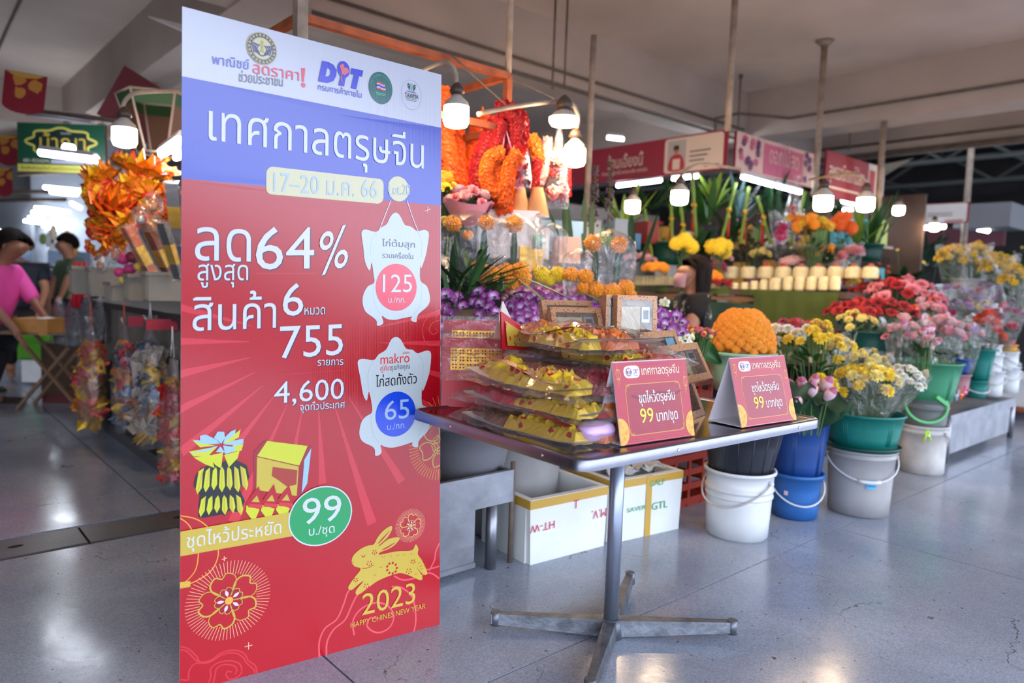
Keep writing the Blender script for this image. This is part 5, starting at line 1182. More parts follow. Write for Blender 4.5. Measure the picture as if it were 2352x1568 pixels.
# cabinet under the counter beside the board
zc = at(1195, 1064, 2.95).z
cb = thing('steel_cabinet', 'low steel cabinet beside the sale board holding a grey basin', 'cabinet', W(.8, 2.13), TH)
Lc = 1.10
mb = MB(); mb.box((Lc/2, .0, zc-.065), (Lc, .02, .13)); mb.build('apron', M_STEELW, cb)
mb = MB(); mb.box((Lc/2, .28, zc-.13), (Lc-.02, .54, .01)); mb.build('tray_floor', mat('wet_dark_steel', '#2a2a2a', .2, .8), cb)
mb = MB(); mb.box((Lc/2, .55, zc-.06), (Lc, .02, .12)); mb.build('back_rim', M_STEELW, cb)
mb = MB(); mb.box((Lc-.008, .28, zc-.065), (.016, .54, .13)); mb.build('side_rim', M_STEELW, cb)
mb = MB(); mb.box((Lc/2-.05, .05, (zc-.13)/2+.02), (Lc-.2, .012, zc-.17)); mb.build('front_panel', M_STEELW, cb)
mb = MB(); mb.box((Lc/2-.05, .045, .03), (Lc-.2, .022, .02)); mb.build('lower_lip', M_STEELW, cb)
for x, y in ((Lc-.075, .03), (.05, .03), (Lc-.06, .5)): mb = MB(); mb.cyl((x, y, 0), (x, y, zc-.12), .024, n=14); mb.build('leg', M_STEELW, cb)
post(W(1.93, 2.16), 0, zc+.02, .011, 'thin rusty leg beside the steel cabinet', False, M_PIPE)
pb_ = at(1075, 1068, 2.98); bucket(Vector((pb_.x, pb_.y, zc-.12)), .13, .19, zat(pb_, 1080, 965)-zc+.12, mat('basin_grey', '#8a8a90', .35), 'large grey basin standing in the steel cabinet', name='basin', cat='basin', rim=.01)
# foam boxes
def foambox(p, L_, Wd, h, rz, label, ink, words, lid=False):
    o = thing('foam_box', label, 'box', p, rz); F_ = mat('foam_white', '#e0e2de', .65, noise=.06, nscale=5, bump=.12, bscale=25); t = .028
    mb = MB(); mb.box((L_/2, t/2, h/2), (L_, t, h), taper=.95); mb.box((L_/2, Wd-t/2, h/2), (L_, t, h)); mb.box((t/2, Wd/2, h/2), (t, Wd-2*t, h)); mb.box((L_-t/2, Wd/2, h/2), (t, Wd-2*t, h)); mb.box((L_/2, Wd/2, .015), (L_-2*t, Wd-2*t, .03)); mb.build('walls', F_, o)
    tp = mat('packing_tape', '#c49a3c', .3, spec=.6); mb = MB(); mb.box((L_/2, -.0015, h-.02), (L_*1.002, .002, .036)); mb.build('tape_strip', tp, o); mb = MB(); mb.box((-.0015, Wd/2, h-.02), (.002, Wd, .036)); mb.build('tape_strip', tp, o)
    if lid: 
        mb = MB(); mb.box((L_*.5, -.003, h/2), (.035, .002, h)); mb.build('tape_strip', tp, o); mb = MB()
        r = random.Random(4)
        for k in range(9): c = Vector((L_*(.2+.6*r.random()), Wd*(.3+.5*r.random()), h+.02*r.random())); mb.grid(lambda u, v: c+Vector(((u-.5)*.16, (v-.5)*.12, .05*NZ.noise(Vector((u*3+k, v*3, k))))), 5, 4)
        mb.build('plastic_bags', mat('crumpled_bag', '#cfd6d8', .25, bump=.4, bscale=25), o, kind='stuff')
    s = Sheet(L_, h, lambda u, v, off=0: Vector((u, -.004-off, v)), None, .0005)
    for (t_, x0, x1, y0, y1, flip) in words:
        LL = text_loops(t_, .02); xs = [q[0] for l in LL for q in l]; a_, b_ = min(xs), max(xs); k = (x1-x0)/(b_-a_)*L_; hh = (y1-y0)*h
        def mp(q): 
            X, Y_ = (q[0]-a_)*k, q[1]/.7*hh
            return (x1*L_-X, y1*h-Y_) if flip else (x0*L_+X, y0*h+Y_)
        s.fill([[mp(q) for q in l] for l in LL], ink, 0)
    s.flush('stencil_print', o); return o
INKR = mat('ink_red', '#c8304c', .6); INKG = mat('ink_green', '#3c9c5c', .6)
f1 = onz(1213, 1299, 0); f2 = onz(1391, 1252, 0); L_ = (f2-f1).length; rz = math.atan2(f2.y-f1.y, f2.x-f1.x); h1 = at(1213, 1150, f1.y).z
foambox(f1+Vector((0, 0, .0)), L_, .34, h1, rz, 'left foam box with red upside-down stencil letters under the table', INKR, (('HT-W', -.0, .30, .50, .62, True), ('M.V.', .78, .98, .50, .64, True), ('T', .53, .60, .74, .88, False)))
g1 = onz(1402, 1249, 0); g2 = onz(1562, 1213, 0); L2_ = (g2-g1).length; rz2 = math.atan2(g2.y-g1.y, g2.x-g1.x)
foambox(g1, L2_, .34, at(1402, 1105, g1.y).z, rz2, 'right foam box with green stencil letters and a vertical tape strip under the table', INKG, (('GTL', .55, .78, .42, .54, False), ('A', .08, .13, .42, .5, False), ('SAVER', .2, .46, .46, .53, False), ('GALF', .5, .72, .82, .92, False)), True)
pp = g1+Matrix.Rotation(rz, 3, 'Z') @ Vector((-.25, .42, 0)); bucket(pp, .2, .24, .52, B_GREY, 'pale grey drum behind the foam boxes under the table', name='drum', cat='drum')
# flower bench behind, crates below
def bench(a0, a1, b0, b1, z, label, cloth=None, legs=True):
    o = thing('flower_bench', label, 'bench', W(a0, b0), TH); la, lb = a1-a0, b1-b0
    mb = MB(); mb.box((la/2, lb/2, z-.02), (la, lb, .04)); mb.build('bench_top', mat('bench_wood', '#5c4a3a', .7, noise=.2, nscale=8), o)
    for x in (.04, la/2, la-.04):
        for y in (.04, lb-.04): mb = MB(); mb.box((x, y, (z-.04)/2), (.045, .045, z-.04)); mb.build('leg', M_PIPE, o)
    if cloth:
        mb = MB(); mb.grid(lambda u, v: (u*la, -.012-.012*abs(sin(u*23))*v, z-.01-v*(z*.55)), 60, 4); mb.build('cloth_front', cloth, o)
    return o
bench(1.75, 4.0, 2.55, 3.4, .80, 'dark wooden bench carrying the orchids behind the metal table')
def crate(P, rz, c, label, d=(.5, .34, .26)):
    o = thing('plastic_crate', label, 'crate', P, rz); m = mat('crate_'+c.strip('#'), c, .5); mb = MB()
    for s in (-1, 1):
        for k in range(4): mb.box((0, s*d[1]/2, .03+k*d[2]*.3), (d[0], .012, .035)); mb.box((s*d[0]/2, 0, .03+k*d[2]*.3), (.012, d[1], .035))
        for q in range(5): mb.box((-d[0]/2+d[0]*q/4, s*d[1]/2, d[2]/2), (.02, .014, d[2]))
    mb.box((0, 0, .01), (d[0], d[1], .02)); mb.build('lattice_walls', m, o); return o
for k in range(3): crate(W(3.2, 2.35+.02*k, .0+.27*k), TH+.05*k, '#a83420', 'dark red lattice crate under the bench, %s in its stack' % ['bottom', 'middle', 'top'][k])
post(W(2.88, 2.16), 0, .78, .018, 'steel leg right of the foam boxes', False, M_STEELW); post(W(2.92, 2.45), 0, .78, .018, 'second steel leg behind the first, by the crates', False, M_STEELW)
mb = MB(); mb.box((0, 0, .08), (.22, .2, .16)); tag(mb.build('paint_tin', mat('tin_grey', '#50565c', .5), loc=onz(1890, 1125, 0)+Vector((0, .25, 0)), rot=(0, 0, .4)), 'small dark grey box behind the light blue bucket', 'box')

# ================================================================== FLOWERS
def petal_mb(mb, a, r0, r1, w, z0, z1, lift=.0, m=0, n=3, cup=.0):
    u = Vector((cos(a), sin(a), 0)); v = Vector((-sin(a), cos(a), 0)); o = len(mb.v)
    for i in range(n+1):
        t = i/n; rr_ = r0+(r1-r0)*t; z = z0+(z1-z0)*t+lift*sin(pi*t); ww = w*(.35+.65*sin(pi*min(t*.85+.12, 1)))
        p = u*rr_+Vector((0, 0, z))
        mb.v += [tuple(p-v*ww+Vector((0, 0, cup*ww))), tuple(p), tuple(p+v*ww+Vector((0, 0, cup*ww)))]
    for i in range(n):
        for k in (0, 1): mb.face((o+3*i+k, o+3*i+k+1, o+3*i+k+4, o+3*i+k+3), m, True)
def chrys_mesh(m, mc, dense=1.0):
    mb = MB(); r = random.Random(1)
    for (n_, r1, z0, z1) in ((int(16*dense), 1., .1, .12), (int(14*dense), .86, .16, .38), (int(11*dense), .62, .22, .62), (8, .36, .3, .74)):
        for k in range(n_): petal_mb(mb, 2*pi*k/n_+r.random()*.3, .08, r1*(.9+.15*r.random()), .17, z0, z1, .10, 0, 2, .3)
    mb.ball((0, 0, .38), .28, 8, 5, 1); mb.ball((0, 0, -.06), .28, 8, 4, 2, (1, 1, .8)); return mb.mesh('chrysanthemum', [m, mc, M_LEAF])
def carn_mesh(m):
    mb = MB(); r = random.Random(2)
    for j in range(5):
        n_ = 22; rr_ = 1-.2*j; o = len(mb.v)
        for k in range(n_):
            a = 2*pi*k/n_+j; q = rr_*(.85+.3*r.random()); mb.v += [(rr_*.2*cos(a), rr_*.2*sin(a), .05+.1*j), (q*cos(a), q*sin(a), .16*j+.15+.32*r.random())]
        for k in range(n_): mb.face((o+2*k, o+2*((k+1) % n_), o+2*((k+1) % n_)+1, o+2*k+1), 0, False)
    mb.lathe([(.15, -.6), (.24, -.3), (.3, .1)], 8, 1); return mb.mesh('carnation', [m, M_LEAF])
def rose_mesh(m):
    mb = MB()
    for j, (n_, r_, zt) in enumerate(((5, .95, .55), (4, .72, .85), (3, .5, 1.0), (3, .28, 1.05))):
        for k in range(n_):
            a0 = 2*pi*k/n_+j*.7; o = len(mb.v); N = 5
            for v_ in range(4):
                t = v_/3; z = -.3+(zt+.3)*t; rr_ = r_*(.35+.65*sin(min(t*1.6, 1.57))+.12*(t > .9))
                for u_ in range(N+1):
                    a = a0+(u_/N-.5)*2*pi/n_*1.3; mb.v.append((rr_*cos(a), rr_*sin(a), z-.18*abs(u_/N-.5)*2*(t > .6)))
            for v_ in range(3):
                for u_ in range(N): q = o+v_*(N+1)+u_; mb.face((q, q+1, q+N+2, q+N+1), 0, True)
    mb.lathe([(.1, -.7), (.22, -.45), (.4, -.25)], 8, 1); return mb.mesh('rose', [m, M_LEAF])
def orchid_mesh(m, ml):
    mb = MB()
    for a in (90, 210, 330): petal_mb(mb, radians(a), .05, 1., .30, .05, .05, .14, 0, 3, .25)
    for a in (25, 155): petal_mb(mb, radians(a), .05, .98, .48, .12, .1, .2, 0, 4, .2)
    petal_mb(mb, radians(270), .02, .62, .26, .2, .42, .2, 1, 3, .9); mb.ball((0, 0, .18), .13, 6, 4, 2); return mb.mesh('orchid', [m, ml, petal('orchid_throat', '#f0dce8')])
def marigold_mesh(m):
    mb = MB(); r = random.Random(3)
    for j in range(9):
        ph = pi*(.06+.10*j); n_ = max(4, int(17*sin(ph)))
        for k in range(n_):
            a = 2*pi*k/n_+j*.4; c = Vector((sin(ph)*cos(a), sin(ph)*sin(a), cos(ph)))*.82; u = Vector((-sin(a), cos(a), 0)); w = c.normalized().cross(u); q = .17+.06*r.random(); out = c.normalized()*.28*(.5+.9*r.random())
            mb.add([c-u*q-w*q, c+u*q-w*q, c+u*q+w*q, c-u*q+w*q, c+out], [(0, 1, 4), (1, 2, 4), (2, 3, 4), (3, 0, 4)], 0)
    mb.ball((0, 0, 0), .84, 12, 7, 0); return mb.mesh('marigold', [m])
def lotus_mesh(m, mt):
    mb = MB()
    for j, (n_, s_) in enumerate(((5, 1.), (5, .93))):
        for k in range(n_):
            a0 = 2*pi*(k+.5*j)/n_; o = len(mb.v); N, V = 4, 6
            for v_ in range(V+1):
                t = v_/V; z = -.9+2.3*t; rr_ = s_*.72*sin(pi*min(.12+t*.86, .985))**.8
                for u_ in range(N+1): a = a0+(u_/N-.5)*1.5*(1-t*.35); mb.v.append((rr_*cos(a), rr_*sin(a), z))
            for v_ in range(V):
                for u_ in range(N): q = o+v_*(N+1)+u_; mb.face((q, q+1, q+N+2, q+N+1), 1 if v_ >= V-2 else 0, True)
    mb.lathe([(.12, -1.3), (.2, -.95), (.4, -.8)], 8, 2); return mb.mesh('lotus_bud', [m, mt, M_LEAF])
def blade_mb(mb, p0, d, L_, w, droop, m=0, n=5):
    p0 = Vector(p0); d = Vector(d).normalized(); s = d.cross(Vector((0, 0, 1))); s = s.normalized() if s.length > .05 else Vector((1, 0, 0)); o = len(mb.v)
    for i in range(n+1):
        t = i/n; p = p0+d*L_*t+Vector((0, 0, -droop*t*t)); ww = w*sin(pi*min(t*.92+.06, 1))**.7
        mb.v += [tuple(p-s*ww), tuple(p+Vector((0, 0, -ww*.35))), tuple(p+s*ww)]
    for i in range(n):
        for k in (0, 1): mb.face((o+3*i+k, o+3*i+k+1, o+3*i+k+4, o+3*i+k+3), m, True)
M_LEAF = mat('leaf_green', '#2c5a24', .45, noise=.25, nscale=9); M_LEAFD = mat('leaf_dark', '#1c4420', .6, noise=.3, nscale=9); M_LEAFY = mat('leaf_lime', '#7c9a34', .5, noise=.25, nscale=9); M_STEM = mat('stem_green', '#4c6c30', .5)
P_Y = petal('petal_yellow', '#f2d024', '#d8a010'); P_YL = petal('petal_pale_yellow', '#eedc7c', '#d8c040'); P_W = petal('petal_white', '#eeece4', '#d8d8a0'); P_R = petal('petal_red', '#b8101c', '#780a14'); P_PK = petal('petal_pink', '#e8909c', '#c86078'); P_LP = petal('petal_pale_pink', '#ecc0c4', '#d890a0')
P_MG = petal('petal_magenta', '#b41c60', '#80103c'); P_OR = petal('petal_orange', '#ee9614', '#d87008'); P_DO = petal('petal_deep_orange', '#f46a10', '#c84808'); P_PU = petal('petal_purple', '#8e1c86', '#e8c8e4'); P_LI = petal('petal_lilac', '#b090c0', '#8868a0'); P_CO = petal('petal_coral', '#ec6a4c', '#c04030')
P_LIP = petal('petal_lip', '#5c1470'); P_CEN = mat('flower_heart', '#c8b020', .7); P_CENG = mat('flower_heart_green', '#98a830', .7); P_CREAM = petal('petal_cream', '#f0ead0', '#c8cc90')
F = dict(chy=chrys_mesh(P_Y, P_Y), chyl=chrys_mesh(P_YL, P_YL), chw=chrys_mesh(P_W, P_CENG), chwy=chrys_mesh(P_W, P_Y), chr=chrys_mesh(P_R, P_R), chm=chrys_mesh(P_MG, P_MG), chli=chrys_mesh(P_LI, P_LI),
         car=carn_mesh(P_R), cap=carn_mesh(P_PK), cao=carn_mesh(P_CO), rop=rose_mesh(P_LP), ror=rose_mesh(P_R), roo=rose_mesh(P_CO), rol=rose_mesh(P_PK), orc=orchid_mesh(P_PU, P_LIP), orw=orchid_mesh(P_CREAM, P_YL), mar=marigold_mesh(P_OR), mdo=marigold_mesh(P_DO), mry=marigold_mesh(P_Y),
         lot=lotus_mesh(petal('lotus_pink', '#e0b8bc'), petal('lotus_tip', '#b45a80')))
NAMES = dict(chy='chrysanthemum', chyl='chrysanthemum', chw='chrysanthemum', chwy='chrysanthemum', chr='chrysanthemum', chm='chrysanthemum', chli='chrysanthemum', car='carnation', cap='carnation', cao='carnation', rop='rose', ror='rose', roo='rose', rol='rose', orc='orchid_bloom', orw='orchid_bloom', mar='marigold', mdo='marigold', mry='marigold', lot='lotus_bud')
def orient(p, d, s, roll=0., sq=1.):
    d = Vector(d).normalized(); return Matrix.Translation(p) @ d.to_track_quat('Z', 'Y').to_matrix().to_4x4() @ Matrix.Rotation(roll, 4, 'Z') @ Matrix.Diagonal((s, s, s*sq, 1))
def bunch(cx, yt, yb, w, D, ybase, kinds, n, size, label, seed=0, wrap=0., lean=(0, 0), leaf=M_LEAF, nl=14, group=None, name='flower_bunch', cat='flowers', jit=1., face=.35, basew=.35, leafl=1.0):
    """dome of heads between rows yt..yb, stems gathered at ybase"""
    r = random.Random(seed+int(cx)); base = at(cx+lean[0], ybase, D); c = at(cx, yb, D); tp = at(cx, yt, D); H = tp.z-base.z; rx = w*D/FPX/2; dome = tp.z-c.z
    o = thing(name, label, cat, base, 0, group); off = c-base; st = MB()
    toE = (EYE-base); toE.z = 0; toE.normalize()
    for i in range(n):
        q = ((i+.5)/n)**.5; a = i*2.39996+seed; x, y = q*cos(a)*rx, q*sin(a)*rx*.75; z = off.z+dome*(1-q*q)**.5*(.75+.25*r.random())+(r.random()-.5)*dome*.3*jit
        p = Vector((off.x+x, off.y+y, z)); d = Vector((x/rx*.8, y/rx*.8, .75))+toE*face+Vector((r.uniform(-.2, .2), r.uniform(-.2, .2), 0))
        k = kinds[i % len(kinds)]; s_ = size*(.8+.4*r.random())
        fo = place(NAMES[k], F[k], o, M=orient(p, d, s_, r.random()*6)); 
        b0 = Vector((x*basew, y*basew, -.05)); st.tube([b0, b0.lerp(p, .5)+Vector((0, 0, .01)), p-d.normalized()*s_*.3], .0028, 4, caps=False)
    st.build('stems', M_STEM, o, kind='stuff')
    if nl:
        lf = MB()
        for i in range(nl):
            a = r.random()*6.28; q = .3+.7*r.random(); zz = off.z*(.35+.75*r.random()); p = Vector((off.x*.7+rx*q*.55*cos(a), off.y*.7+rx*q*.5*sin(a), zz)); blade_mb(lf, p, (cos(a), sin(a), .5+.6*r.random()), (.06+.05*r.random())*leafl, .016*leafl, .02)
        lf.build('leaves', leaf, o, kind='stuff')
    if wrap:
        wb = MB(); zt = off.z+dome*wrap
        def f(u, v):
            a = 2*pi*u; q = rx*(basew*.9+(1.14-basew*.9)*v**.8)*(1+.07*sin(a*7+seed)*v+.05*NZ.noise(Vector((u*6, v*3, seed))))
            return (off.x*v+q*cos(a), off.y*v+q*.85*sin(a), -.06+(zt+.06)*v+.025*sin(a*5+seed)*v)
        wb.grid(f, 40, 6, 0); wb.build('cellophane_wrap', CELLO, o)
    return o
# --- front row
bunch(1868, 742, 812, 130, 3.75, 905, ['chy', 'chwy', 'chy', 'chw', 'chy'], 17, .036, 'yellow and white chrysanthemums above the lotus buds', 1, 0, nl=26)
bunch(1808, 748, 790, 80, 3.85, 880, ['chwy', 'chw', 'chy'], 7, .038, 'white chrysanthemums with yellow hearts right of the marigold heap', 2, 0, nl=16)
bunch(1838, 738, 770, 170, 4.35, 860, ['chr', 'chr', 'chm'], 22, .034, 'dark red and magenta chrysanthemums behind the yellow ones', 3, 0, nl=16, leaf=M_LEAFD)
bunch(1925, 775, 830, 60, 3.9, 900, ['chy', 'chyl'], 9, .034, 'yellow chrysanthemums wrapped in film, left of the teal tub', 4, 1.1, nl=12)
bunch(1888, 870, 912, 60, 3.55, 960, ['chy'], 5, .042, 'large soft yellow flowers tucked between lotus buds and teal tub', 41, 0, nl=10, leaf=M_LEAFY)
bk1 = thing('dark_basket', '', 'basket', at(1850, 900, 3.95)); bk1['label'] = 'dark basket behind the lotus buds'; mb = MB(); mb.lathe([(.10, 0), (.15, .16), (.155, .16), (.145, .155), (.095, .01)], 20, cap0=True); mb.build('body', mat('basket_brown', '#3a3020', .8), bk1)
bunch(1862, 868, 922, 112, 3.45, 975, ['lot'], 11, .034, 'bunch of pink lotus buds in the darker blue bucket', 5, 0, nl=0, name='lotus_bunch', basew=.5, face=.2)
lf = thing('lotus_leaves', 'large dark lotus leaves around the pink lotus buds', 'leaves', at(1855, 955, 3.42)); 
for i, (x, y, s_) in enumerate(((1825, 905, .10), (1840, 940, .09), (1905, 925, .09), (1880, 955, .10), (1838, 885, .07), (1925, 945, .07))):
    p = at(x, y, 3.38+.03*i)-lf.location; mb = MB(); mb.grid(lambda u, v: p+Vector(((u*2-1)*s_*(1-(v*2-1)**2*.7)**.5, (v*2-1)*s_*.5, -.5*s_*(v*2-1)+.02*sin(u*9+i))), 8, 8); mb.build('leaf', M_LEAFD if i % 2 else mat('leaf_grey', '#4c5c3c', .5, noise=.2), lf)
bunch(1990, 835, 905, 145, 3.72, 950, ['chy', 'chy', 'chyl'], 34, .036, 'big cellophane bunch of yellow chrysanthemums in the teal tub', 6, .62, nl=24, basew=.6)
bunch(2070, 845, 895, 105, 3.86, 950, ['chw', 'chw', 'chwy'], 30, .028, 'cellophane bunch of white chrysanthemums leaning right in the teal tub', 7, .75, (-50, 0), nl=14)
bunch(1985, 808, 845, 110, 4.05, 900, ['chyl'], 14, .03, 'pale yellow chrysanthemums in film behind the big yellow bunch', 71, .95, nl=8)
bunch(2075, 735, 800, 90, 4.55, 850, ['rop', 'lot', 'rop', 'cap'], 14, .032, 'pale pink buds in clear film, left side of the green tub', 8, .95, nl=12)
bunch(2120, 750, 800, 70, 4.45, 850, ['lot', 'rop', 'lot'], 12, .024, 'narrow pale pink rosebuds at the front of the green tub', 81, 0, nl=8)
bunch(2165, 725, 800, 80, 4.7, 850, ['rol', 'rop'], 13, .036, 'pale pink roses in film at the right of the green tub', 9, .95, nl=12)
bunch(2225, 745, 790, 60, 5.3, 840, ['rop', 'chli'], 10, .034, 'pink and lilac flowers in film over the royal blue bucket', 10, .95, nl=8)
bunch(2262, 725, 775, 70, 5.6, 815, ['roo', 'cao', 'roo'], 12, .040, 'coral roses in film in the tall teal bucket', 11, .95, nl=8)
bunch(2310, 700, 760, 70, 6.1, 790, ['chli', 'rol', 'chm'], 12, .036, 'dusky pink flowers in film on the right stack of pails', 12, .95, nl=14, leaf=M_LEAFD)
# --- second tier: dark green tub with cream, red, pink
T7 = onpx(1980, 812, 96, 758, 116, 4.75, B_DGREEN, 'dark green tub of cream and red flowers left of the green tub', name='tub', cat='tub', rim=.008)
bunch(1965, 715, 752, 90, 4.7, 790, ['chyl', 'chyl'], 13, .032, 'cream yellow chrysanthemums in the dark green tub', 13, 0, nl=14, leaf=M_LEAFD)
bunch(2000, 690, 735, 190, 5.1, 800, ['car'], 34, .042, 'wide bank of dark red carnations on the right', 14, 0, nl=16, leaf=M_LEAFD)
bunch(2075, 645, 700, 170, 5.5, 780, ['cap', 'cap', 'cap', 'car'], 34, .046, 'pink carnations above the dark red ones', 15, 0, nl=16, leaf=M_LEAFD)
bunch(2035, 650, 680, 150, 5.75, 760, ['car'], 20, .040, 'red carnations behind the pink ones', 16, 0, nl=8, leaf=M_LEAFD)
bunch(2130, 690, 740, 80, 5.1, 790, ['rol', 'cao', 'rop'], 14, .040, 'mixed pink and coral roses right of the red carnations', 17, 0, nl=12, leaf=M_LEAFD)
bunch(2200, 655, 730, 130, 6.0, 800, ['chli', 'chli', 'chm'], 26, .036, 'lilac flowers in film behind the coral roses', 18, .95, nl=18, leaf=M_LEAFD)
bunch(2285, 650, 705, 110, 6.8, 770, ['chli', 'chli'], 24, .040, 'lilac asters in film far right', 19, .95, nl=14, leaf=M_LEAFD)
bunch(2240, 690, 720, 60, 6.2, 770, ['chy'], 6, .040, 'small yellow bunch among the lilac flowers', 20, 0, nl=6)
for i, (x, yt, yb, w, D, lab) in enumerate(((2185, 562, 610, 66, 7.2, 'yellow chrysanthemum bouquet, left of the high pair at the right'), (2238, 560, 605, 62, 7.3, 'yellow chrysanthemum bouquet, right of the high pair at the right'), (2290, 585, 635, 76, 6.9, 'yellow chrysanthemum bouquet below the high pair, near the right edge'), (2335, 610, 660, 80, 6.4, 'yellow chrysanthemum bouquet cut by the right picture edge'))):
    bunch(x, yt, yb, w, D, yb+60, ['chy'], 24, .042, lab, 30+i, .95, nl=10)
p = at(2232, 720, 7.2); mb = MB(); 
bench(5.75, 8.4, 2.27, 2.5, .78, 'long bench of wrapped flowers at the right behind the steel tank'); bench(6.7, 8.5, 2.52, 2.95, 1.0, 'higher bench of yellow bouquets at the far right')
onpx(2216, 665, 62, 640, 66, 7.15, B_WHITE, 'white basin under the high yellow bouquets', name='basin', cat='basin'); onpx(2262, 672, 40, 645, 44, 7.1, B_RBLUE, 'small blue bucket under the high yellow bouquets')
bench(4.1, 5.3, 2.5, 3.3, .62, 'low bench of carnations between the lotus bucket and the steel tank')
# --- marigold heap on a green basin
mp_ = at(1700, 845, 3.75); bh = zat(mp_, 1700, 806)-mp_.z
bucket(mp_-Vector((0, 0, .12)), rad(110, mp_), rad(150, mp_), bh+.12, B_MINT, 'pale green basin under the marigold heap', name='basin', cat='basin', rim=.012)
o = thing('marigold_heap', 'heaped orange marigold garlands on the pale green basin', 'flowers', mp_+Vector((0, 0, bh)), 0); R_ = rad(142, mp_); Hh = zat(mp_, 1700, 712)-mp_.z-bh; r = random.Random(9)
for i in range(150):
    t = (i+.5)/150; a = i*2.39996; q = (1-t)**.5 if t > .35 else 1-.15*(1-t); z = Hh*(t**.8)*.95; q = (1-(z/Hh)**2.2)**.5 if z < Hh else .1
    place('marigold', F['mar'], o, M=orient(Vector((R_*.93*q*cos(a), R_*.93*q*sin(a), z)), (cos(a)*q, sin(a)*q, .5), .026*(.85+.3*r.random()), i, .9))
mb = MB(); mb.lathe([(R_*.85, 0), (R_*.8, Hh*.4), (R_*.55, Hh*.75), (.01, Hh*.9)], 16); mb.build('garland_core', P_OR, o)
# big leaf beside the basin
for x, y, D, lab in ((1625, 815, 3.6, 'broad green leaf left of the pale green basin'), (1605, 798, 3.7, 'second broad leaf left of the marigold heap')):
    mb = MB(); p = at(x, y, D); mb.grid(lambda u, v: ((u-.5)*.2, .03*sin(v*3), (v-.5)*.10*sin(pi*min(max(u, .02), .98))+.02*sin(u*4)), 10, 4); tag(mb.build('broad_leaf', M_LEAF, loc=p, rot=(0, .3, .3)), lab, 'leaf')

# ================================================================== ORCHIDS, GARLANDS AND FILM-WRAPPED POSIES BEHIND THE TABLE
def on_a(x, y, a):
    d = ray(x, y); return EYE+d*((a-EYE.dot(A))/d.dot(A))
def on_b(x, y, b):
    d = ray(x, y); return EYE+d*((b-EYE.dot(B))/d.dot(B))
def spray(P, d, L_, kind, n, size, label, seed, group):
    r = random.Random(seed); o = thing('orchid_spray', label, 'orchids', P, 0, group); d = Vector(d).normalized(); st = MB()
    side = d.cross(Vector((0, -1, .3))).normalized(); pts = [d*(L_*t)+Vector((0, 0, -.05*t*t)) for t in (0, .33, .66, 1)]; st.tube(pts, .003, 4); st.build('stem', M_STEM, o)
    for i in range(n):
        t = .15+.85*i/n; p = d*(L_*t)+side*(.028*(-1)**i)+Vector((0, -.015, -.05*t*t+r.uniform(-.01, .02))); f = Vector((r.uniform(-.5, .5), -1, r.uniform(-.1, .7)))
        place('orchid_bloom', F[kind], o, M=orient(p, f, size*(.8+.35*r.random()), r.uniform(-.7, .7)))
    return o
r = random.Random(21); k = 0
GP = 'purple orchid sprays piled behind the metal table'
for row, (y0, D) in enumerate(((742, 3.15), (716, 3.28), (690, 3.42), (668, 3.55))):
    for x in range(1150 if row else 1130, 1500 if row < 2 else 1400-60*(row-2), 34):
        yy = y0+(x-1150)*.05*(1 if row else .5)+r.uniform(-9, 9)
        spray(at(x+r.uniform(-9, 9), yy, D), (r.uniform(.2, 1), -.15, r.uniform(-.35, .15)), .17, 'orc', 8, .033, 'purple orchid spray in the %s row of the pile behind the cellophane packs' % ('front', 'second', 'third', 'back')[row], 100+k, GP); k += 1
for x, y, D in ((1022, 700, 3.0), (1030, 735, 2.95), (1060, 720, 3.0), (1085, 745, 2.95), (1100, 712, 3.05), (1045, 762, 2.9), (1018, 760, 2.92), (1078, 690, 3.1), (1115, 735, 3.0)):
    spray(at(x, y, D), (r.uniform(-.3, 1), -.1, r.uniform(-.4, .2)), .15, 'orc', 7, .030, 'purple orchid spray between the sale board and the lattice packets', 100+k, 'purple orchid sprays beside the sale board'); k += 1
for x, y, D in ((1478, 712, 3.3), (1500, 700, 3.4), (1512, 730, 3.3), (1530, 748, 3.3), (1492, 748, 3.2), (1540, 770, 3.25), (1515, 765, 3.2), (1470, 735, 3.2)):
    spray(at(x, y, D), (.8, -.2, -.55), .15, 'orw', 7, .024, 'white flower spray right of the purple orchids', 100+k, 'white sprays right of the purple orchids'); k += 1
bunch(1598, 752, 775, 100, 3.5, 815, ['rol', 'chyl', 'cao'], 40, .012, 'small pink and cream buds left of the marigold heap', 61, 0, nl=6)
# long dark leaves
def leafclump(x, y, D, n, L_, w, label, seed, m=None, up=.8, sx=.9, droop=.1, name='leaf_clump', stem=0):
    r = random.Random(seed); p = at(x, y, D); o = thing(name, label, 'leaves', p)
    for i in range(n):
        a = r.uniform(-1, 1)*sx; mb = MB(); blade_mb(mb, (r.uniform(-.04, .04), r.uniform(-.04, .04), 0), (a, r.uniform(-.5, .3), up*(.7+.5*r.random())), L_*(.7+.5*r.random()), w*(.7+.5*r.random()), droop*r.random(), 0, 6); mb.build('leaf', m or (M_LEAFD if i % 3 else M_LEAF), o)
    if stem: mb = MB(); mb.cyl((0, 0, -stem), (0, 0, .02), .006, n=6); mb.build('stem', M_STEM, o)
    return o
leafclump(1040, 690, 3.15, 22, .30, .014, 'dark long leaves rising beside the sale board above the orchids', 1, up=.7, sx=1.1)
leafclump(1080, 650, 3.3, 14, .26, .018, 'dark leaves behind the beside-board orchids', 2, up=.5, sx=1.2)
leafclump(1020, 735, 2.95, 5, .34, .016, 'bright green strap leaves at the board edge', 3, M_LEAF, .9, .7)
leafclump(1055, 672, 3.05, 16, .24, .016, 'glossy dark leaves in front of the film posy beside the sale board', 5, up=.75, sx=1.1)
leafclump(1095, 665, 3.1, 9, .18, .014, 'dark leaves left of the arching strap leaves', 6, up=.6, sx=1.0)
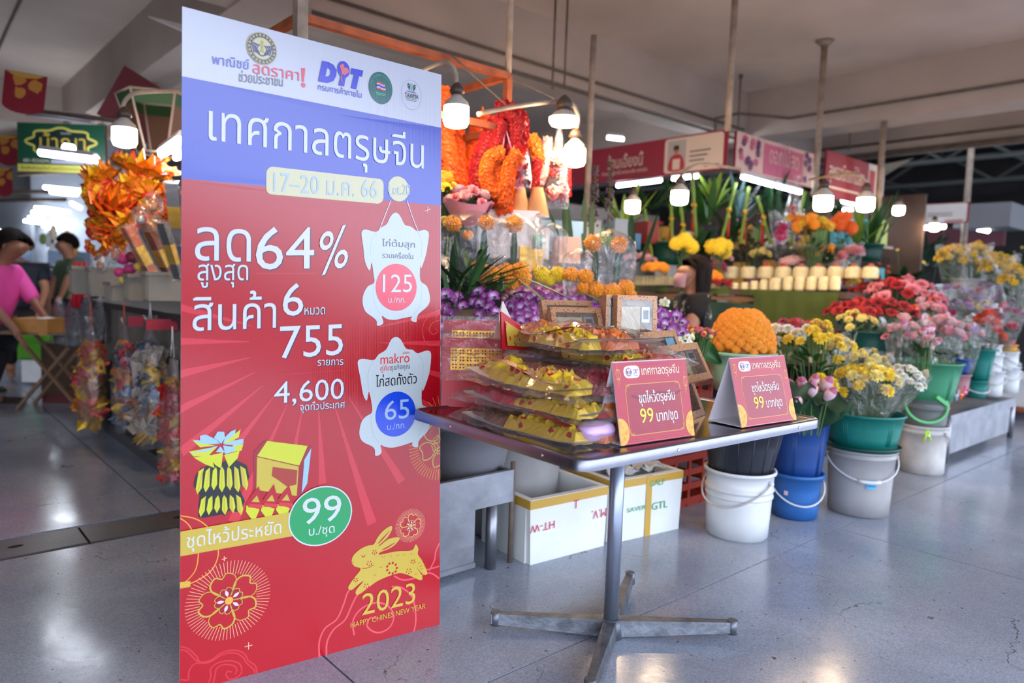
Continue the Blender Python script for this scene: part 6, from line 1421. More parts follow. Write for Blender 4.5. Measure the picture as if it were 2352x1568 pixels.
leafclump(1150, 690, 3.25, 8, .16, .012, 'short green leaves in the orchids', 4, M_LEAF, .8, .8)
for i, (x0, y0, x1, y1, D) in enumerate(((1190, 640, 1290, 715, 3.1), (1200, 636, 1340, 690, 3.2), (1340, 672, 1410, 700, 3.15), (1440, 690, 1480, 712, 3.2), (1120, 660, 1190, 672, 3.2), (1190, 640, 1150, 660, 3.25))):
    p, q = at(x0, y0, D), at(x1, y1, D-.12); mb = MB(); blade_mb(mb, (0, 0, 0), q-p, (q-p).length, .016, .02, 0, 8); tag(mb.build('strap_leaf', M_LEAF if i % 2 else M_LEAFD, loc=p), ['long strap leaf crossing the orchids to the lower right', 'upper strap leaf arching over the orchids', 'strap leaf at the right of the purple orchids', 'leaf on the white sprays', 'leaf pointing right over the left orchids', 'short leaf left of the arching strap leaves'][i], 'leaf')
for i, (x, yb, L_, D, an) in enumerate(((1300, 570, .30, 3.9, -.05), (1316, 575, .36, 4.0, -.15), (1340, 570, .34, 4.1, .02), (1358, 560, .26, 4.1, .02), (1285, 545, .16, 3.9, -.4), (1455, 600, .34, 4.6, -.02), (1470, 610, .38, 4.5, .35), (1448, 560, .2, 4.6, 0))):
    p = at(x, yb, D); mb = MB(); blade_mb(mb, (0, 0, 0), (an, .35, 1), L_, .017, .0, 0, 6); tag(mb.build('upright_leaf', M_LEAFD, loc=p), ['leftmost tall upright leaf behind the posies', 'tall leaf second from left behind the posies', 'tall leaf third from left behind the posies', 'short tall leaf fourth from left', 'small leaf tilting left behind the posies', 'upright dark leaf right of the domed posy', 'dark leaf tilting right beyond the domed posy', 'narrow leaf by the low bulb'][i], 'leaf')
for i, (x, yt, yb, D) in enumerate(((1362, 380, 520, 4.6), (1396, 370, 540, 4.7), (1345, 420, 520, 4.8))):
    p = at(x, yb, D); H_ = at(x, yt, D).z-p.z; o = thing('dried_spike', ['left grey-purple dried flower spike', 'taller right grey-purple dried flower spike', 'faint dried spike left of the pair'][i], 'flowers', p); mb = MB(); mb.cyl((0, 0, -.2), (0, 0, H_), .004, n=5); mb.build('stem', M_STEM, o); mb = MB(); r = random.Random(i)
    for q in range(70): a = r.random()*6.28; z = H_*r.random(); w_ = .03*(1-.6*z/H_); mb.ball((w_*cos(a), w_*sin(a), z), .010, 5, 3)
    mb.build('florets', mat('dried_purple', '#5c4650', .8), o, kind='stuff')
# film-wrapped marigold posies
def posy(x, yt, yb, w, D, heads, lower, label, kind='mar', seed=0, leaf=True):
    p = at(x, yb, D); zt = at(x, yt, D).z-p.z; rx = w*D/FPX/2; o = thing('marigold_posy', label, 'flowers', p, 0, 'marigold posies in clear film'); st = MB(); c0 = MB()
    for hx, hy, s_ in heads:
        q = at(hx, hy, D-.01)-p; place('marigold', F[kind], o, M=orient(q, (0, -.3, 1), s_*1.2, hx, .95)); st.tube([(q.x*.5, 0, 0), (q.x, q.y, q.z)], .004, 5); c0.ball(q+Vector((0, -.01, s_*.95)), .008, 6, 4)
        if leaf: lm = MB(); blade_mb(lm, (q.x*.8, 0, q.z*.25), (q.x*.1, -.02, 1), q.z*.72, .017, 0); lm.build('leaf', M_LEAFD, o)
    for hx, hy, s_ in lower:
        q = at(hx, hy, D-.05)-p; place('marigold', F[kind], o, M=orient(q, (0, -.5, 1), s_*1.2, hx, .95)); c0.ball(q+Vector((0, -s_*.5, s_*.8)), .007, 6, 4)
    st.build('stems', M_STEM, o, kind='stuff'); c0.build('purple_buds', mat('orchid_bud', '#5c2050', .5), o, kind='stuff')
    wb = MB()
    def f(u, v):
        a = 2*pi*u; pr = sin(pi*min(.5+.5*v, 1)) if v > .55 else .75+.45*v; rr_ = rx*(1.02 if v < .8 else (1-((v-.8)/.2)**2*.92))*(.8+.25*min(v*2, 1)); rr_ *= 1+.06*sin(a*6+seed)+.08*NZ.noise(Vector((u*5, v*4, seed)))
        return (rr_*cos(a), rr_*.7*sin(a), (zt+.02)*v)
    wb.grid(f, 36, 12, 0); wb.build('cellophane_wrap', CELLO2, o); return o
posy(1085, 492, 650, 150, 3.30, [(1042, 515, .030), (1118, 512, .031)], [(1100, 620, .035), (1130, 632, .035), (1112, 645, .03), (1075, 540, .02)], 'large film-wrapped marigold posy beside the sale board', seed=1)
posy(1182, 500, 660, 80, 3.35, [(1181, 515, .035)], [(1160, 625, .035), (1195, 622, .034), (1175, 650, .03), (1205, 640, .028)], 'tall film-wrapped marigold posy with one high head and a dark leaf', seed=2)
posy(1263, 520, 650, 66, 3.45, [], [(1245, 630, .032), (1282, 630, .032), (1262, 642, .025)], 'film cone with two yellow heads, tied at the top', 'mry', 3)
posy(1325, 580, 690, 70, 3.4, [], [(1312, 630, .028), (1345, 635, .030), (1340, 660, .026)], 'small pointed film posy of orange marigolds', seed=4)
posy(1398, 535, 700, 110, 3.4, [(1362, 558, .034), (1423, 562, .033)], [(1370, 665, .034), (1405, 672, .038), (1438, 660, .032), (1392, 690, .028), (1448, 680, .026)], 'domed film-wrapped posy with two high heads right of the orchids', seed=5)
mb = MB(); p = at(1252, 545, 3.45); mb.lathe([(.003, 0), (.012, .03), (.05, .11)], 14); tag(mb.build('film_twist', CELLO2, loc=p, rot=(0, -.5, 0)), 'flared film twist above the yellow cone', 'wrap')
# white goods behind the posies and gold box
def boxt(name, x, y, D, d, m, label, cat, rz=0, up=0):
    mb = MB(); mb.box((0, 0, 0), d); return tag(mb.build(name, m, loc=at(x, y, D)+Vector((0, 0, up)), rot=(0, 0, rz)), label, cat)
M_PAPW = mat('white_bag', '#f0f0ee', .5, noise=.06, nscale=8)
boxt('white_carton', 1165, 540, 3.75, (.30, .2, .24), M_PAPW, 'white carton behind the tall marigold posy', 'box', .1)
boxt('white_carton', 1225, 560, 3.8, (.16, .16, .16), M_PAPW, 'smaller white carton right of the big one', 'box', -.1)
boxt('gold_box', 1215, 595, 3.7, (.12, .1, .12), J_GOLD, 'gold foil box between the posies', 'box', .2)
boxt('pale_blue_carton', 1270, 545, 4.2, (.30, .2, .18), mat('carton_sky', '#a8cce0', .6), 'pale blue carton behind the yellow cone', 'box', .2)
for i in range(3): mb = MB(); mb.cyl((0, 0, 0), (0, 0, .07), .008, n=8); tag(mb.build('green_candle', mat('candle_green', '#2c9c7c', .4), loc=at(1226+8*i, 572, 3.65)), ['left', 'middle', 'right'][i]+' green candle by the pale blue carton', 'candle')
boxt('peach_sack', 1300, 575, 3.9, (.12, .12, .14), mat('sack_peach', '#e0b49c', .7), 'peach coloured sack behind the pointed posy', 'sack', .3)
for i, (x, y, w, h, c, lb) in enumerate(((1345, 528, .18, .16, '#8c9298', 'grey-white'), (1378, 545, .16, .14, '#5c8c44', 'light green'), (1412, 530, .15, .2, '#8c98a8', 'pale blue-grey'), (1440, 555, .16, .14, '#4878a0', 'sky blue'), (1484, 535, .13, .2, '#8c3028', 'red'), (1325, 560, .13, .12, '#4c7c38', 'green'))):
    boxt('stock_carton', x, y, 6.3+.1*i, (w, .2, h), mat('bright_carton%d' % i, c, .5, noise=.08, nscale=6), lb+' carton glimpsed between the tall leaves behind the posies', 'carton', .5)
bench(1.85, 4.2, 3.5, 4.2, .95, 'rear bench of cartons and posies behind the orchid bench')
# ---- hanging garlands
def bead_mesh(m, name):
    mb = MB(); r = random.Random(8); n_ = 22
    for (q0, z0, q1, z1) in ((.5, .35, .95, .30), (.6, .1, 1.04, .0), (.5, -.25, .95, -.3)):
        o = len(mb.v)
        for k in range(n_): a = 2*pi*k/n_; w_ = q1*(.9+.2*r.random()); mb.v += [(q0*cos(a), q0*sin(a), z0), (w_*cos(a), w_*sin(a), z1+.42*r.uniform(-1, 1))]
        for k in range(n_): mb.face((o+2*k, o+2*((k+1) % n_), o+2*((k+1) % n_)+1, o+2*k+1))
    mb.lathe([(.05, .36), (.8, .3), (.86, 0), (.8, -.3), (.05, -.36)], 12); return mb.mesh(name, [m])
BD = dict(o=bead_mesh(P_DO, 'garland_flower'), r=bead_mesh(P_R, 'garland_flower'), y=bead_mesh(petal('petal_garland_orange', '#f0780c', '#e06000'), 'garland_flower'), p=bead_mesh(P_LP, 'garland_flower'))
def garland(pts, w, D, kind, label, gap=.42):
    """string of threaded blooms along pixel points"""
    P = [at(x, y, D+dd) for x, y, dd in pts]; S_ = smoothpts(P, False, 12); r_ = w*D/FPX/2; o = thing('flower_garland', label, 'garland', S_[0]); last = None; acc = 0; step = r_*gap
    mb = MB(); mb.tube([p-S_[0] for p in S_], .003, 4); mb.build('thread', M_STEM, o)
    pos = 0; nxt = 0
    for i in range(len(S_)-1):
        seg = S_[i+1]-S_[i]; L_ = seg.length
        while nxt <= pos+L_: p = S_[i]+seg*((nxt-pos)/L_); place('garland_flower', BD[kind], o, M=orient(p-S_[0], seg, r_, nxt*40)); nxt += step
        pos += L_
    return o
garland([(1018, 218, 0), (1020, 300, 0), (1032, 380, 0), (1046, 452, 0)], 46, 3.6, 'o', 'long orange garland hanging at the board edge')
garland([(1048, 300, .1), (1052, 380, .1), (1062, 440, .1)], 40, 3.75, 'o', 'second orange garland just right of the board edge')
garland([(1118, 268, .1), (1098, 300, .1), (1088, 350, .1), (1085, 400, .1)], 40, 3.85, 'o', 'orange garland looping left of the red strands')
garland([(1140, 285, 0), (1118, 330, 0), (1100, 380, 0), (1096, 430, 0)], 42, 3.58, 'r', 'dark red garland, leftmost red strand')
garland([(1152, 285, 0), (1140, 330, 0), (1126, 370, 0), (1110, 440, 0)], 36, 3.56, 'r', 'dark red garland, second red strand')
garland([(1150, 252, 0), (1172, 255, 0), (1192, 280, 0), (1190, 330, 0), (1180, 360, 0)], 44, 3.56, 'r', 'bright red garland bunched at the top hook')
garland([(1165, 262, -.05), (1170, 300, -.05), (1165, 345, -.05)], 42, 3.65, 'r', 'red garland in the middle of the bunch')
garland([(1152, 352, -.1), (1128, 362, -.1), (1116, 400, -.1), (1128, 432, -.1), (1150, 440, -.1)], 34, 3.6, 'y', 'orange garland loop hung on a pink ribbon, left')
garland([(1188, 355, -.1), (1172, 380, -.1), (1165, 420, -.1), (1160, 470, -.1)], 34, 3.6, 'y', 'orange garland loop hung on a pink ribbon, right')
garland([(1140, 370, 0), (1142, 420, 0), (1148, 445, 0)], 32, 3.54, 'y', 'short orange strand filling the left orange loop')
garland([(1150, 440, 0), (1158, 490, 0)], 42, 3.65, 'o', 'short orange garland end below the loops')
garland([(1222, 322, .1), (1235, 350, .1), (1240, 380, .1)], 34, 3.8, 'y', 'short orange garland behind the pink film bag')
garland([(1258, 320, 0), (1252, 380, 0), (1240, 420, 0)], 22, 3.9, 'p', 'pale garland beside the white film bag'); garland([(1300, 380, .05), (1300, 420, .05), (1302, 450, .05)], 24, 3.8, 'r', 'thin red garland right of the white film bag'); garland([(1235, 370, .05), (1228, 410, .05), (1230, 440, .05)], 24, 3.8, 'r', 'short red garland left of the white film bag')
for (x0, y0, x1, y1) in ((1160, 300, 1154, 352), (1160, 290, 1178, 352)):
    p, q = at(x0, y0, 3.55), at(x1, y1, 3.52); mb = MB(); mb.tube([Vector((0, 0, 0)), q-p], .004, 5); tag(mb.build('ribbon', mat('ribbon_pink', '#e090b0', .4), loc=p), 'pink ribbon holding the %s orange loop' % ('left' if x1 < 1160 else 'right'), 'ribbon')
def filmbag(x, yt, yb, w, D, m_in, label, seed, shape=None, tie=True, name='film_bag'):
    p = at(x, yt, D); H_ = p.z-at(x, yb, D).z; rx = w*D/FPX/2; o = thing(name, label, 'bag', p)
    def f(u, v):
        a = 2*pi*u; e = (.12+.9*v**.8) if v < .85 else (1.0-(v-.85)*1.2); rr_ = rx*e*(1+.1*NZ.noise(Vector((cos(a)*2, v*4, seed)))+.05*sin(a*5)); return (rr_*cos(a), rr_*.6*sin(a), -H_*v)
    mb = MB(); mb.grid(f, 28, 12); mb.build('clear_film', CELLO2, o)
    if tie: mb = MB(); mb.lathe([(rx*.5, .05), (rx*.1, .0), (rx*.12, -.02)], 12, squash=.6); mb.build('gathered_top', CELLO2, o)
    for i, (m, n_, s_) in enumerate(m_in):
        r = random.Random(seed*7+i)
        for q in range(n_): z = -H_*(.35+.55*r.random()); a = r.random()*6.28; e = rx*.6*(-z/H_); place('inner_flower', m, o, M=orient(Vector((e*cos(a), e*.5*sin(a)-.01, z)), (r.uniform(-1, 1), -1, r.uniform(-.5, 1)), s_*(.7+.5*r.random())))
    return o
filmbag(1285, 290, 480, 62, 3.75, [(F['orw'], 10, .03), (F['cap'], 8, .03), (BD['r'], 5, .025)], 'tall white film bag of pink garlands hanging under the disc lamp', 3)
filmbag(1200, 300, 432, 56, 3.6, [(F['cap'], 7, .03), (F['orw'], 6, .022), (F['ror'], 5, .025)], 'pink film bag hanging in front of the orange garlands', 4)
for x, w, lab in ((1195, 40, 'left tan cloth pouch under the pink film bag'), (1235, 46, 'right tan cloth pouch under the pink film bag')):
    p = at(x, 430, 3.7); H_ = p.z-at(x, 496, 3.7).z; rx = w*3.7/FPX/2; mb = MB(); mb.grid(lambda u, v: (rx*(.5+.7*v)*cos(2*pi*u)*(1+.05*sin(20*u)), rx*.6*(.5+.7*v)*sin(2*pi*u), -H_*v), 24, 6); o = thing('cloth_pouch', lab, 'pouch', p); mb.build('cloth', mat('tan_cloth', '#b88a5c', .8, noise=.15, nscale=10), o); mb = MB(); mb.lathe([(rx*1.22, -H_), (rx*1.22, -H_-.008), (.01, -H_-.008)], 20, squash=.6); mb.build('white_hem', M_PAPW, o)
o = bunch(1075, 440, 478, 90, 3.45, 520, ['cap', 'rop'], 14, .030, 'pink paper-wrapped flowers left of the tan pouches', 71, 0, nl=6)
mb = MB(); mb.grid(lambda u, v: ((.06+.06*v)*cos(2*pi*u)*(1+.08*sin(18*u)), (.05+.05*v)*sin(2*pi*u), -.02+.10*v+.015*sin(14*u)), 40, 4); mb.build('pink_paper', mat('pink_crepe', '#e89aa8', .6), o, loc=(0, 0, .03))
for i in range(8): x = 1018+(i*13) % 40; mb_ = None
bunch(1022, 400, 450, 40, 3.5, 500, ['chy', 'mar'], 8, .03, 'golden yellow flowers low at the board edge', 72, 0, nl=6); bunch(1025, 500, 530, 44, 3.35, 560, ['chy'], 6, .022, 'small yellow flowers at the board edge above the leaves', 73, 0, nl=3)
# dark green netting bucket row & hanging hook chains
conduit([at(1030, 120, 3.3), at(1160, 240, 3.5)], .004, 'thin wire stay inside the orange frame', 'wire', None, 'wire'); conduit([at(1165, 175, 3.7), at(1280, 230, 3.9)], .004, 'thin wire running right of the orange frame', 'wire', None, 'wire')

# ================================================================== SECOND BLOCK: GARLAND TABLE, POTTED FLOWERS, WOMAN
AT_ = 5.35; ztab = on_a(1900, 668, AT_).z; bA, bB = ab(on_a(1932, 668, AT_))[1], ab(on_a(1450, 655, AT_))[1]
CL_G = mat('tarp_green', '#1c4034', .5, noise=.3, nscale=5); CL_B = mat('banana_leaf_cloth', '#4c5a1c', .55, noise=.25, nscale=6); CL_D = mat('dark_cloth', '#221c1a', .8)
gt = thing('garland_table', 'long table of cream flower buns behind the woman', 'table', W(AT_, bA), TH+pi/2); Lg = bB-bA
mb = MB(); mb.box((Lg/2, -.45, ztab-.03), (Lg+.1, .95, .05)); mb.build('table_top', mat('bench_wood', '#5c4a3a', .7), gt)
mb = MB(); mb.grid(lambda u, v: (u*Lg, .03+.015*sin(u*40), ztab-.005-v*.05), 60, 2); mb.build('leaf_edging', CL_B, gt)
mb = MB(); mb.grid(lambda u, v: (u*Lg*.34, .05+.01*sin(u*30)*v, ztab-.01-v*.62), 40, 3); mb.build('leaf_cloth', CL_B, gt)
mb = MB(); mb.grid(lambda u, v: ((.34+.66*u)*Lg, .02+.04*v+.02*sin(u*22)*v, ztab-.12-v*.25), 50, 4); mb.build('green_tarp', CL_G, gt)
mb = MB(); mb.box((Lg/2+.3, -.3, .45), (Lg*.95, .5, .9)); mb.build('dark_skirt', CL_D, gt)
mb = MB(); mb.box((Lg*.5, -.02, ztab-.085), (Lg, .05, .04)); mb.build('wood_edge', mat('edge_wood', '#8a6448', .6), gt)
def bun(x, y, D_off, w, h, cream, top, label, grp, base_y=None):
    p = on_a(x, y, AT_+D_off); r_ = w*p.y/FPX/2; H_ = h*p.y/FPX; o = thing('flower_bun', label, 'flower bun', p, 0, grp); mb = MB()
    mb.lathe([(r_*.8, 0), (r_*.98, H_*.12), (r_*.92, H_*.2), (r_, H_*.32), (r_*.92, H_*.45), (r_*.98, H_*.6), (r_*.9, H_*.72), (r_*.9, H_*.85), (r_*.6, H_), (.004, H_)], 18, cap0=True); mb.build('jasmine_body', cream, o)
    if top: mb = MB(); mb.ball((0, 0, H_+r_*.15), r_*.42, 8, 5, 0, (1, 1, .6)); mb.build('flower_top', top, o)
    return o
JAS = mat('jasmine_cream', '#e8d8a8', .7, noise=.12, nscale=40, bump=.5, bscale=60); TR_ = mat('bun_red', '#c03028', .6); TM_ = mat('bun_mauve', '#a85844', .6)
for i, x in enumerate(list(range(1688, 1780, 22))+list(range(1782, 1935, 27))):
    bun(x, 667-(x-1688)*.0, .06, 21 if x < 1780 else 25, 18+min(14, max(0, (x-1700)*.14)), JAS, None, 'cream jasmine bun in the front row of the garland table', 'front row of jasmine buns')
for i, x in enumerate(range(1678, 2010, 40)): bun(x, 640, .42, 38, 28, JAS, TR_ if i in (3, 2) else TM_ if i > 3 else None, 'plain ringed jasmine bun in the back row of the garland table' if i not in (2, 3, 4, 5, 6, 7, 8) else 'ringed jasmine bun topped with a bright red flower' if i in (2, 3) else 'ringed jasmine bun topped with a dull mauve flower', 'back row of jasmine buns')
for i in range(26): x = 1462+(i % 13)*8.5; bun(x, 655-(i//13)*10, .08+.15*(i//13), 11, 11, JAS, None, 'small cream blossom ball left on the garland table', 'heap of small blossom balls')
for i in range(9): bun(1628+(i % 5)*11, 662-(i//5)*9, .08+.15*(i//5), 12, 12, JAS, None, 'small cream blossom ball right of the woman', 'blossom balls right of the woman')
def pile(x, y, w, D, m, n, s_, lab, flat=.5, name='flower_pile', cat='flowers'):
    o = thing(name, lab, cat, at(x, y, D)); r = random.Random(int(x)); R_ = w*D/FPX/2
    for i in range(n): a = i*2.4; q = ((i+.5)/n)**.5; place('bloom', m, o, M=orient(Vector((R_*q*cos(a), R_*q*.6*sin(a), R_*flat*(1-q*q)+s_*.3)), (cos(a)*q, sin(a)*q-.3, 1), s_*(.8+.4*r.random())))
    return o
pile(1505, 620, 50, 6.3, F['mar'], 10, .04, 'orange marigold pile left on the garland table', .3); pile(1635, 640, 34, 6.2, F['mar'], 6, .04, 'orange marigold pile right of the woman', .3); pile(1655, 655, 60, 6.1, F['car'], 12, .03, 'red flower pile in front of the buns', .2)
pile(1640, 620, 44, 6.4, F['chm'], 9, .05, 'dark magenta flower pile behind the woman', .35); pile(1950, 650, 46, 6.0, F['car'], 10, .035, 'colourful red garland pile at the right end of the buns', .8); pile(1965, 655, 30, 5.9, F['chy'], 6, .03, 'yellow and red garland piece at the right end of the buns', .6)
pile(1468, 600, 70, 6.6, F['rop'], 14, .035, 'pale brown wrapped sweets on the left of the garland table', .25, 'sweet_pile', 'sweets'); pile(1660, 598, 34, 6.5, F['rop'], 6, .04, 'pinkish wrapped bundle behind the woman', .5); pile(1745, 590, 40, 6.6, F['chyl'], 7, .04, 'beige dried bundle behind the buns', .6)
for x0, x1, lab in ((1790, 1850, 'left pink wrapped roll behind the buns'), (1890, 1945, 'right white wrapped roll behind the buns')):
    p, q = at(x0, 602, 6.5), at(x1, 594, 6.5); mb = MB(); mb.tube([Vector((0, 0, 0)), (q-p)*.5, q-p], [.03, .05, .02], 10); tag(mb.build('wrapped_roll', mat('roll_pink', '#e0a8a0', .5), loc=p), lab, 'roll')
# green tubs behind with bamboo and yellow flowers
for x, yb, w, yt, wt, D, m, lab in ((1497, 600, 50, 558, 58, 6.9, B_DGREEN, 'dark green tub left of the yellow heads, behind the table'), (1535, 608, 60, 556, 70, 6.7, B_DGREEN, 'dark green tub behind the woman'), (1992, 600, 56, 560, 64, 7.2, B_DGREEN, 'dark green tub right of the dried bouquets'), (1445, 600, 50, 565, 56, 7.0, B_DGREEN, 'dark green tub behind the domed posy')): onpx(x, yb, w, yt, wt, D, m, lab, name='tub', cat='tub', rim=.012)
bunch(1568, 548, 572, 42, 6.3, 600, ['mry'], 9, .055, 'large round yellow flowers above the woman, left', 81, 0, nl=10, leaf=M_LEAFD)
bunch(1648, 555, 580, 48, 6.3, 605, ['mry'], 9, .055, 'large yellow flowers above the woman, right', 82, 0, nl=10, leaf=M_LEAFD)
bunch(1870, 500, 530, 80, 6.3, 600, ['chy', 'mar'], 22, .045, 'yellow and gold flowers under the two close bulbs', 83, 0, nl=20, leaf=M_LEAFD)
bunch(1935, 500, 535, 60, 6.6, 600, ['mdo'], 10, .05, 'orange flowers right of the yellow ones under the bulbs', 84, 0, nl=16, leaf=M_LEAF)
bunch(1720, 480, 560, 110, 6.9, 620, ['chli', 'chm'], 14, .02, 'brown dried flower bouquet in the middle of the back row', 85, 0, nl=60, leaf=mat('dried_brown', '#6c5238', .8, noise=.3), leafl=1.3)
bunch(1800, 500, 570, 70, 6.7, 620, ['chli'], 14, .03, 'purplish dried bouquet right of the brown one', 86, 1.2, nl=40, leaf=mat('dried_purple', '#5c4650', .8))
bunch(1845, 540, 580, 60, 6.5, 620, ['chyl'], 8, .015, 'beige grass bouquet below the yellow flowers', 87, 0, nl=50, leaf=mat('dried_beige', '#8c7a54', .8, noise=.2))
bunch(1900, 560, 590, 50, 6.4, 620, ['mar'], 5, .03, 'loose orange flowers with green leaves over the back row', 88, 0, nl=30, leaf=M_LEAF)
bunch(1960, 565, 600, 36, 6.3, 640, ['rol', 'rop'], 7, .05, 'pink roses at the right of the back row', 89, 1.1, nl=6)
bunch(1520, 500, 560, 70, 7.0, 600, ['car'], 4, .02, 'red-tasselled bamboo shoots bunch behind the green tub', 90, 0, nl=34, leaf=M_LEAFY)
r = random.Random(77)
for i, (x, y, D, m, L_, w_) in enumerate(((1500, 455, 6.6, M_LEAFD, .34, .03), (1560, 480, 6.9, M_LEAF, .34, .03), (1620, 490, 6.9, M_LEAF, .42, .03), (1640, 450, 7.0, M_LEAFY, .4, .028), (1680, 530, 6.8, M_LEAFD, .4, .03), (1700, 470, 7.2, mat('leaf_silver', '#5c7c80', .35), .42, .03), (1760, 470, 7.3, M_LEAFD, .4, .03), (1780, 520, 7, M_LEAFD, .4, .03), (1830, 480, 7.2, M_LEAF, .3, .03), (1970, 545, 7.2, M_LEAFY, .5, .03), (2000, 550, 7.2, M_LEAF, .55, .026), (1590, 560, 6.6, M_LEAFD, .3, .03), (1615, 560, 6.7, M_LEAFD, .3, .03), (1930, 490, 7.3, M_LEAFD, .3, .03), (1430, 500, 6.5, M_LEAFY, .4, .03), (1550, 440, 7.1, M_LEAFD, .3, .025))):
    leafclump(x, y+25, D, 12, L_, w_, ['spiky dark leaves high under the shop sign', 'green leaves under the portrait sign', 'green leaves rising under the floral sign post', 'lime leaves just below the sign corner', 'dark leaves above the second yellow head', 'silvery leaves under the floral sign', 'dark leaves under the middle of the floral sign', 'dark leaves behind the dried bouquets', 'green leaves under the right of the floral sign', 'lime leaf spears in the right green tub', 'tall green leaves in the right green tub', 'dark leaves left of the second yellow head', 'dark leaves right of the first yellow head', 'dark leaves behind the orange flowers', 'lime leaves beside the low bulb', 'narrow dark leaves at the bulb under the portrait'][i], 200+i, m, .9, .75, .1)
for i, (x0, y0, x1, y1) in enumerate(((1545, 590, 1540, 430), (1580, 600, 1560, 450), (1600, 560, 1590, 400), (1700, 560, 1720, 430), (1655, 560, 1690, 420), (1770, 560, 1740, 450), (1815, 560, 1850, 440), (1500, 600, 1480, 480))):
    p, q = at(x0, y0, 6.6), at(x1, y1, 6.7); o = thing('bamboo_shoot', 'bamboo shoot in the back row, %s' % ['first from the left tub', 'second behind the woman', 'rising to the portrait sign', 'behind the brown bouquet', 'leaning right at the sign post', 'leaning left under the floral sign', 'leaning right over the yellow flowers', 'leaning left by the low bulb'][i], 'bamboo', p); mb = MB(); N = 8
    mb.tube([(q-p)*(t/N) for t in range(N+1)], [.014 if t % 2 else .017 for t in range(N+1)], 6); mb.build('stalk', M_LEAFY, o)
    mb = MB(); c = (q-p)*.55; mb.ball(c, .028, 6, 4); mb.ball(c-Vector((0, 0, .06)), .022, 6, 4); mb.build('gold_ornament', J_GOLD, o); mb = MB(); mb.cyl(c-Vector((0, 0, .08)), c-Vector((0, 0, .24)), .012, .018, 6); mb.build('red_tassel', TR_, o)
# bright film bouquet under the floral sign
filmbag(1828, 418, 520, 50, 6.4, [(F['chy'], 3, .04), (F['roo'], 4, .04), (F['chli'], 3, .04)], 'bright film bouquet hanging at the right end of the floral sign', 9); filmbag(1800, 505, 545, 34, 6.3, [(F['chm'], 4, .05)], 'magenta film bundle left of the yellow flowers', 10)
# back partitions of the second block
BP = mat('stall_back', '#4c3c38', .8, noise=.3, nscale=3)
o = tag(wbox(8.8, 8.86, 3.1, 6.5, 0, 2.3).build('stall_partition', BP), 'dark brown partition at the back of the flower block', 'partition')
o = tag(wbox(5.9, 8.6, 6.6, 6.66, 0, 2.2).build('stall_partition', mat('stall_back2', '#8c8480', .8, noise=.25, nscale=2)), 'pale partition behind the shop sign side of the block', 'partition')
r = random.Random(31)
SH = [mat('goods%d' % i, c, .6) for i, c in enumerate(('#b83c3c', '#e0d0b8', '#4c6c9c', '#d89a3c', '#7c9c54', '#e8e4dc', '#9c5474', '#3c3c40', '#54a0b4'))]
for sh_, (a0, b0, b1, zs, dr) in enumerate(((8.35, 3.3, 6.4, (.8, 1.25, 1.7), 'b'), )):
    for zi, z in enumerate(zs):
        o = tag(wbox(a0-.2, a0+.2, b0, b1, z-.03, z).build('display_shelf', mat('shelf_grey', '#777472', .6)), '%s shelf at the back of the flower block' % ['lowest', 'middle', 'top'][zi], 'shelf')
        for q in range(15):
            b = b0+.1+q*(b1-b0-.2)/14; h_ = .12+.2*r.random(); mb = MB(); mb.box((0, 0, h_/2), (.16, .15, h_)); ck = r.randrange(9); c_ = mb.build('stock_carton', SH[ck], loc=W(a0, b, z), rot=(0, 0, TH)); tag(c_, '%s carton on the %s back shelf of the flower block' % (('red', 'cream', 'blue', 'amber', 'olive', 'off-white', 'plum', 'black', 'turquoise')[ck], ('lowest', 'middle', 'top')[zi]), 'carton', 'cartons on the flower block shelves')

# ---- people
def skin_obj(name, verts, edges, radii, m, parent=None, sub=2, root=0, loc=(0, 0, 0)):
    radii = [(q[0]*1.15, q[1]*1.15) for q in radii]
    me = bpy.data.meshes.new(name); me.from_pydata([tuple(v) for v in verts], edges, []); o = bpy.data.objects.new(name, me); C.objects.link(o); o.location = loc
    if parent: o.parent = parent
    md = o.modifiers.new('skin', 'SKIN'); md.use_smooth_shade = True; sv = me.skin_vertices[0].data
    for i, q in enumerate(radii): sv[i].radius = q if isinstance(q, tuple) else (q, q); sv[i].use_root = (i == root)
    s = o.modifiers.new('sub', 'SUBSURF'); s.levels = s.render_levels = sub; me.materials.append(m); return o
SKIN = mat('skin_tone', '#b88264', .55, sss=0); SKIN2 = mat('skin_tone_dark', '#8c5c44', .55); HAIR = mat('hair_dark', '#140d0a', .75, spec=.15); MASKP = mat('mask_pink', '#d8a8b0', .7); MASKB = mat('mask_blue', '#9cb8d0', .7)
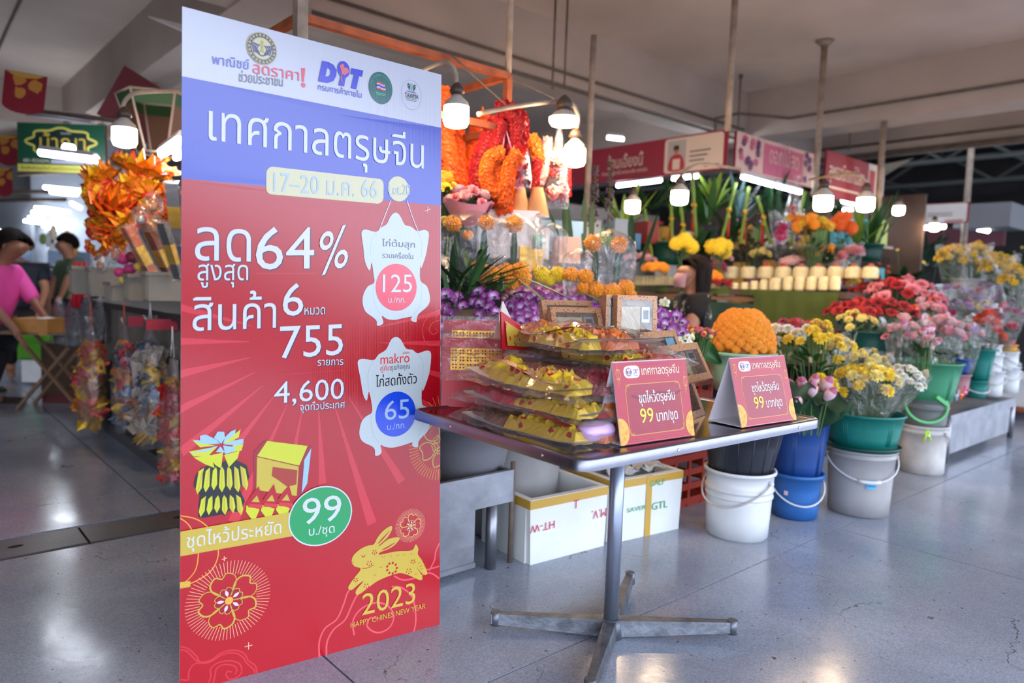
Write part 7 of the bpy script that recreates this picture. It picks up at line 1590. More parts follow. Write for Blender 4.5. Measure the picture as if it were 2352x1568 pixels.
def person(label, P, rz, J, shirt, pants, skin, hair=True, hairlen=.0, mask=None, sleeve=.55, hem=None, elbowmask=None, pose=None, shirtname='blouse', cuff=None, shoes=None):
    """J: joint dict in local metres, facing +x"""
    o = thing('person', label, 'person', P, rz); V = []; E_ = []; R_ = []; idx = {}
    def add(n, r_): idx[n] = len(V); V.append(Vector(J[n])); R_.append(r_)
    for n, r_ in (('pelvis', (.13, .11)), ('waist', (.115, .095)), ('chest', (.135, .11)), ('neckb', (.06, .06)), ('neck', (.048, .048)), ('head', (.112, .102)), ('crown', (.096, .098))): add(n, r_)
    for a, b in (('pelvis', 'waist'), ('waist', 'chest'), ('chest', 'neckb'), ('neckb', 'neck'), ('neck', 'head'), ('head', 'crown')): E_.append((idx[a], idx[b]))
    V.append(Vector(J['head'])+Vector(J.get('nose', (.10, 0, -.01)))); R_.append((.014, .014)); E_.append((idx['head'], len(V)-1))
    for s in 'LR':
        prev = 'chest'
        for n, r_ in (('sh', .055), ('el', .040), ('wr', .026), ('pa', .034)): add(n+s, (r_, r_*.9)); E_.append((idx[prev], idx[n+s])); prev = n+s
        d = (Vector(J['pa'+s])-Vector(J['wr'+s])).normalized(); u = d.cross(Vector((0, 0, 1))).normalized()
        for k in range(4):
            f0 = Vector(J['pa'+s])+d*.035+u*(.028-.019*k); L_ = (.06, .072, .066, .05)[k]; V.append(f0); R_.append((.010, .010)); E_.append((idx['pa'+s], len(V)-1)); V.append(f0+d*L_*.5+Vector((0, 0, -.004))); R_.append((.009, .009)); E_.append((len(V)-2, len(V)-1)); V.append(f0+d*L_+Vector((0, 0, -.02))); R_.append((.007, .007)); E_.append((len(V)-2, len(V)-1))
        t0 = Vector(J['wr'+s]).lerp(Vector(J['pa'+s]), .5)+u*.035; V.append(t0); R_.append((.011, .011)); E_.append((idx['pa'+s], len(V)-1)); V.append(t0+d*.04+u*.02); R_.append((.008, .008)); E_.append((len(V)-2, len(V)-1))
        prev = 'pelvis'
        for n, r_ in (('hi', .085), ('kn', .055), ('an', .036), ('to', .035)): add(n+s, (r_, r_)); E_.append((idx[prev], idx[n+s])); prev = n+s
    skin_obj('body', V, E_, R_, skin, o)
    g = 1.16
    cv = [J['pelvis'], J['waist'], J['chest'], Vector(J['chest']).lerp(Vector(J['neckb']), .75)]; cr = [(.155, .13), (.14, .12), (.155, .13), (.075, .075)]; ce = [(0, 1), (1, 2), (2, 3)]
    for s in 'LR':
        b = len(cv); e = Vector(J['sh'+s]).lerp(Vector(J['el'+s]), min(sleeve, 1)); cv += [J['sh'+s], e]; cr += [(.075, .07), (.062, .06)]; ce += [(2, b), (b, b+1)]
        if sleeve > 1: cv.append(Vector(J['el'+s]).lerp(Vector(J['wr'+s]), sleeve-1)); cr.append((.045, .045)); ce.append((b+1, b+2))
    skin_obj(shirtname, cv, ce, cr, shirt, o)
    cv = [J['pelvis']]; cr = [(.15, .125)]; ce = []
    for s in 'LR':
        b = len(cv); cv += [J['hi'+s], J['kn'+s], Vector(J['kn'+s]).lerp(Vector(J['an'+s]), .85)]; cr += [(.10, .10), (.072, .072), (.055, .055)]; ce += [(0, b), (b, b+1), (b+1, b+2)]
    skin_obj('trousers', cv, ce, cr, pants, o)
    H = Vector(J['head']); cr_ = Vector(J['crown']); up = (cr_-H).normalized(); fw = (Vector(J.get('nose', (.10, 0, 0)))).normalized(); fw = (fw-up*fw.dot(up)).normalized(); sd = up.cross(fw)
    Mh = Matrix((fw, sd, up)).transposed().to_4x4(); Mh.translation = H.lerp(cr_, .45); Mh = Mh @ Matrix.Diagonal((1.12, 1.12, 1.1, 1))
    if hair:
        mb = MB()
        def hf(u, v):
            a = 2*pi*u; ph = pi*(v*.66); x, y, z = .108*sin(ph)*cos(a), .097*sin(ph)*sin(a), .115*cos(ph); fr_ = max(0, cos(a))
            ph2 = pi*v*(.68-.38*fr_**.5); x, y, z = .108*sin(ph2)*cos(a), .100*sin(ph2)*sin(a), .118*cos(ph2)
            if v > .55 and fr_ < .25: z -= hairlen*(v-.55)/.45; x *= 1.0-.12*(v-.55); y *= 1.02
            n_ = .012*NZ.noise(Vector((a*3, v*7, 1))); return (x-.020+n_, y+n_, z-.005)
        mb.grid(hf, 40, 14, 0, M=Mh); mb.build('hair', HAIR, o)
        for s in (-1, 1): e = MB(); e.ball((.078, s*.032, -.012), .010, 8, 5, 0, (.5, 1, .6), Mh); e.build('eye', mat('eye_dark', '#181010', .2), o); e = MB(); e.ball((0, s*.084, -.02), .026, 8, 5, 0, (.6, .3, 1), Mh); e.build('ear', skin, o)
        e = MB(); e.box((.083, 0, -.082), (.012, .04, .008), 0, Mh); e.build('mouth', mat('lip', '#8c4840', .5), o)
    if mask:
        mb = MB(); mb.grid(lambda u, v: (.030+.060*cos((u-.5)*2.1)+.016*sin(pi*v)*cos((u-.5)*3), .090*sin((u-.5)*2.3), -.022-.088*v), 16, 8, 0, M=Mh); mk = mb.build('face_mask', mask, o)
        for s in (-1, 1): e = MB(); e.tube([(.06, s*.078, -.04), (.0, s*.088, -.01), (.06, s*.078, -.10)], .002, 4, M=Mh); e.build('ear_loop', mask, mk)
    return o
def blotch():
    m = mat('blouse_black', '#121114', .7); n = m.node_tree.nodes; l = m.node_tree.links; tc = n.new('ShaderNodeTexCoord'); vo = n.new('ShaderNodeTexVoronoi'); vo.inputs['Scale'].default_value = 11; nt = n.new('ShaderNodeTexNoise'); nt.inputs['Scale'].default_value = 14
    va = n.new('ShaderNodeVectorMath'); va.operation = 'MULTIPLY_ADD'; va.inputs[1].default_value = (.12, .12, .12); l.new(tc.outputs['Object'], va.inputs[2]); l.new(nt.outputs['Color'], va.inputs[0]); l.new(va.outputs[0], vo.inputs['Vector'])
    r_ = n.new('ShaderNodeValToRGB'); r_.color_ramp.interpolation = 'CONSTANT'; r_.color_ramp.elements[0].color = col('#c8c4bc'); r_.color_ramp.elements[1].color = col('#121114'); r_.color_ramp.elements[1].position = .24; l.new(vo.outputs['Distance'], r_.inputs[0]); l.new(r_.outputs[0], n['Principled BSDF'].inputs['Base Color']); return m
hp_ = at(1592, 622, 5.0); seat = hp_-Vector((0, 0, .70)); seat.z = 0; hz = hp_.z
fx = Matrix.Rotation(pi-.15, 3, 'Z')
J = dict(pelvis=(0, 0, hz-.72), waist=(.0, 0, hz-.55), chest=(.0, 0, hz-.29), neckb=(.0, 0, hz-.17), neck=(.0, 0, hz-.12), head=(.01, 0, hz-.045), crown=(.0, 0, hz+.045), nose=(.088, 0, -.01),
         shL=(0, -.15, hz-.21), elL=(.10, -.19, hz-.43), wrL=(.30, -.16, hz-.52), paL=(.37, -.14, hz-.55), shR=(0, .15, hz-.21), elR=(.08, .19, hz-.43), wrR=(.28, .14, hz-.5), paR=(.35, .12, hz-.53),
         hiL=(.05, -.09, hz-.74), knL=(.42, -.11, hz-.74), anL=(.42, -.11, .10), toL=(.54, -.11, .04), hiR=(.05, .09, hz-.74), knR=(.42, .11, hz-.74), anR=(.42, .11, .10), toR=(.54, .11, .04))
base = Vector((hp_.x, hp_.y, 0))
person('woman with dark bobbed hair, pink mask and black patterned blouse seated among the flowers', base, pi+.12, J, blotch(), CL_D, SKIN, True, .13, MASKP, .62)
st = thing('stool', 'plain stool under the seated woman', 'stool', base); mb = MB(); mb.box((0, 0, hz-.88), (.34, .34, .04)); mb.build('seat', B_RBLUE, st)
for sx in (-1, 1):
    for sy in (-1, 1): mb = MB(); mb.cyl((sx*.13, sy*.13, hz-.9), (sx*.16, sy*.16, 0), .018, n=6); mb.build('leg', B_RBLUE, st)
# pink-shirted person leaning over a tray at the left edge
hp_ = at(8, 558, 5.7); base = Vector((hp_.x-.12, hp_.y+.1, 0)); hz = hp_.z
def Jst(hx, hz, lean, reach, drop=.0):
    c = hx-.5*lean; return dict(pelvis=(c-lean*.5, 0, hz-.68), waist=(c-lean*.3, 0, hz-.52), chest=(c, 0, hz-.30), neckb=(c+.08*lean, 0, hz-.18), neck=(c+.2*lean, 0, hz-.12), head=(hx, 0, hz-.04), crown=(hx+.03, 0, hz+.05), nose=(.09, 0, -.03),
        shL=(c, -.17, hz-.23), elL=(c+.08, -.22, hz-.46), wrL=(c+reach*.7, -.18, hz-.66-drop), paL=(c+reach*.8, -.17, hz-.72-drop), shR=(c, .17, hz-.23), elR=(c+.12, .2, hz-.44), wrR=(c+reach*.8, .14, hz-.60-drop), paR=(c+reach*.95, .13, hz-.64-drop),
        hiL=(c-lean*.5, -.09, hz-.72), knL=(c-lean*.4+.05, -.1, .46), anL=(c-lean*.5, -.1, .09), toL=(c-lean*.5+.13, -.1, .035), hiR=(c-lean*.5, .09, hz-.72), knR=(c-lean*.4, .1, .46), anR=(c-lean*.5-.1, .1, .09), toR=(c-lean*.5+.03, .1, .035))
person('person in a bright pink shirt leaning over a tray at the left edge', base, -.05, Jst(.12, hz, .22, .35), mat('shirt_pink', '#e0489c', .6, noise=.1, nscale=8, bump=.2, bscale=15), mat('trousers_dark', '#202024', .8), SKIN2, True, .01, None, 1.15)
for s in (-1, 1): sd_ = onz(18 if s < 0 else -25, 925 if s < 0 else 900, 0); mb = MB(); mb.grid(lambda u, v: (.26*(u-.5), .045*(2*v-1)*(1-(2*u-1)**4*.5), .035+.02*sin(pi*v)), 10, 6); mb.box((0, 0, .015), (.26, .09, .03)); tag(mb.build('sandal', mat('sandal_brown', '#3c3028', .8, bump=.3), loc=sd_), 'brown sandal on the floor at the left edge, %s' % ('nearer' if s < 0 else 'farther'), 'sandal')
hp_ = at(68, 565, 7.4); person('person in a navy t-shirt and pale blue mask sitting behind the tray', Vector((hp_.x-.1, hp_.y, 0)), -.9, Jst(.1, hp_.z, .12, .4), mat('shirt_navy', '#18202e', .7), CL_D, SKIN, True, .0, MASKB, .7)
hp_ = at(165, 560, 8.2); person('person in an olive green shirt half hidden behind the hanging goods', Vector((hp_.x, hp_.y, 0)), -2.2, Jst(.05, hp_.z, .05, .2), mat('shirt_olive', '#5c7458', .7), CL_D, SKIN, True, .0, None, .7)

# ================================================================== LEFT SIDE OF THE STALL: GOLD PAPER GOODS
FOIL = mat('gold_foil', '#e88c20', .3, .35, noise=.3, nscale=10, bump=.5, bscale=22); FOILR = mat('foil_red_edge', '#d0301c', .35, .2); FOILY = mat('foil_yellow', '#e8b820', .32, .45, noise=.2, nscale=12, bump=.3, bscale=20)
def foil_lotus_mesh(n_=12, tiers=3, hgt=.7):
    mb = MB(); r = random.Random(n_)
    for j in range(tiers):
        k = 1-.24*j
        for i in range(n_):
            a = 2*pi*(i+.5*j)/n_; u = Vector((cos(a), sin(a), 0)); v = Vector((-sin(a), cos(a), 0)); z0 = -.15+.1*j; q = k*(.9+.2*r.random()); tz = hgt*(.65+.4*r.random())*(.55+.3*j)
            b = u*.30*k+Vector((0, 0, z0)); m1 = u*q*.80+v*.42*k+Vector((0, 0, z0+.22)); m2 = u*q*.80-v*.42*k+Vector((0, 0, z0+.22)); t = u*q+Vector((0, 0, z0+tz)); c = u*q*.62+Vector((0, 0, z0+.30))
            mb.add([b, m1, t, c, m2], [(0, 1, 3), (0, 3, 4)], 0); mb.add([m1, t, c, m2], [(0, 1, 2), (2, 1, 3)], 2 if i % 3 == 0 else 0)
            for p, q_ in ((m1, t), (m2, t)):
                e = (q_-p)*.0+v*.025; mb.add([p, q_, q_-u*.06, p-u*.06], [(0, 1, 2, 3)], 1)
    mb.ball((0, 0, .05), .3, 8, 5, 0); return mb.mesh('foil_petals', [FOIL, FOILR, FOILY])
LM = [foil_lotus_mesh(8, 3), foil_lotus_mesh(9, 3, .9), foil_lotus_mesh(6, 2, .6)]
def lotus(x, y, D, w, label, k=0, tilt=(0, 0), m=None):
    s = w*D/FPX/2; o = thing('gold_paper_lotus', label, 'paper ornament', at(x, y, D), 0, 'gold paper lotus ornaments', (tilt[0], tilt[1], x*.1)); place('folded_petals', LM[k], o, scale=s); mb = MB(); mb.lathe([(.30*s, -.3*s), (.42*s, -.1*s), (.3*s, 0)], 12, cap0=True); mb.build('red_base', FOILR, o); return o
for x, y, D, w, k, tl, lab in ((235, 415, 4.3, 100, 1, (.5, .2), 'tallest gold paper lotus at the top left of the pile'), (330, 400, 4.4, 120, 0, (.2, .1), 'wide gold and yellow paper boat at the top of the pile'), (260, 470, 4.15, 110, 1, (.9, 0), 'gold lotus with red edges in the middle left of the pile'), (345, 450, 4.2, 90, 1, (.6, .3), 'gold lotus in the middle of the pile'),
    (395, 430, 4.1, 70, 2, (.8, .5), 'yellow pointed lotus beside the sale board'), (215, 490, 4.3, 70, 1, (.8, -.5), 'spiky gold lotus at the left side of the pile'), (300, 525, 4.05, 110, 0, (1.0, .1), 'large upright gold boat at the bottom of the pile'), (215, 535, 4.2, 80, 1, (.9, -.3), 'gold lotus at the lower left of the pile'), (375, 500, 4.1, 70, 1, (.9, .3), 'gold lotus behind the film packs'), (280, 375, 4.6, 60, 1, (.2, 0), 'small gold lotus peeking at the top'), (385, 395, 4.5, 60, 2, (.5, 0), 'yellow folded lotus at the top right by the board'), (240, 575, 4.1, 70, 2, (1, 0), 'yellow and red patterned folded star, left'), (205, 570, 4.15, 50, 2, (1.1, .3), 'small yellow folded star at the left edge of the pile'), (262, 560, 4.05, 60, 2, (1.2, -.2), 'pale yellow folded star under the large boat'), (300, 435, 4.3, 90, 1, (.7, 0), 'gold lotus behind the middle of the pile'), (225, 455, 4.25, 80, 1, (.9, -.4), 'gold lotus at the left shoulder of the pile'), (295, 480, 4.2, 100, 0, (.9, .1), 'broad gold boat with red rims at the heart of the pile'), (340, 500, 4.15, 90, 1, (1.0, .2), 'gold lotus right of the large upright boat'), (390, 460, 4.2, 70, 1, (.9, .4), 'gold lotus pressed against the sale board'), (250, 520, 4.15, 90, 0, (1.1, -.1), 'gold boat at the lower middle of the pile'), (360, 375, 4.6, 80, 2, (.3, .2), 'yellow folded lotus at the top by the lamp')): lotus(x, y, D, w, lab, k, tl)
def rodbox(x0, y0, x1, y1, D, w, m, label, name='incense_box', cat='box'):
    p, q = at(x0, y0, D), at(x1, y1, D-.1); d = q-p; mb = MB(); L_ = d.length; M_ = d.to_track_quat('Z', 'Y').to_matrix().to_4x4(); hw = w*D/FPX/2; mb.box((0, 0, L_/2), (2*hw, hw, L_), 0, M_); o = thing(name, label, cat, p); mb.build('carton', m, o)
    mb = MB(); mb.box((0, 0, L_*.45), (2.04*hw, hw*1.06, L_*.35), 0, M_); mb.build('printed_panel', FOILY, o); mb = MB(); mb.box((0, 0, L_/2), (2.3*hw, hw*1.5, L_*1.06), 0, M_); mb.build('film_sleeve', CELLO2, o)
OB = mat('orange_box', '#c8641c', .3, .3, noise=.15, nscale=10); GB = mat('grey_box', '#5c5a58', .4)
rodbox(355, 640, 290, 520, 3.95, 34, OB, 'tall orange incense box leaning left'); rodbox(395, 640, 345, 530, 4.05, 30, mat('orange_box2', '#8c4a1c', .35, .3), 'darker orange incense box leaning behind the first'); rodbox(412, 640, 372, 512, 3.8, 22, GB, 'slim grey box leaning at the sale board'); rodbox(410, 560, 395, 420, 3.9, 26, mat('silver_box', '#8c8c90', .3, .5), 'silver film-wrapped stick beside the sale board')
for i, (x, y, w) in enumerate(((352, 470, 50), (322, 500, 44), (360, 520, 44), (230, 605, 40), (262, 585, 34))):
    p = at(x, y, 3.95); s_ = w*3.95/FPX/2; o = thing('film_bundle', 'crumpled clear film bundle over the gold pile, %s' % ['topmost', 'second from top', 'over the orange box', 'above the first cream bin', 'with a twisted neck'][i], 'bundle', p); mb = MB()
    mb.grid(lambda u, v: (s_*sin(pi*v)*cos(2*pi*u)*(1+.3*NZ.noise(Vector((u*6, v*5, i)))), s_*.7*sin(pi*v)*sin(2*pi*u), s_*1.2*cos(pi*v)*(1+.2*NZ.noise(Vector((u*4, v*4, i+9))))), 24, 12); mb.build('film', CELLO2, o); mb = MB(); mb.ball((0, 0, -.01), s_*.5, 8, 6, 0, (1, .6, 1)); mb.build('paper_inside', J_BRN if i != 1 else mat('silver_paper', '#a0a0a8', .3, .5), o)
PB = petal('ball_pink', '#e85c90', '#c02c70'); PBY = petal('ball_yellow', '#e8c840')
for i, (x, y, w, m) in enumerate(((283, 595, 30, PB), (305, 590, 32, mat('ball_maroon', '#8c2038', .5)), (275, 625, 26, PB), (298, 618, 28, PB), (320, 612, 24, PBY), (285, 642, 22, PBY), (308, 640, 22, PB))):
    s_ = w*4.0/FPX/2; mb = MB(); mb.ball((0, 0, 0), s_, 14, 9, 0, (1, .9, .85)); tag(mb.build('sweet_bun', m, loc=at(x, y, 3.98)), '%s round bun in the goods above the cream bins' % ['upper pink', 'maroon', 'left pink', 'middle pink', 'right yellow', 'lower yellow', 'lowest pink'][i], 'bun')
CRM = mat('bin_cream', '#8e8678', .5, noise=.1, nscale=8)
def binbox(x, y0, y1, w, D, label):
    p = at(x, y1, D); H_ = at(x, y0, D).z-p.z; hw = w*D/FPX/2; o = thing('plastic_bin', label, 'bin', p, TH+pi/2+.0); t = .008; a, b = hw*2, .26; mb = MB()
    mb.box((0, -b/2, H_/2), (a, t, H_)); mb.box((0, b/2, H_/2), (a, t, H_)); mb.box((-a/2, 0, H_/2), (t, b, H_)); mb.box((a/2, 0, H_/2), (t, b, H_)); mb.box((0, 0, .005), (a, b, .01)); mb.box((0, -b/2-.006, H_-.01), (a+.03, .016, .02)); mb.box((0, b/2+.006, H_-.01), (a+.03, .016, .02)); mb.box((a/2+.006, 0, H_-.01), (.016, b, .02)); mb.box((-a/2-.006, 0, H_-.01), (.016, b, .02))
    mb.build('body', CRM, o); mb = MB()
    for k in range(4): mb.box((-a*.38+a*.25*k, -b/2-.006, H_*.45), (.008, .008, H_*.8)); mb.box((-a*.38+a*.25*k, b/2+.006, H_*.45), (.008, .008, H_*.8))
    mb.build('ribs', CRM, o, kind='stuff')
binbox(222, 612, 675, 40, 4.45, 'cream ribbed bin, leftmost under the gold pile'); binbox(262, 615, 680, 34, 4.35, 'cream ribbed bin, second from the left'); binbox(310, 648, 690, 60, 4.1, 'low wide cream bin with buns'); binbox(352, 630, 690, 44, 4.0, 'cream bin below the orange boxes'); binbox(395, 625, 690, 40, 3.9, 'cream bin at the sale board')
# the counter below, with drawn-back grey sheet and dark recess
ct = thing('goods_counter', 'grey-draped counter under the gold paper goods along the left aisle', 'counter', W(1.22, 3.0), TH+pi/2)
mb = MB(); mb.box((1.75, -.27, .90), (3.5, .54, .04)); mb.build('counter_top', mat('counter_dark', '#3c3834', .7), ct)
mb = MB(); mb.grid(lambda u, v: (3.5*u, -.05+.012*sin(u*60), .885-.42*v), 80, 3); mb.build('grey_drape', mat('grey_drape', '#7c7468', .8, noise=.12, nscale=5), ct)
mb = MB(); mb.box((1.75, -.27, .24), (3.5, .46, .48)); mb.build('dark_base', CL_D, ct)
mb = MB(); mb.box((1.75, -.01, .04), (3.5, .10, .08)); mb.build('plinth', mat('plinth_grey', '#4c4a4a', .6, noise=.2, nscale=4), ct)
# hanging bags of joss paper
TG = [FOIL, FOILY, FOILR, J_RED, mat('foil_blue', '#6c7c98', .4, .3), mat('joss_print', '#c8b8a8', .6, noise=.4, nscale=40), J_GOLD]
def frag_meshes():
    out = []
    for k in range(5):
        mb = MB(); r = random.Random(k+60)
        for j in range(4):
            c = Vector((r.uniform(-.3, .3), r.uniform(-.3, .3), r.uniform(-.3, .3))); u = Vector((r.uniform(-1, 1), r.uniform(-1, 1), r.uniform(-1, 1))).normalized()*.8; v = u.orthogonal().normalized()*.55; w_ = u.cross(v).normalized()*.2
            mb.add([c-u-v, c+u-v*.6, c+u*.5+v, c-u*.7+v, c+w_*1.5], [(0, 1, 4), (1, 2, 4), (2, 3, 4), (3, 0, 4)], 0)
        out.append(mb)
    return out
FR = frag_meshes(); FRM = [[mb.mesh('foil_piece', m) for mb in FR] for m in TG]
def hangbag(x, y0, y1, w, D, label, seed, n=34, cols=(0, 1, 2, 3), card=None, strap='#d0502c'):
    p = at(x, y0, D); H_ = p.z-at(x, y1, D).z; rx = w*D/FPX/2; r = random.Random(seed); o = thing('joss_bag', label, 'bag', p, TH+pi/2, 'film bags of joss paper hanging on the left')
    prof = lambda v: (.10+1.0*min(v*2.2, 1)**.7)*(1-.35*max(0, v-.75)/.25)
    mb = MB(); mb.grid(lambda u, v: (rx*prof(v)*cos(2*pi*u)*(1+.08*NZ.noise(Vector((u*7, v*6, seed)))), rx*.55*prof(v)*sin(2*pi*u), -H_*v-.01*sin(9*u)), 32, 16); mb.lathe([(rx*.12, .0), (rx*.4, .05)], 10, squash=.6); mb.build('clear_film', CELLO2, o)
    for i in range(n):
        v = .20+.70*(i+.5)/n; a = r.random()*6.28; q = .60*r.random()**.4; c = Vector((rx*prof(v)*q*cos(a), rx*.5*prof(v)*q*sin(a), -H_*v)); m = cols[r.randrange(len(cols))]
        place('foil_piece', FRM[m][i % 5], o, M=Matrix.Translation(c) @ Euler((r.random()*6, r.random()*6, r.random()*6)).to_matrix().to_4x4() @ Matrix.Diagonal((rx*.46,)*3+(1,)))
    s = MB(); s.tube([(-.03, 0, .0), (-.01, 0, .09), (.0, 0, .16)], .003, 4); s.tube([(.03, 0, 0), (.01, 0, .09), (.0, 0, .16)], .003, 4); s.build('carry_string', mat('string_'+strap.strip('#'), strap, .5), o)
    if card:
        mb = MB(); mb.box((card[0]*rx, -rx*.62, -H_*.55), (rx*.9, .006, H_*.55)); c_ = mb.build('printed_card', mat('print_card', '#c4b4a8', .6, noise=.1), o); mb = MB()
        for k in range(9): mb.box((card[0]*rx, -rx*.62-.004, -H_*(.32+.05*k)), (rx*.7, .002, H_*.018))
        mb.build('printed_lines', mat('print_ink', '#7c3c3c', .6), c_)
    return o
hangbag(208, 745, 990, 112, 4.9, 'film bag of gold and red joss paper, leftmost hanging bag', 1, 60, (0, 1, 1, 6, 2, 3)); hangbag(285, 748, 990, 92, 4.5, 'second hanging film bag with red and gold paper', 2, 50, (0, 1, 3, 4)); hangbag(345, 745, 1025, 132, 4.1, 'large hanging film bag with a printed card, third from the left', 3, 64, (0, 1, 4, 5), (-.5,), '#d8d8d8'); hangbag(396, 820, 1125, 104, 3.7, 'lowest hanging film bag touching the sale board', 4, 54, (0, 2, 3, 1), (-.2,), '#d8d8d8')
boxt('red_tag', 372, 745, 4.0, (.16, .01, .06), mat('tag_red', '#b02438', .5), 'red card tag hanging above the large film bag', 'tag', .6); boxt('red_tag', 312, 738, 4.3, (.08, .01, .06), mat('tag_red', '#b02438', .5), 'narrow red card tag left of the bigger one', 'tag', .6)
# dark plastic bags and red tassels further on
for i, (x, y0, y1, w, D) in enumerate(((135, 690, 795, 42, 6.0), (168, 690, 800, 46, 5.7), (200, 680, 790, 40, 5.4), (228, 690, 790, 36, 5.2))):
    p = at(x, y0, D); H_ = p.z-at(x, y1, D).z; rx = w*D/FPX/2; o = thing('dark_bag', '%s dark goods bag in clear film hanging beside the tray' % ['leftmost', 'second', 'third', 'rightmost'][i], 'bag', p); mb = MB(); mb.grid(lambda u, v: (rx*.9*(.5+.5*sin(pi*min(v+.15, 1)*.9))*cos(2*pi*u), rx*.5*(.4+.6*v)*sin(2*pi*u), -H_*.95*v-.01), 16, 8); mb.build('dark_goods', mat('dark_goods', '#1a1a1e', .55, bump=.4, bscale=20), o)
    mb = MB(); mb.grid(lambda u, v: (rx*(.2+.8*min(1, v*2.5))*cos(2*pi*u)*(1+.08*NZ.noise(Vector((u*6, v*6, i)))), rx*.6*(.5+.5*v)*sin(2*pi*u), .03-H_*1.02*v), 20, 10); mb.build('clear_film', CELLO, o)
for i, x in enumerate((172, 183, 195)):
    p = at(x, 600, 5.6); mb = MB(); mb.tube([(0, 0, 0), (0, 0, -.15), (.0, 0, -.36)], [.012, .022, .03], 8); tag(mb.build('red_tassel', J_RED, loc=p), '%s long red tassel hanging at the left end of the counter' % ['left', 'middle', 'right'][i], 'tassel')
# folding tray table, tray, bins
p = onz(128, 935, 0); o = thing('folding_table', 'small folding wooden table with crossed legs under the orange tray', 'table', p, .15); zt3 = at(110, 765, p.y).z; wd = mat('light_wood', '#7c5c40', .6, noise=.2, nscale=9)
for y in (-.12, .16):
    for s in (-1, 1): mb = MB(); mb.tube([(s*.24, y, .0), (-s*.24, y, zt3)], .017, 4, smooth=False); mb.build('leg', wd, o)
mb = MB(); mb.box((-.03, .02, zt3+.01), (.62, .42, .02)); mb.build('table_top', wd, o)
boxt('orange_tray', 92, 748, p.y-.05, (.27, .3, .13), mat('tray_orange', '#b8803c', .5, noise=.15), 'orange cardboard tray on the folding table', 'tray', .1); boxt('white_packet', 80, 735, p.y-.08, (.10, .1, .03), M_PAPW, 'left white packet in the orange tray', 'packet', .2); boxt('white_packet', 105, 733, p.y-.08, (.08, .1, .03), M_PAPW, 'right white packet in the orange tray', 'packet', -.1)
def px_box(name, x0, y0, x1, y1, D, m, lab, cat='box', dep=.35, rz=.0):
    a, b = at(x0, y1, D), at(x1, y0, D); mb = MB(); mb.box((0, 0, 0), (b.x-a.x, dep, b.z-a.z)); return tag(mb.build(name, m, loc=((a.x+b.x)/2, D+dep/2, (a.z+b.z)/2), rot=(0, 0, rz)), lab, cat)
px_box('white_bin', 50, 825, 95, 877, 7.0, M_PAPW, 'white box standing on the floor under the green bin', 'bin'); px_box('green_bin', 40, 775, 98, 826, 7.0, mat('bin_lime', '#5ca82c', .4), 'lime green bin on the white box', 'bin'); px_box('bin_rim', 35, 766, 104, 780, 6.98, mat('bin_lime', '#5ca82c', .4), 'rim tray on top of the lime green bin', 'tray', .4); px_box('pink_lid', 35, 750, 66, 766, 7.05, mat('lid_pink', '#d83ca0', .4), 'pink lid on the lime green bin', 'lid')
px_box('brown_carton', 96, 790, 190, 925, 6.4, mat('carton_brown', '#4c3828', .8, noise=.15), 'brown carton behind the folding table legs', 'carton'); px_box('brown_carton', -6, 725, 30, 780, 7.2, mat('carton_tan', '#8c6848', .8), 'tan carton at the left edge behind the person in pink', 'carton')
px_box('red_crate', 98, 910, 172, 942, 6.1, mat('crate_dull_red', '#5c2420', .7), 'dull red crate under the folding table', 'crate')
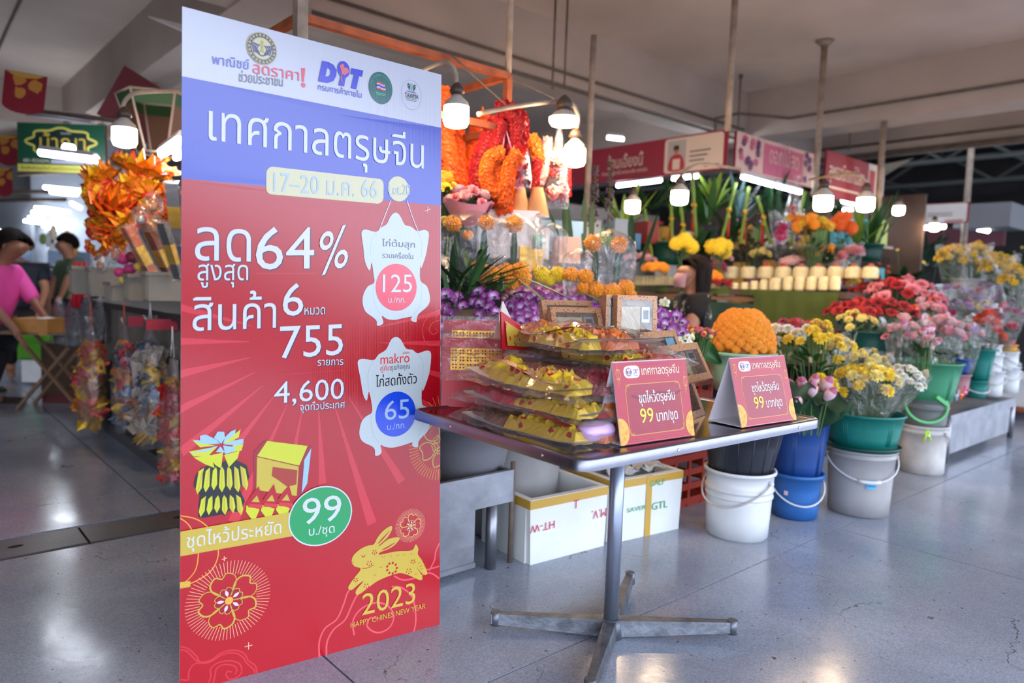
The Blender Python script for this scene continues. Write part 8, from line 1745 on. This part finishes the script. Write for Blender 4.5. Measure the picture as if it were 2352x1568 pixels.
# distant aisle: counters of goods and pale stall fronts
r = random.Random(90)
for i, (x0, y0, x1, y1, D, c, lab) in enumerate(((-10, 600, 40, 700, 8.6, '#3c4450', 'dark counter front at the left edge'), (75, 640, 165, 700, 8.9, '#2c3440', 'navy draped table in the left aisle'), (-20, 770, 30, 860, 9.5, '#a8bcd4', 'pale blue block at the far left floor'), (138, 610, 175, 650, 9.6, '#c8d4e4', 'pale blue film bin in the aisle'), (110, 575, 150, 635, 9.9, '#94a8c4', 'blue plastic rack in the aisle'))): px_box('aisle_counter', x0, y0, x1, y1, D, mat('aisle%d' % i, c, .6, noise=.1), lab, 'counter', .6)
for i in range(34):
    x = r.uniform(60, 175); y = r.uniform(612, 645); D = r.uniform(8.4, 9.2); mb = MB(); s_ = .05+.05*r.random(); mb.box((0, 0, 0), (s_*1.6, s_, s_)); tag(mb.build('snack_tub', SH[r.randrange(9)] if i % 3 else M_PAPW, loc=at(x, y, D), rot=(0, 0, r.random())), 'small tub or packet on the counters down the left aisle', 'tub', 'goods on the left aisle counters')
for i in range(16):
    x = r.uniform(85, 175); y = r.uniform(530, 600); mb = MB(); mb.ball((0, 0, 0), .09*(.6+.6*r.random()), 8, 6, 0, (.6, .5, 1.3)); tag(mb.build('hanging_packet', SH[r.randrange(9)] if i % 2 else M_PAPW, loc=at(x, y, 10+r.random())), 'packet hanging in the stalls far down the left aisle', 'packet', 'packets hanging far down the left aisle')
for i, (x0, y0, x1, y1, D, c, lab) in enumerate(((-20, 460, 70, 760, 12.6, '#6c7078', 'grey shutter at the far end of the left aisle, left part'), (75, 400, 200, 640, 12.9, '#a0a8b4', 'pale shutter at the far end of the left aisle'), (205, 300, 300, 620, 12.7, '#888c94', 'grey panel behind the gold pile'))): px_box('far_shutter', x0, y0, x1, y1, D, mat('shutter%d' % i, c, .7, noise=.15, nscale=2), lab, 'shutter', .1)
for i, (x, y) in enumerate(((60, 460), (100, 400), (250, 380), (330, 350), (20, 440))): conduit([at(x-60, y, 11), at(x+90, y+r.uniform(-8, 8), 10.6)], .03, 'thin steel crossbar in the far left aisle, %s' % ['below the green sign', 'behind the green sign', 'above the gold pile', 'right above the gold pile', 'at the left picture edge'][i], 'bar', None, 'crossbar')
# a big hanging pendant of dark stall goods at right background, far bench plants
bunch(2080, 560, 640, 110, 8.2, 700, ['chyl'], 3, .02, 'tall dark grasses behind the lilac flowers', 91, 0, nl=70, leaf=M_LEAFD, leafl=1.8); bunch(2020, 590, 650, 60, 7.4, 700, ['roo'], 4, .02, 'lime grass stems right of the bun rows', 92, 0, nl=50, leaf=M_LEAFY, leafl=1.5); bunch(2330, 560, 600, 90, 9.5, 700, ['chyl'], 3, .02, 'dark plants at the far right edge', 93, 0, nl=60, leaf=M_LEAFD, leafl=2); bunch(2130, 520, 560, 140, 9.5, 640, ['chyl'], 2, .02, 'dark plants below the far white sign', 94, 0, nl=70, leaf=M_LEAFD, leafl=2)
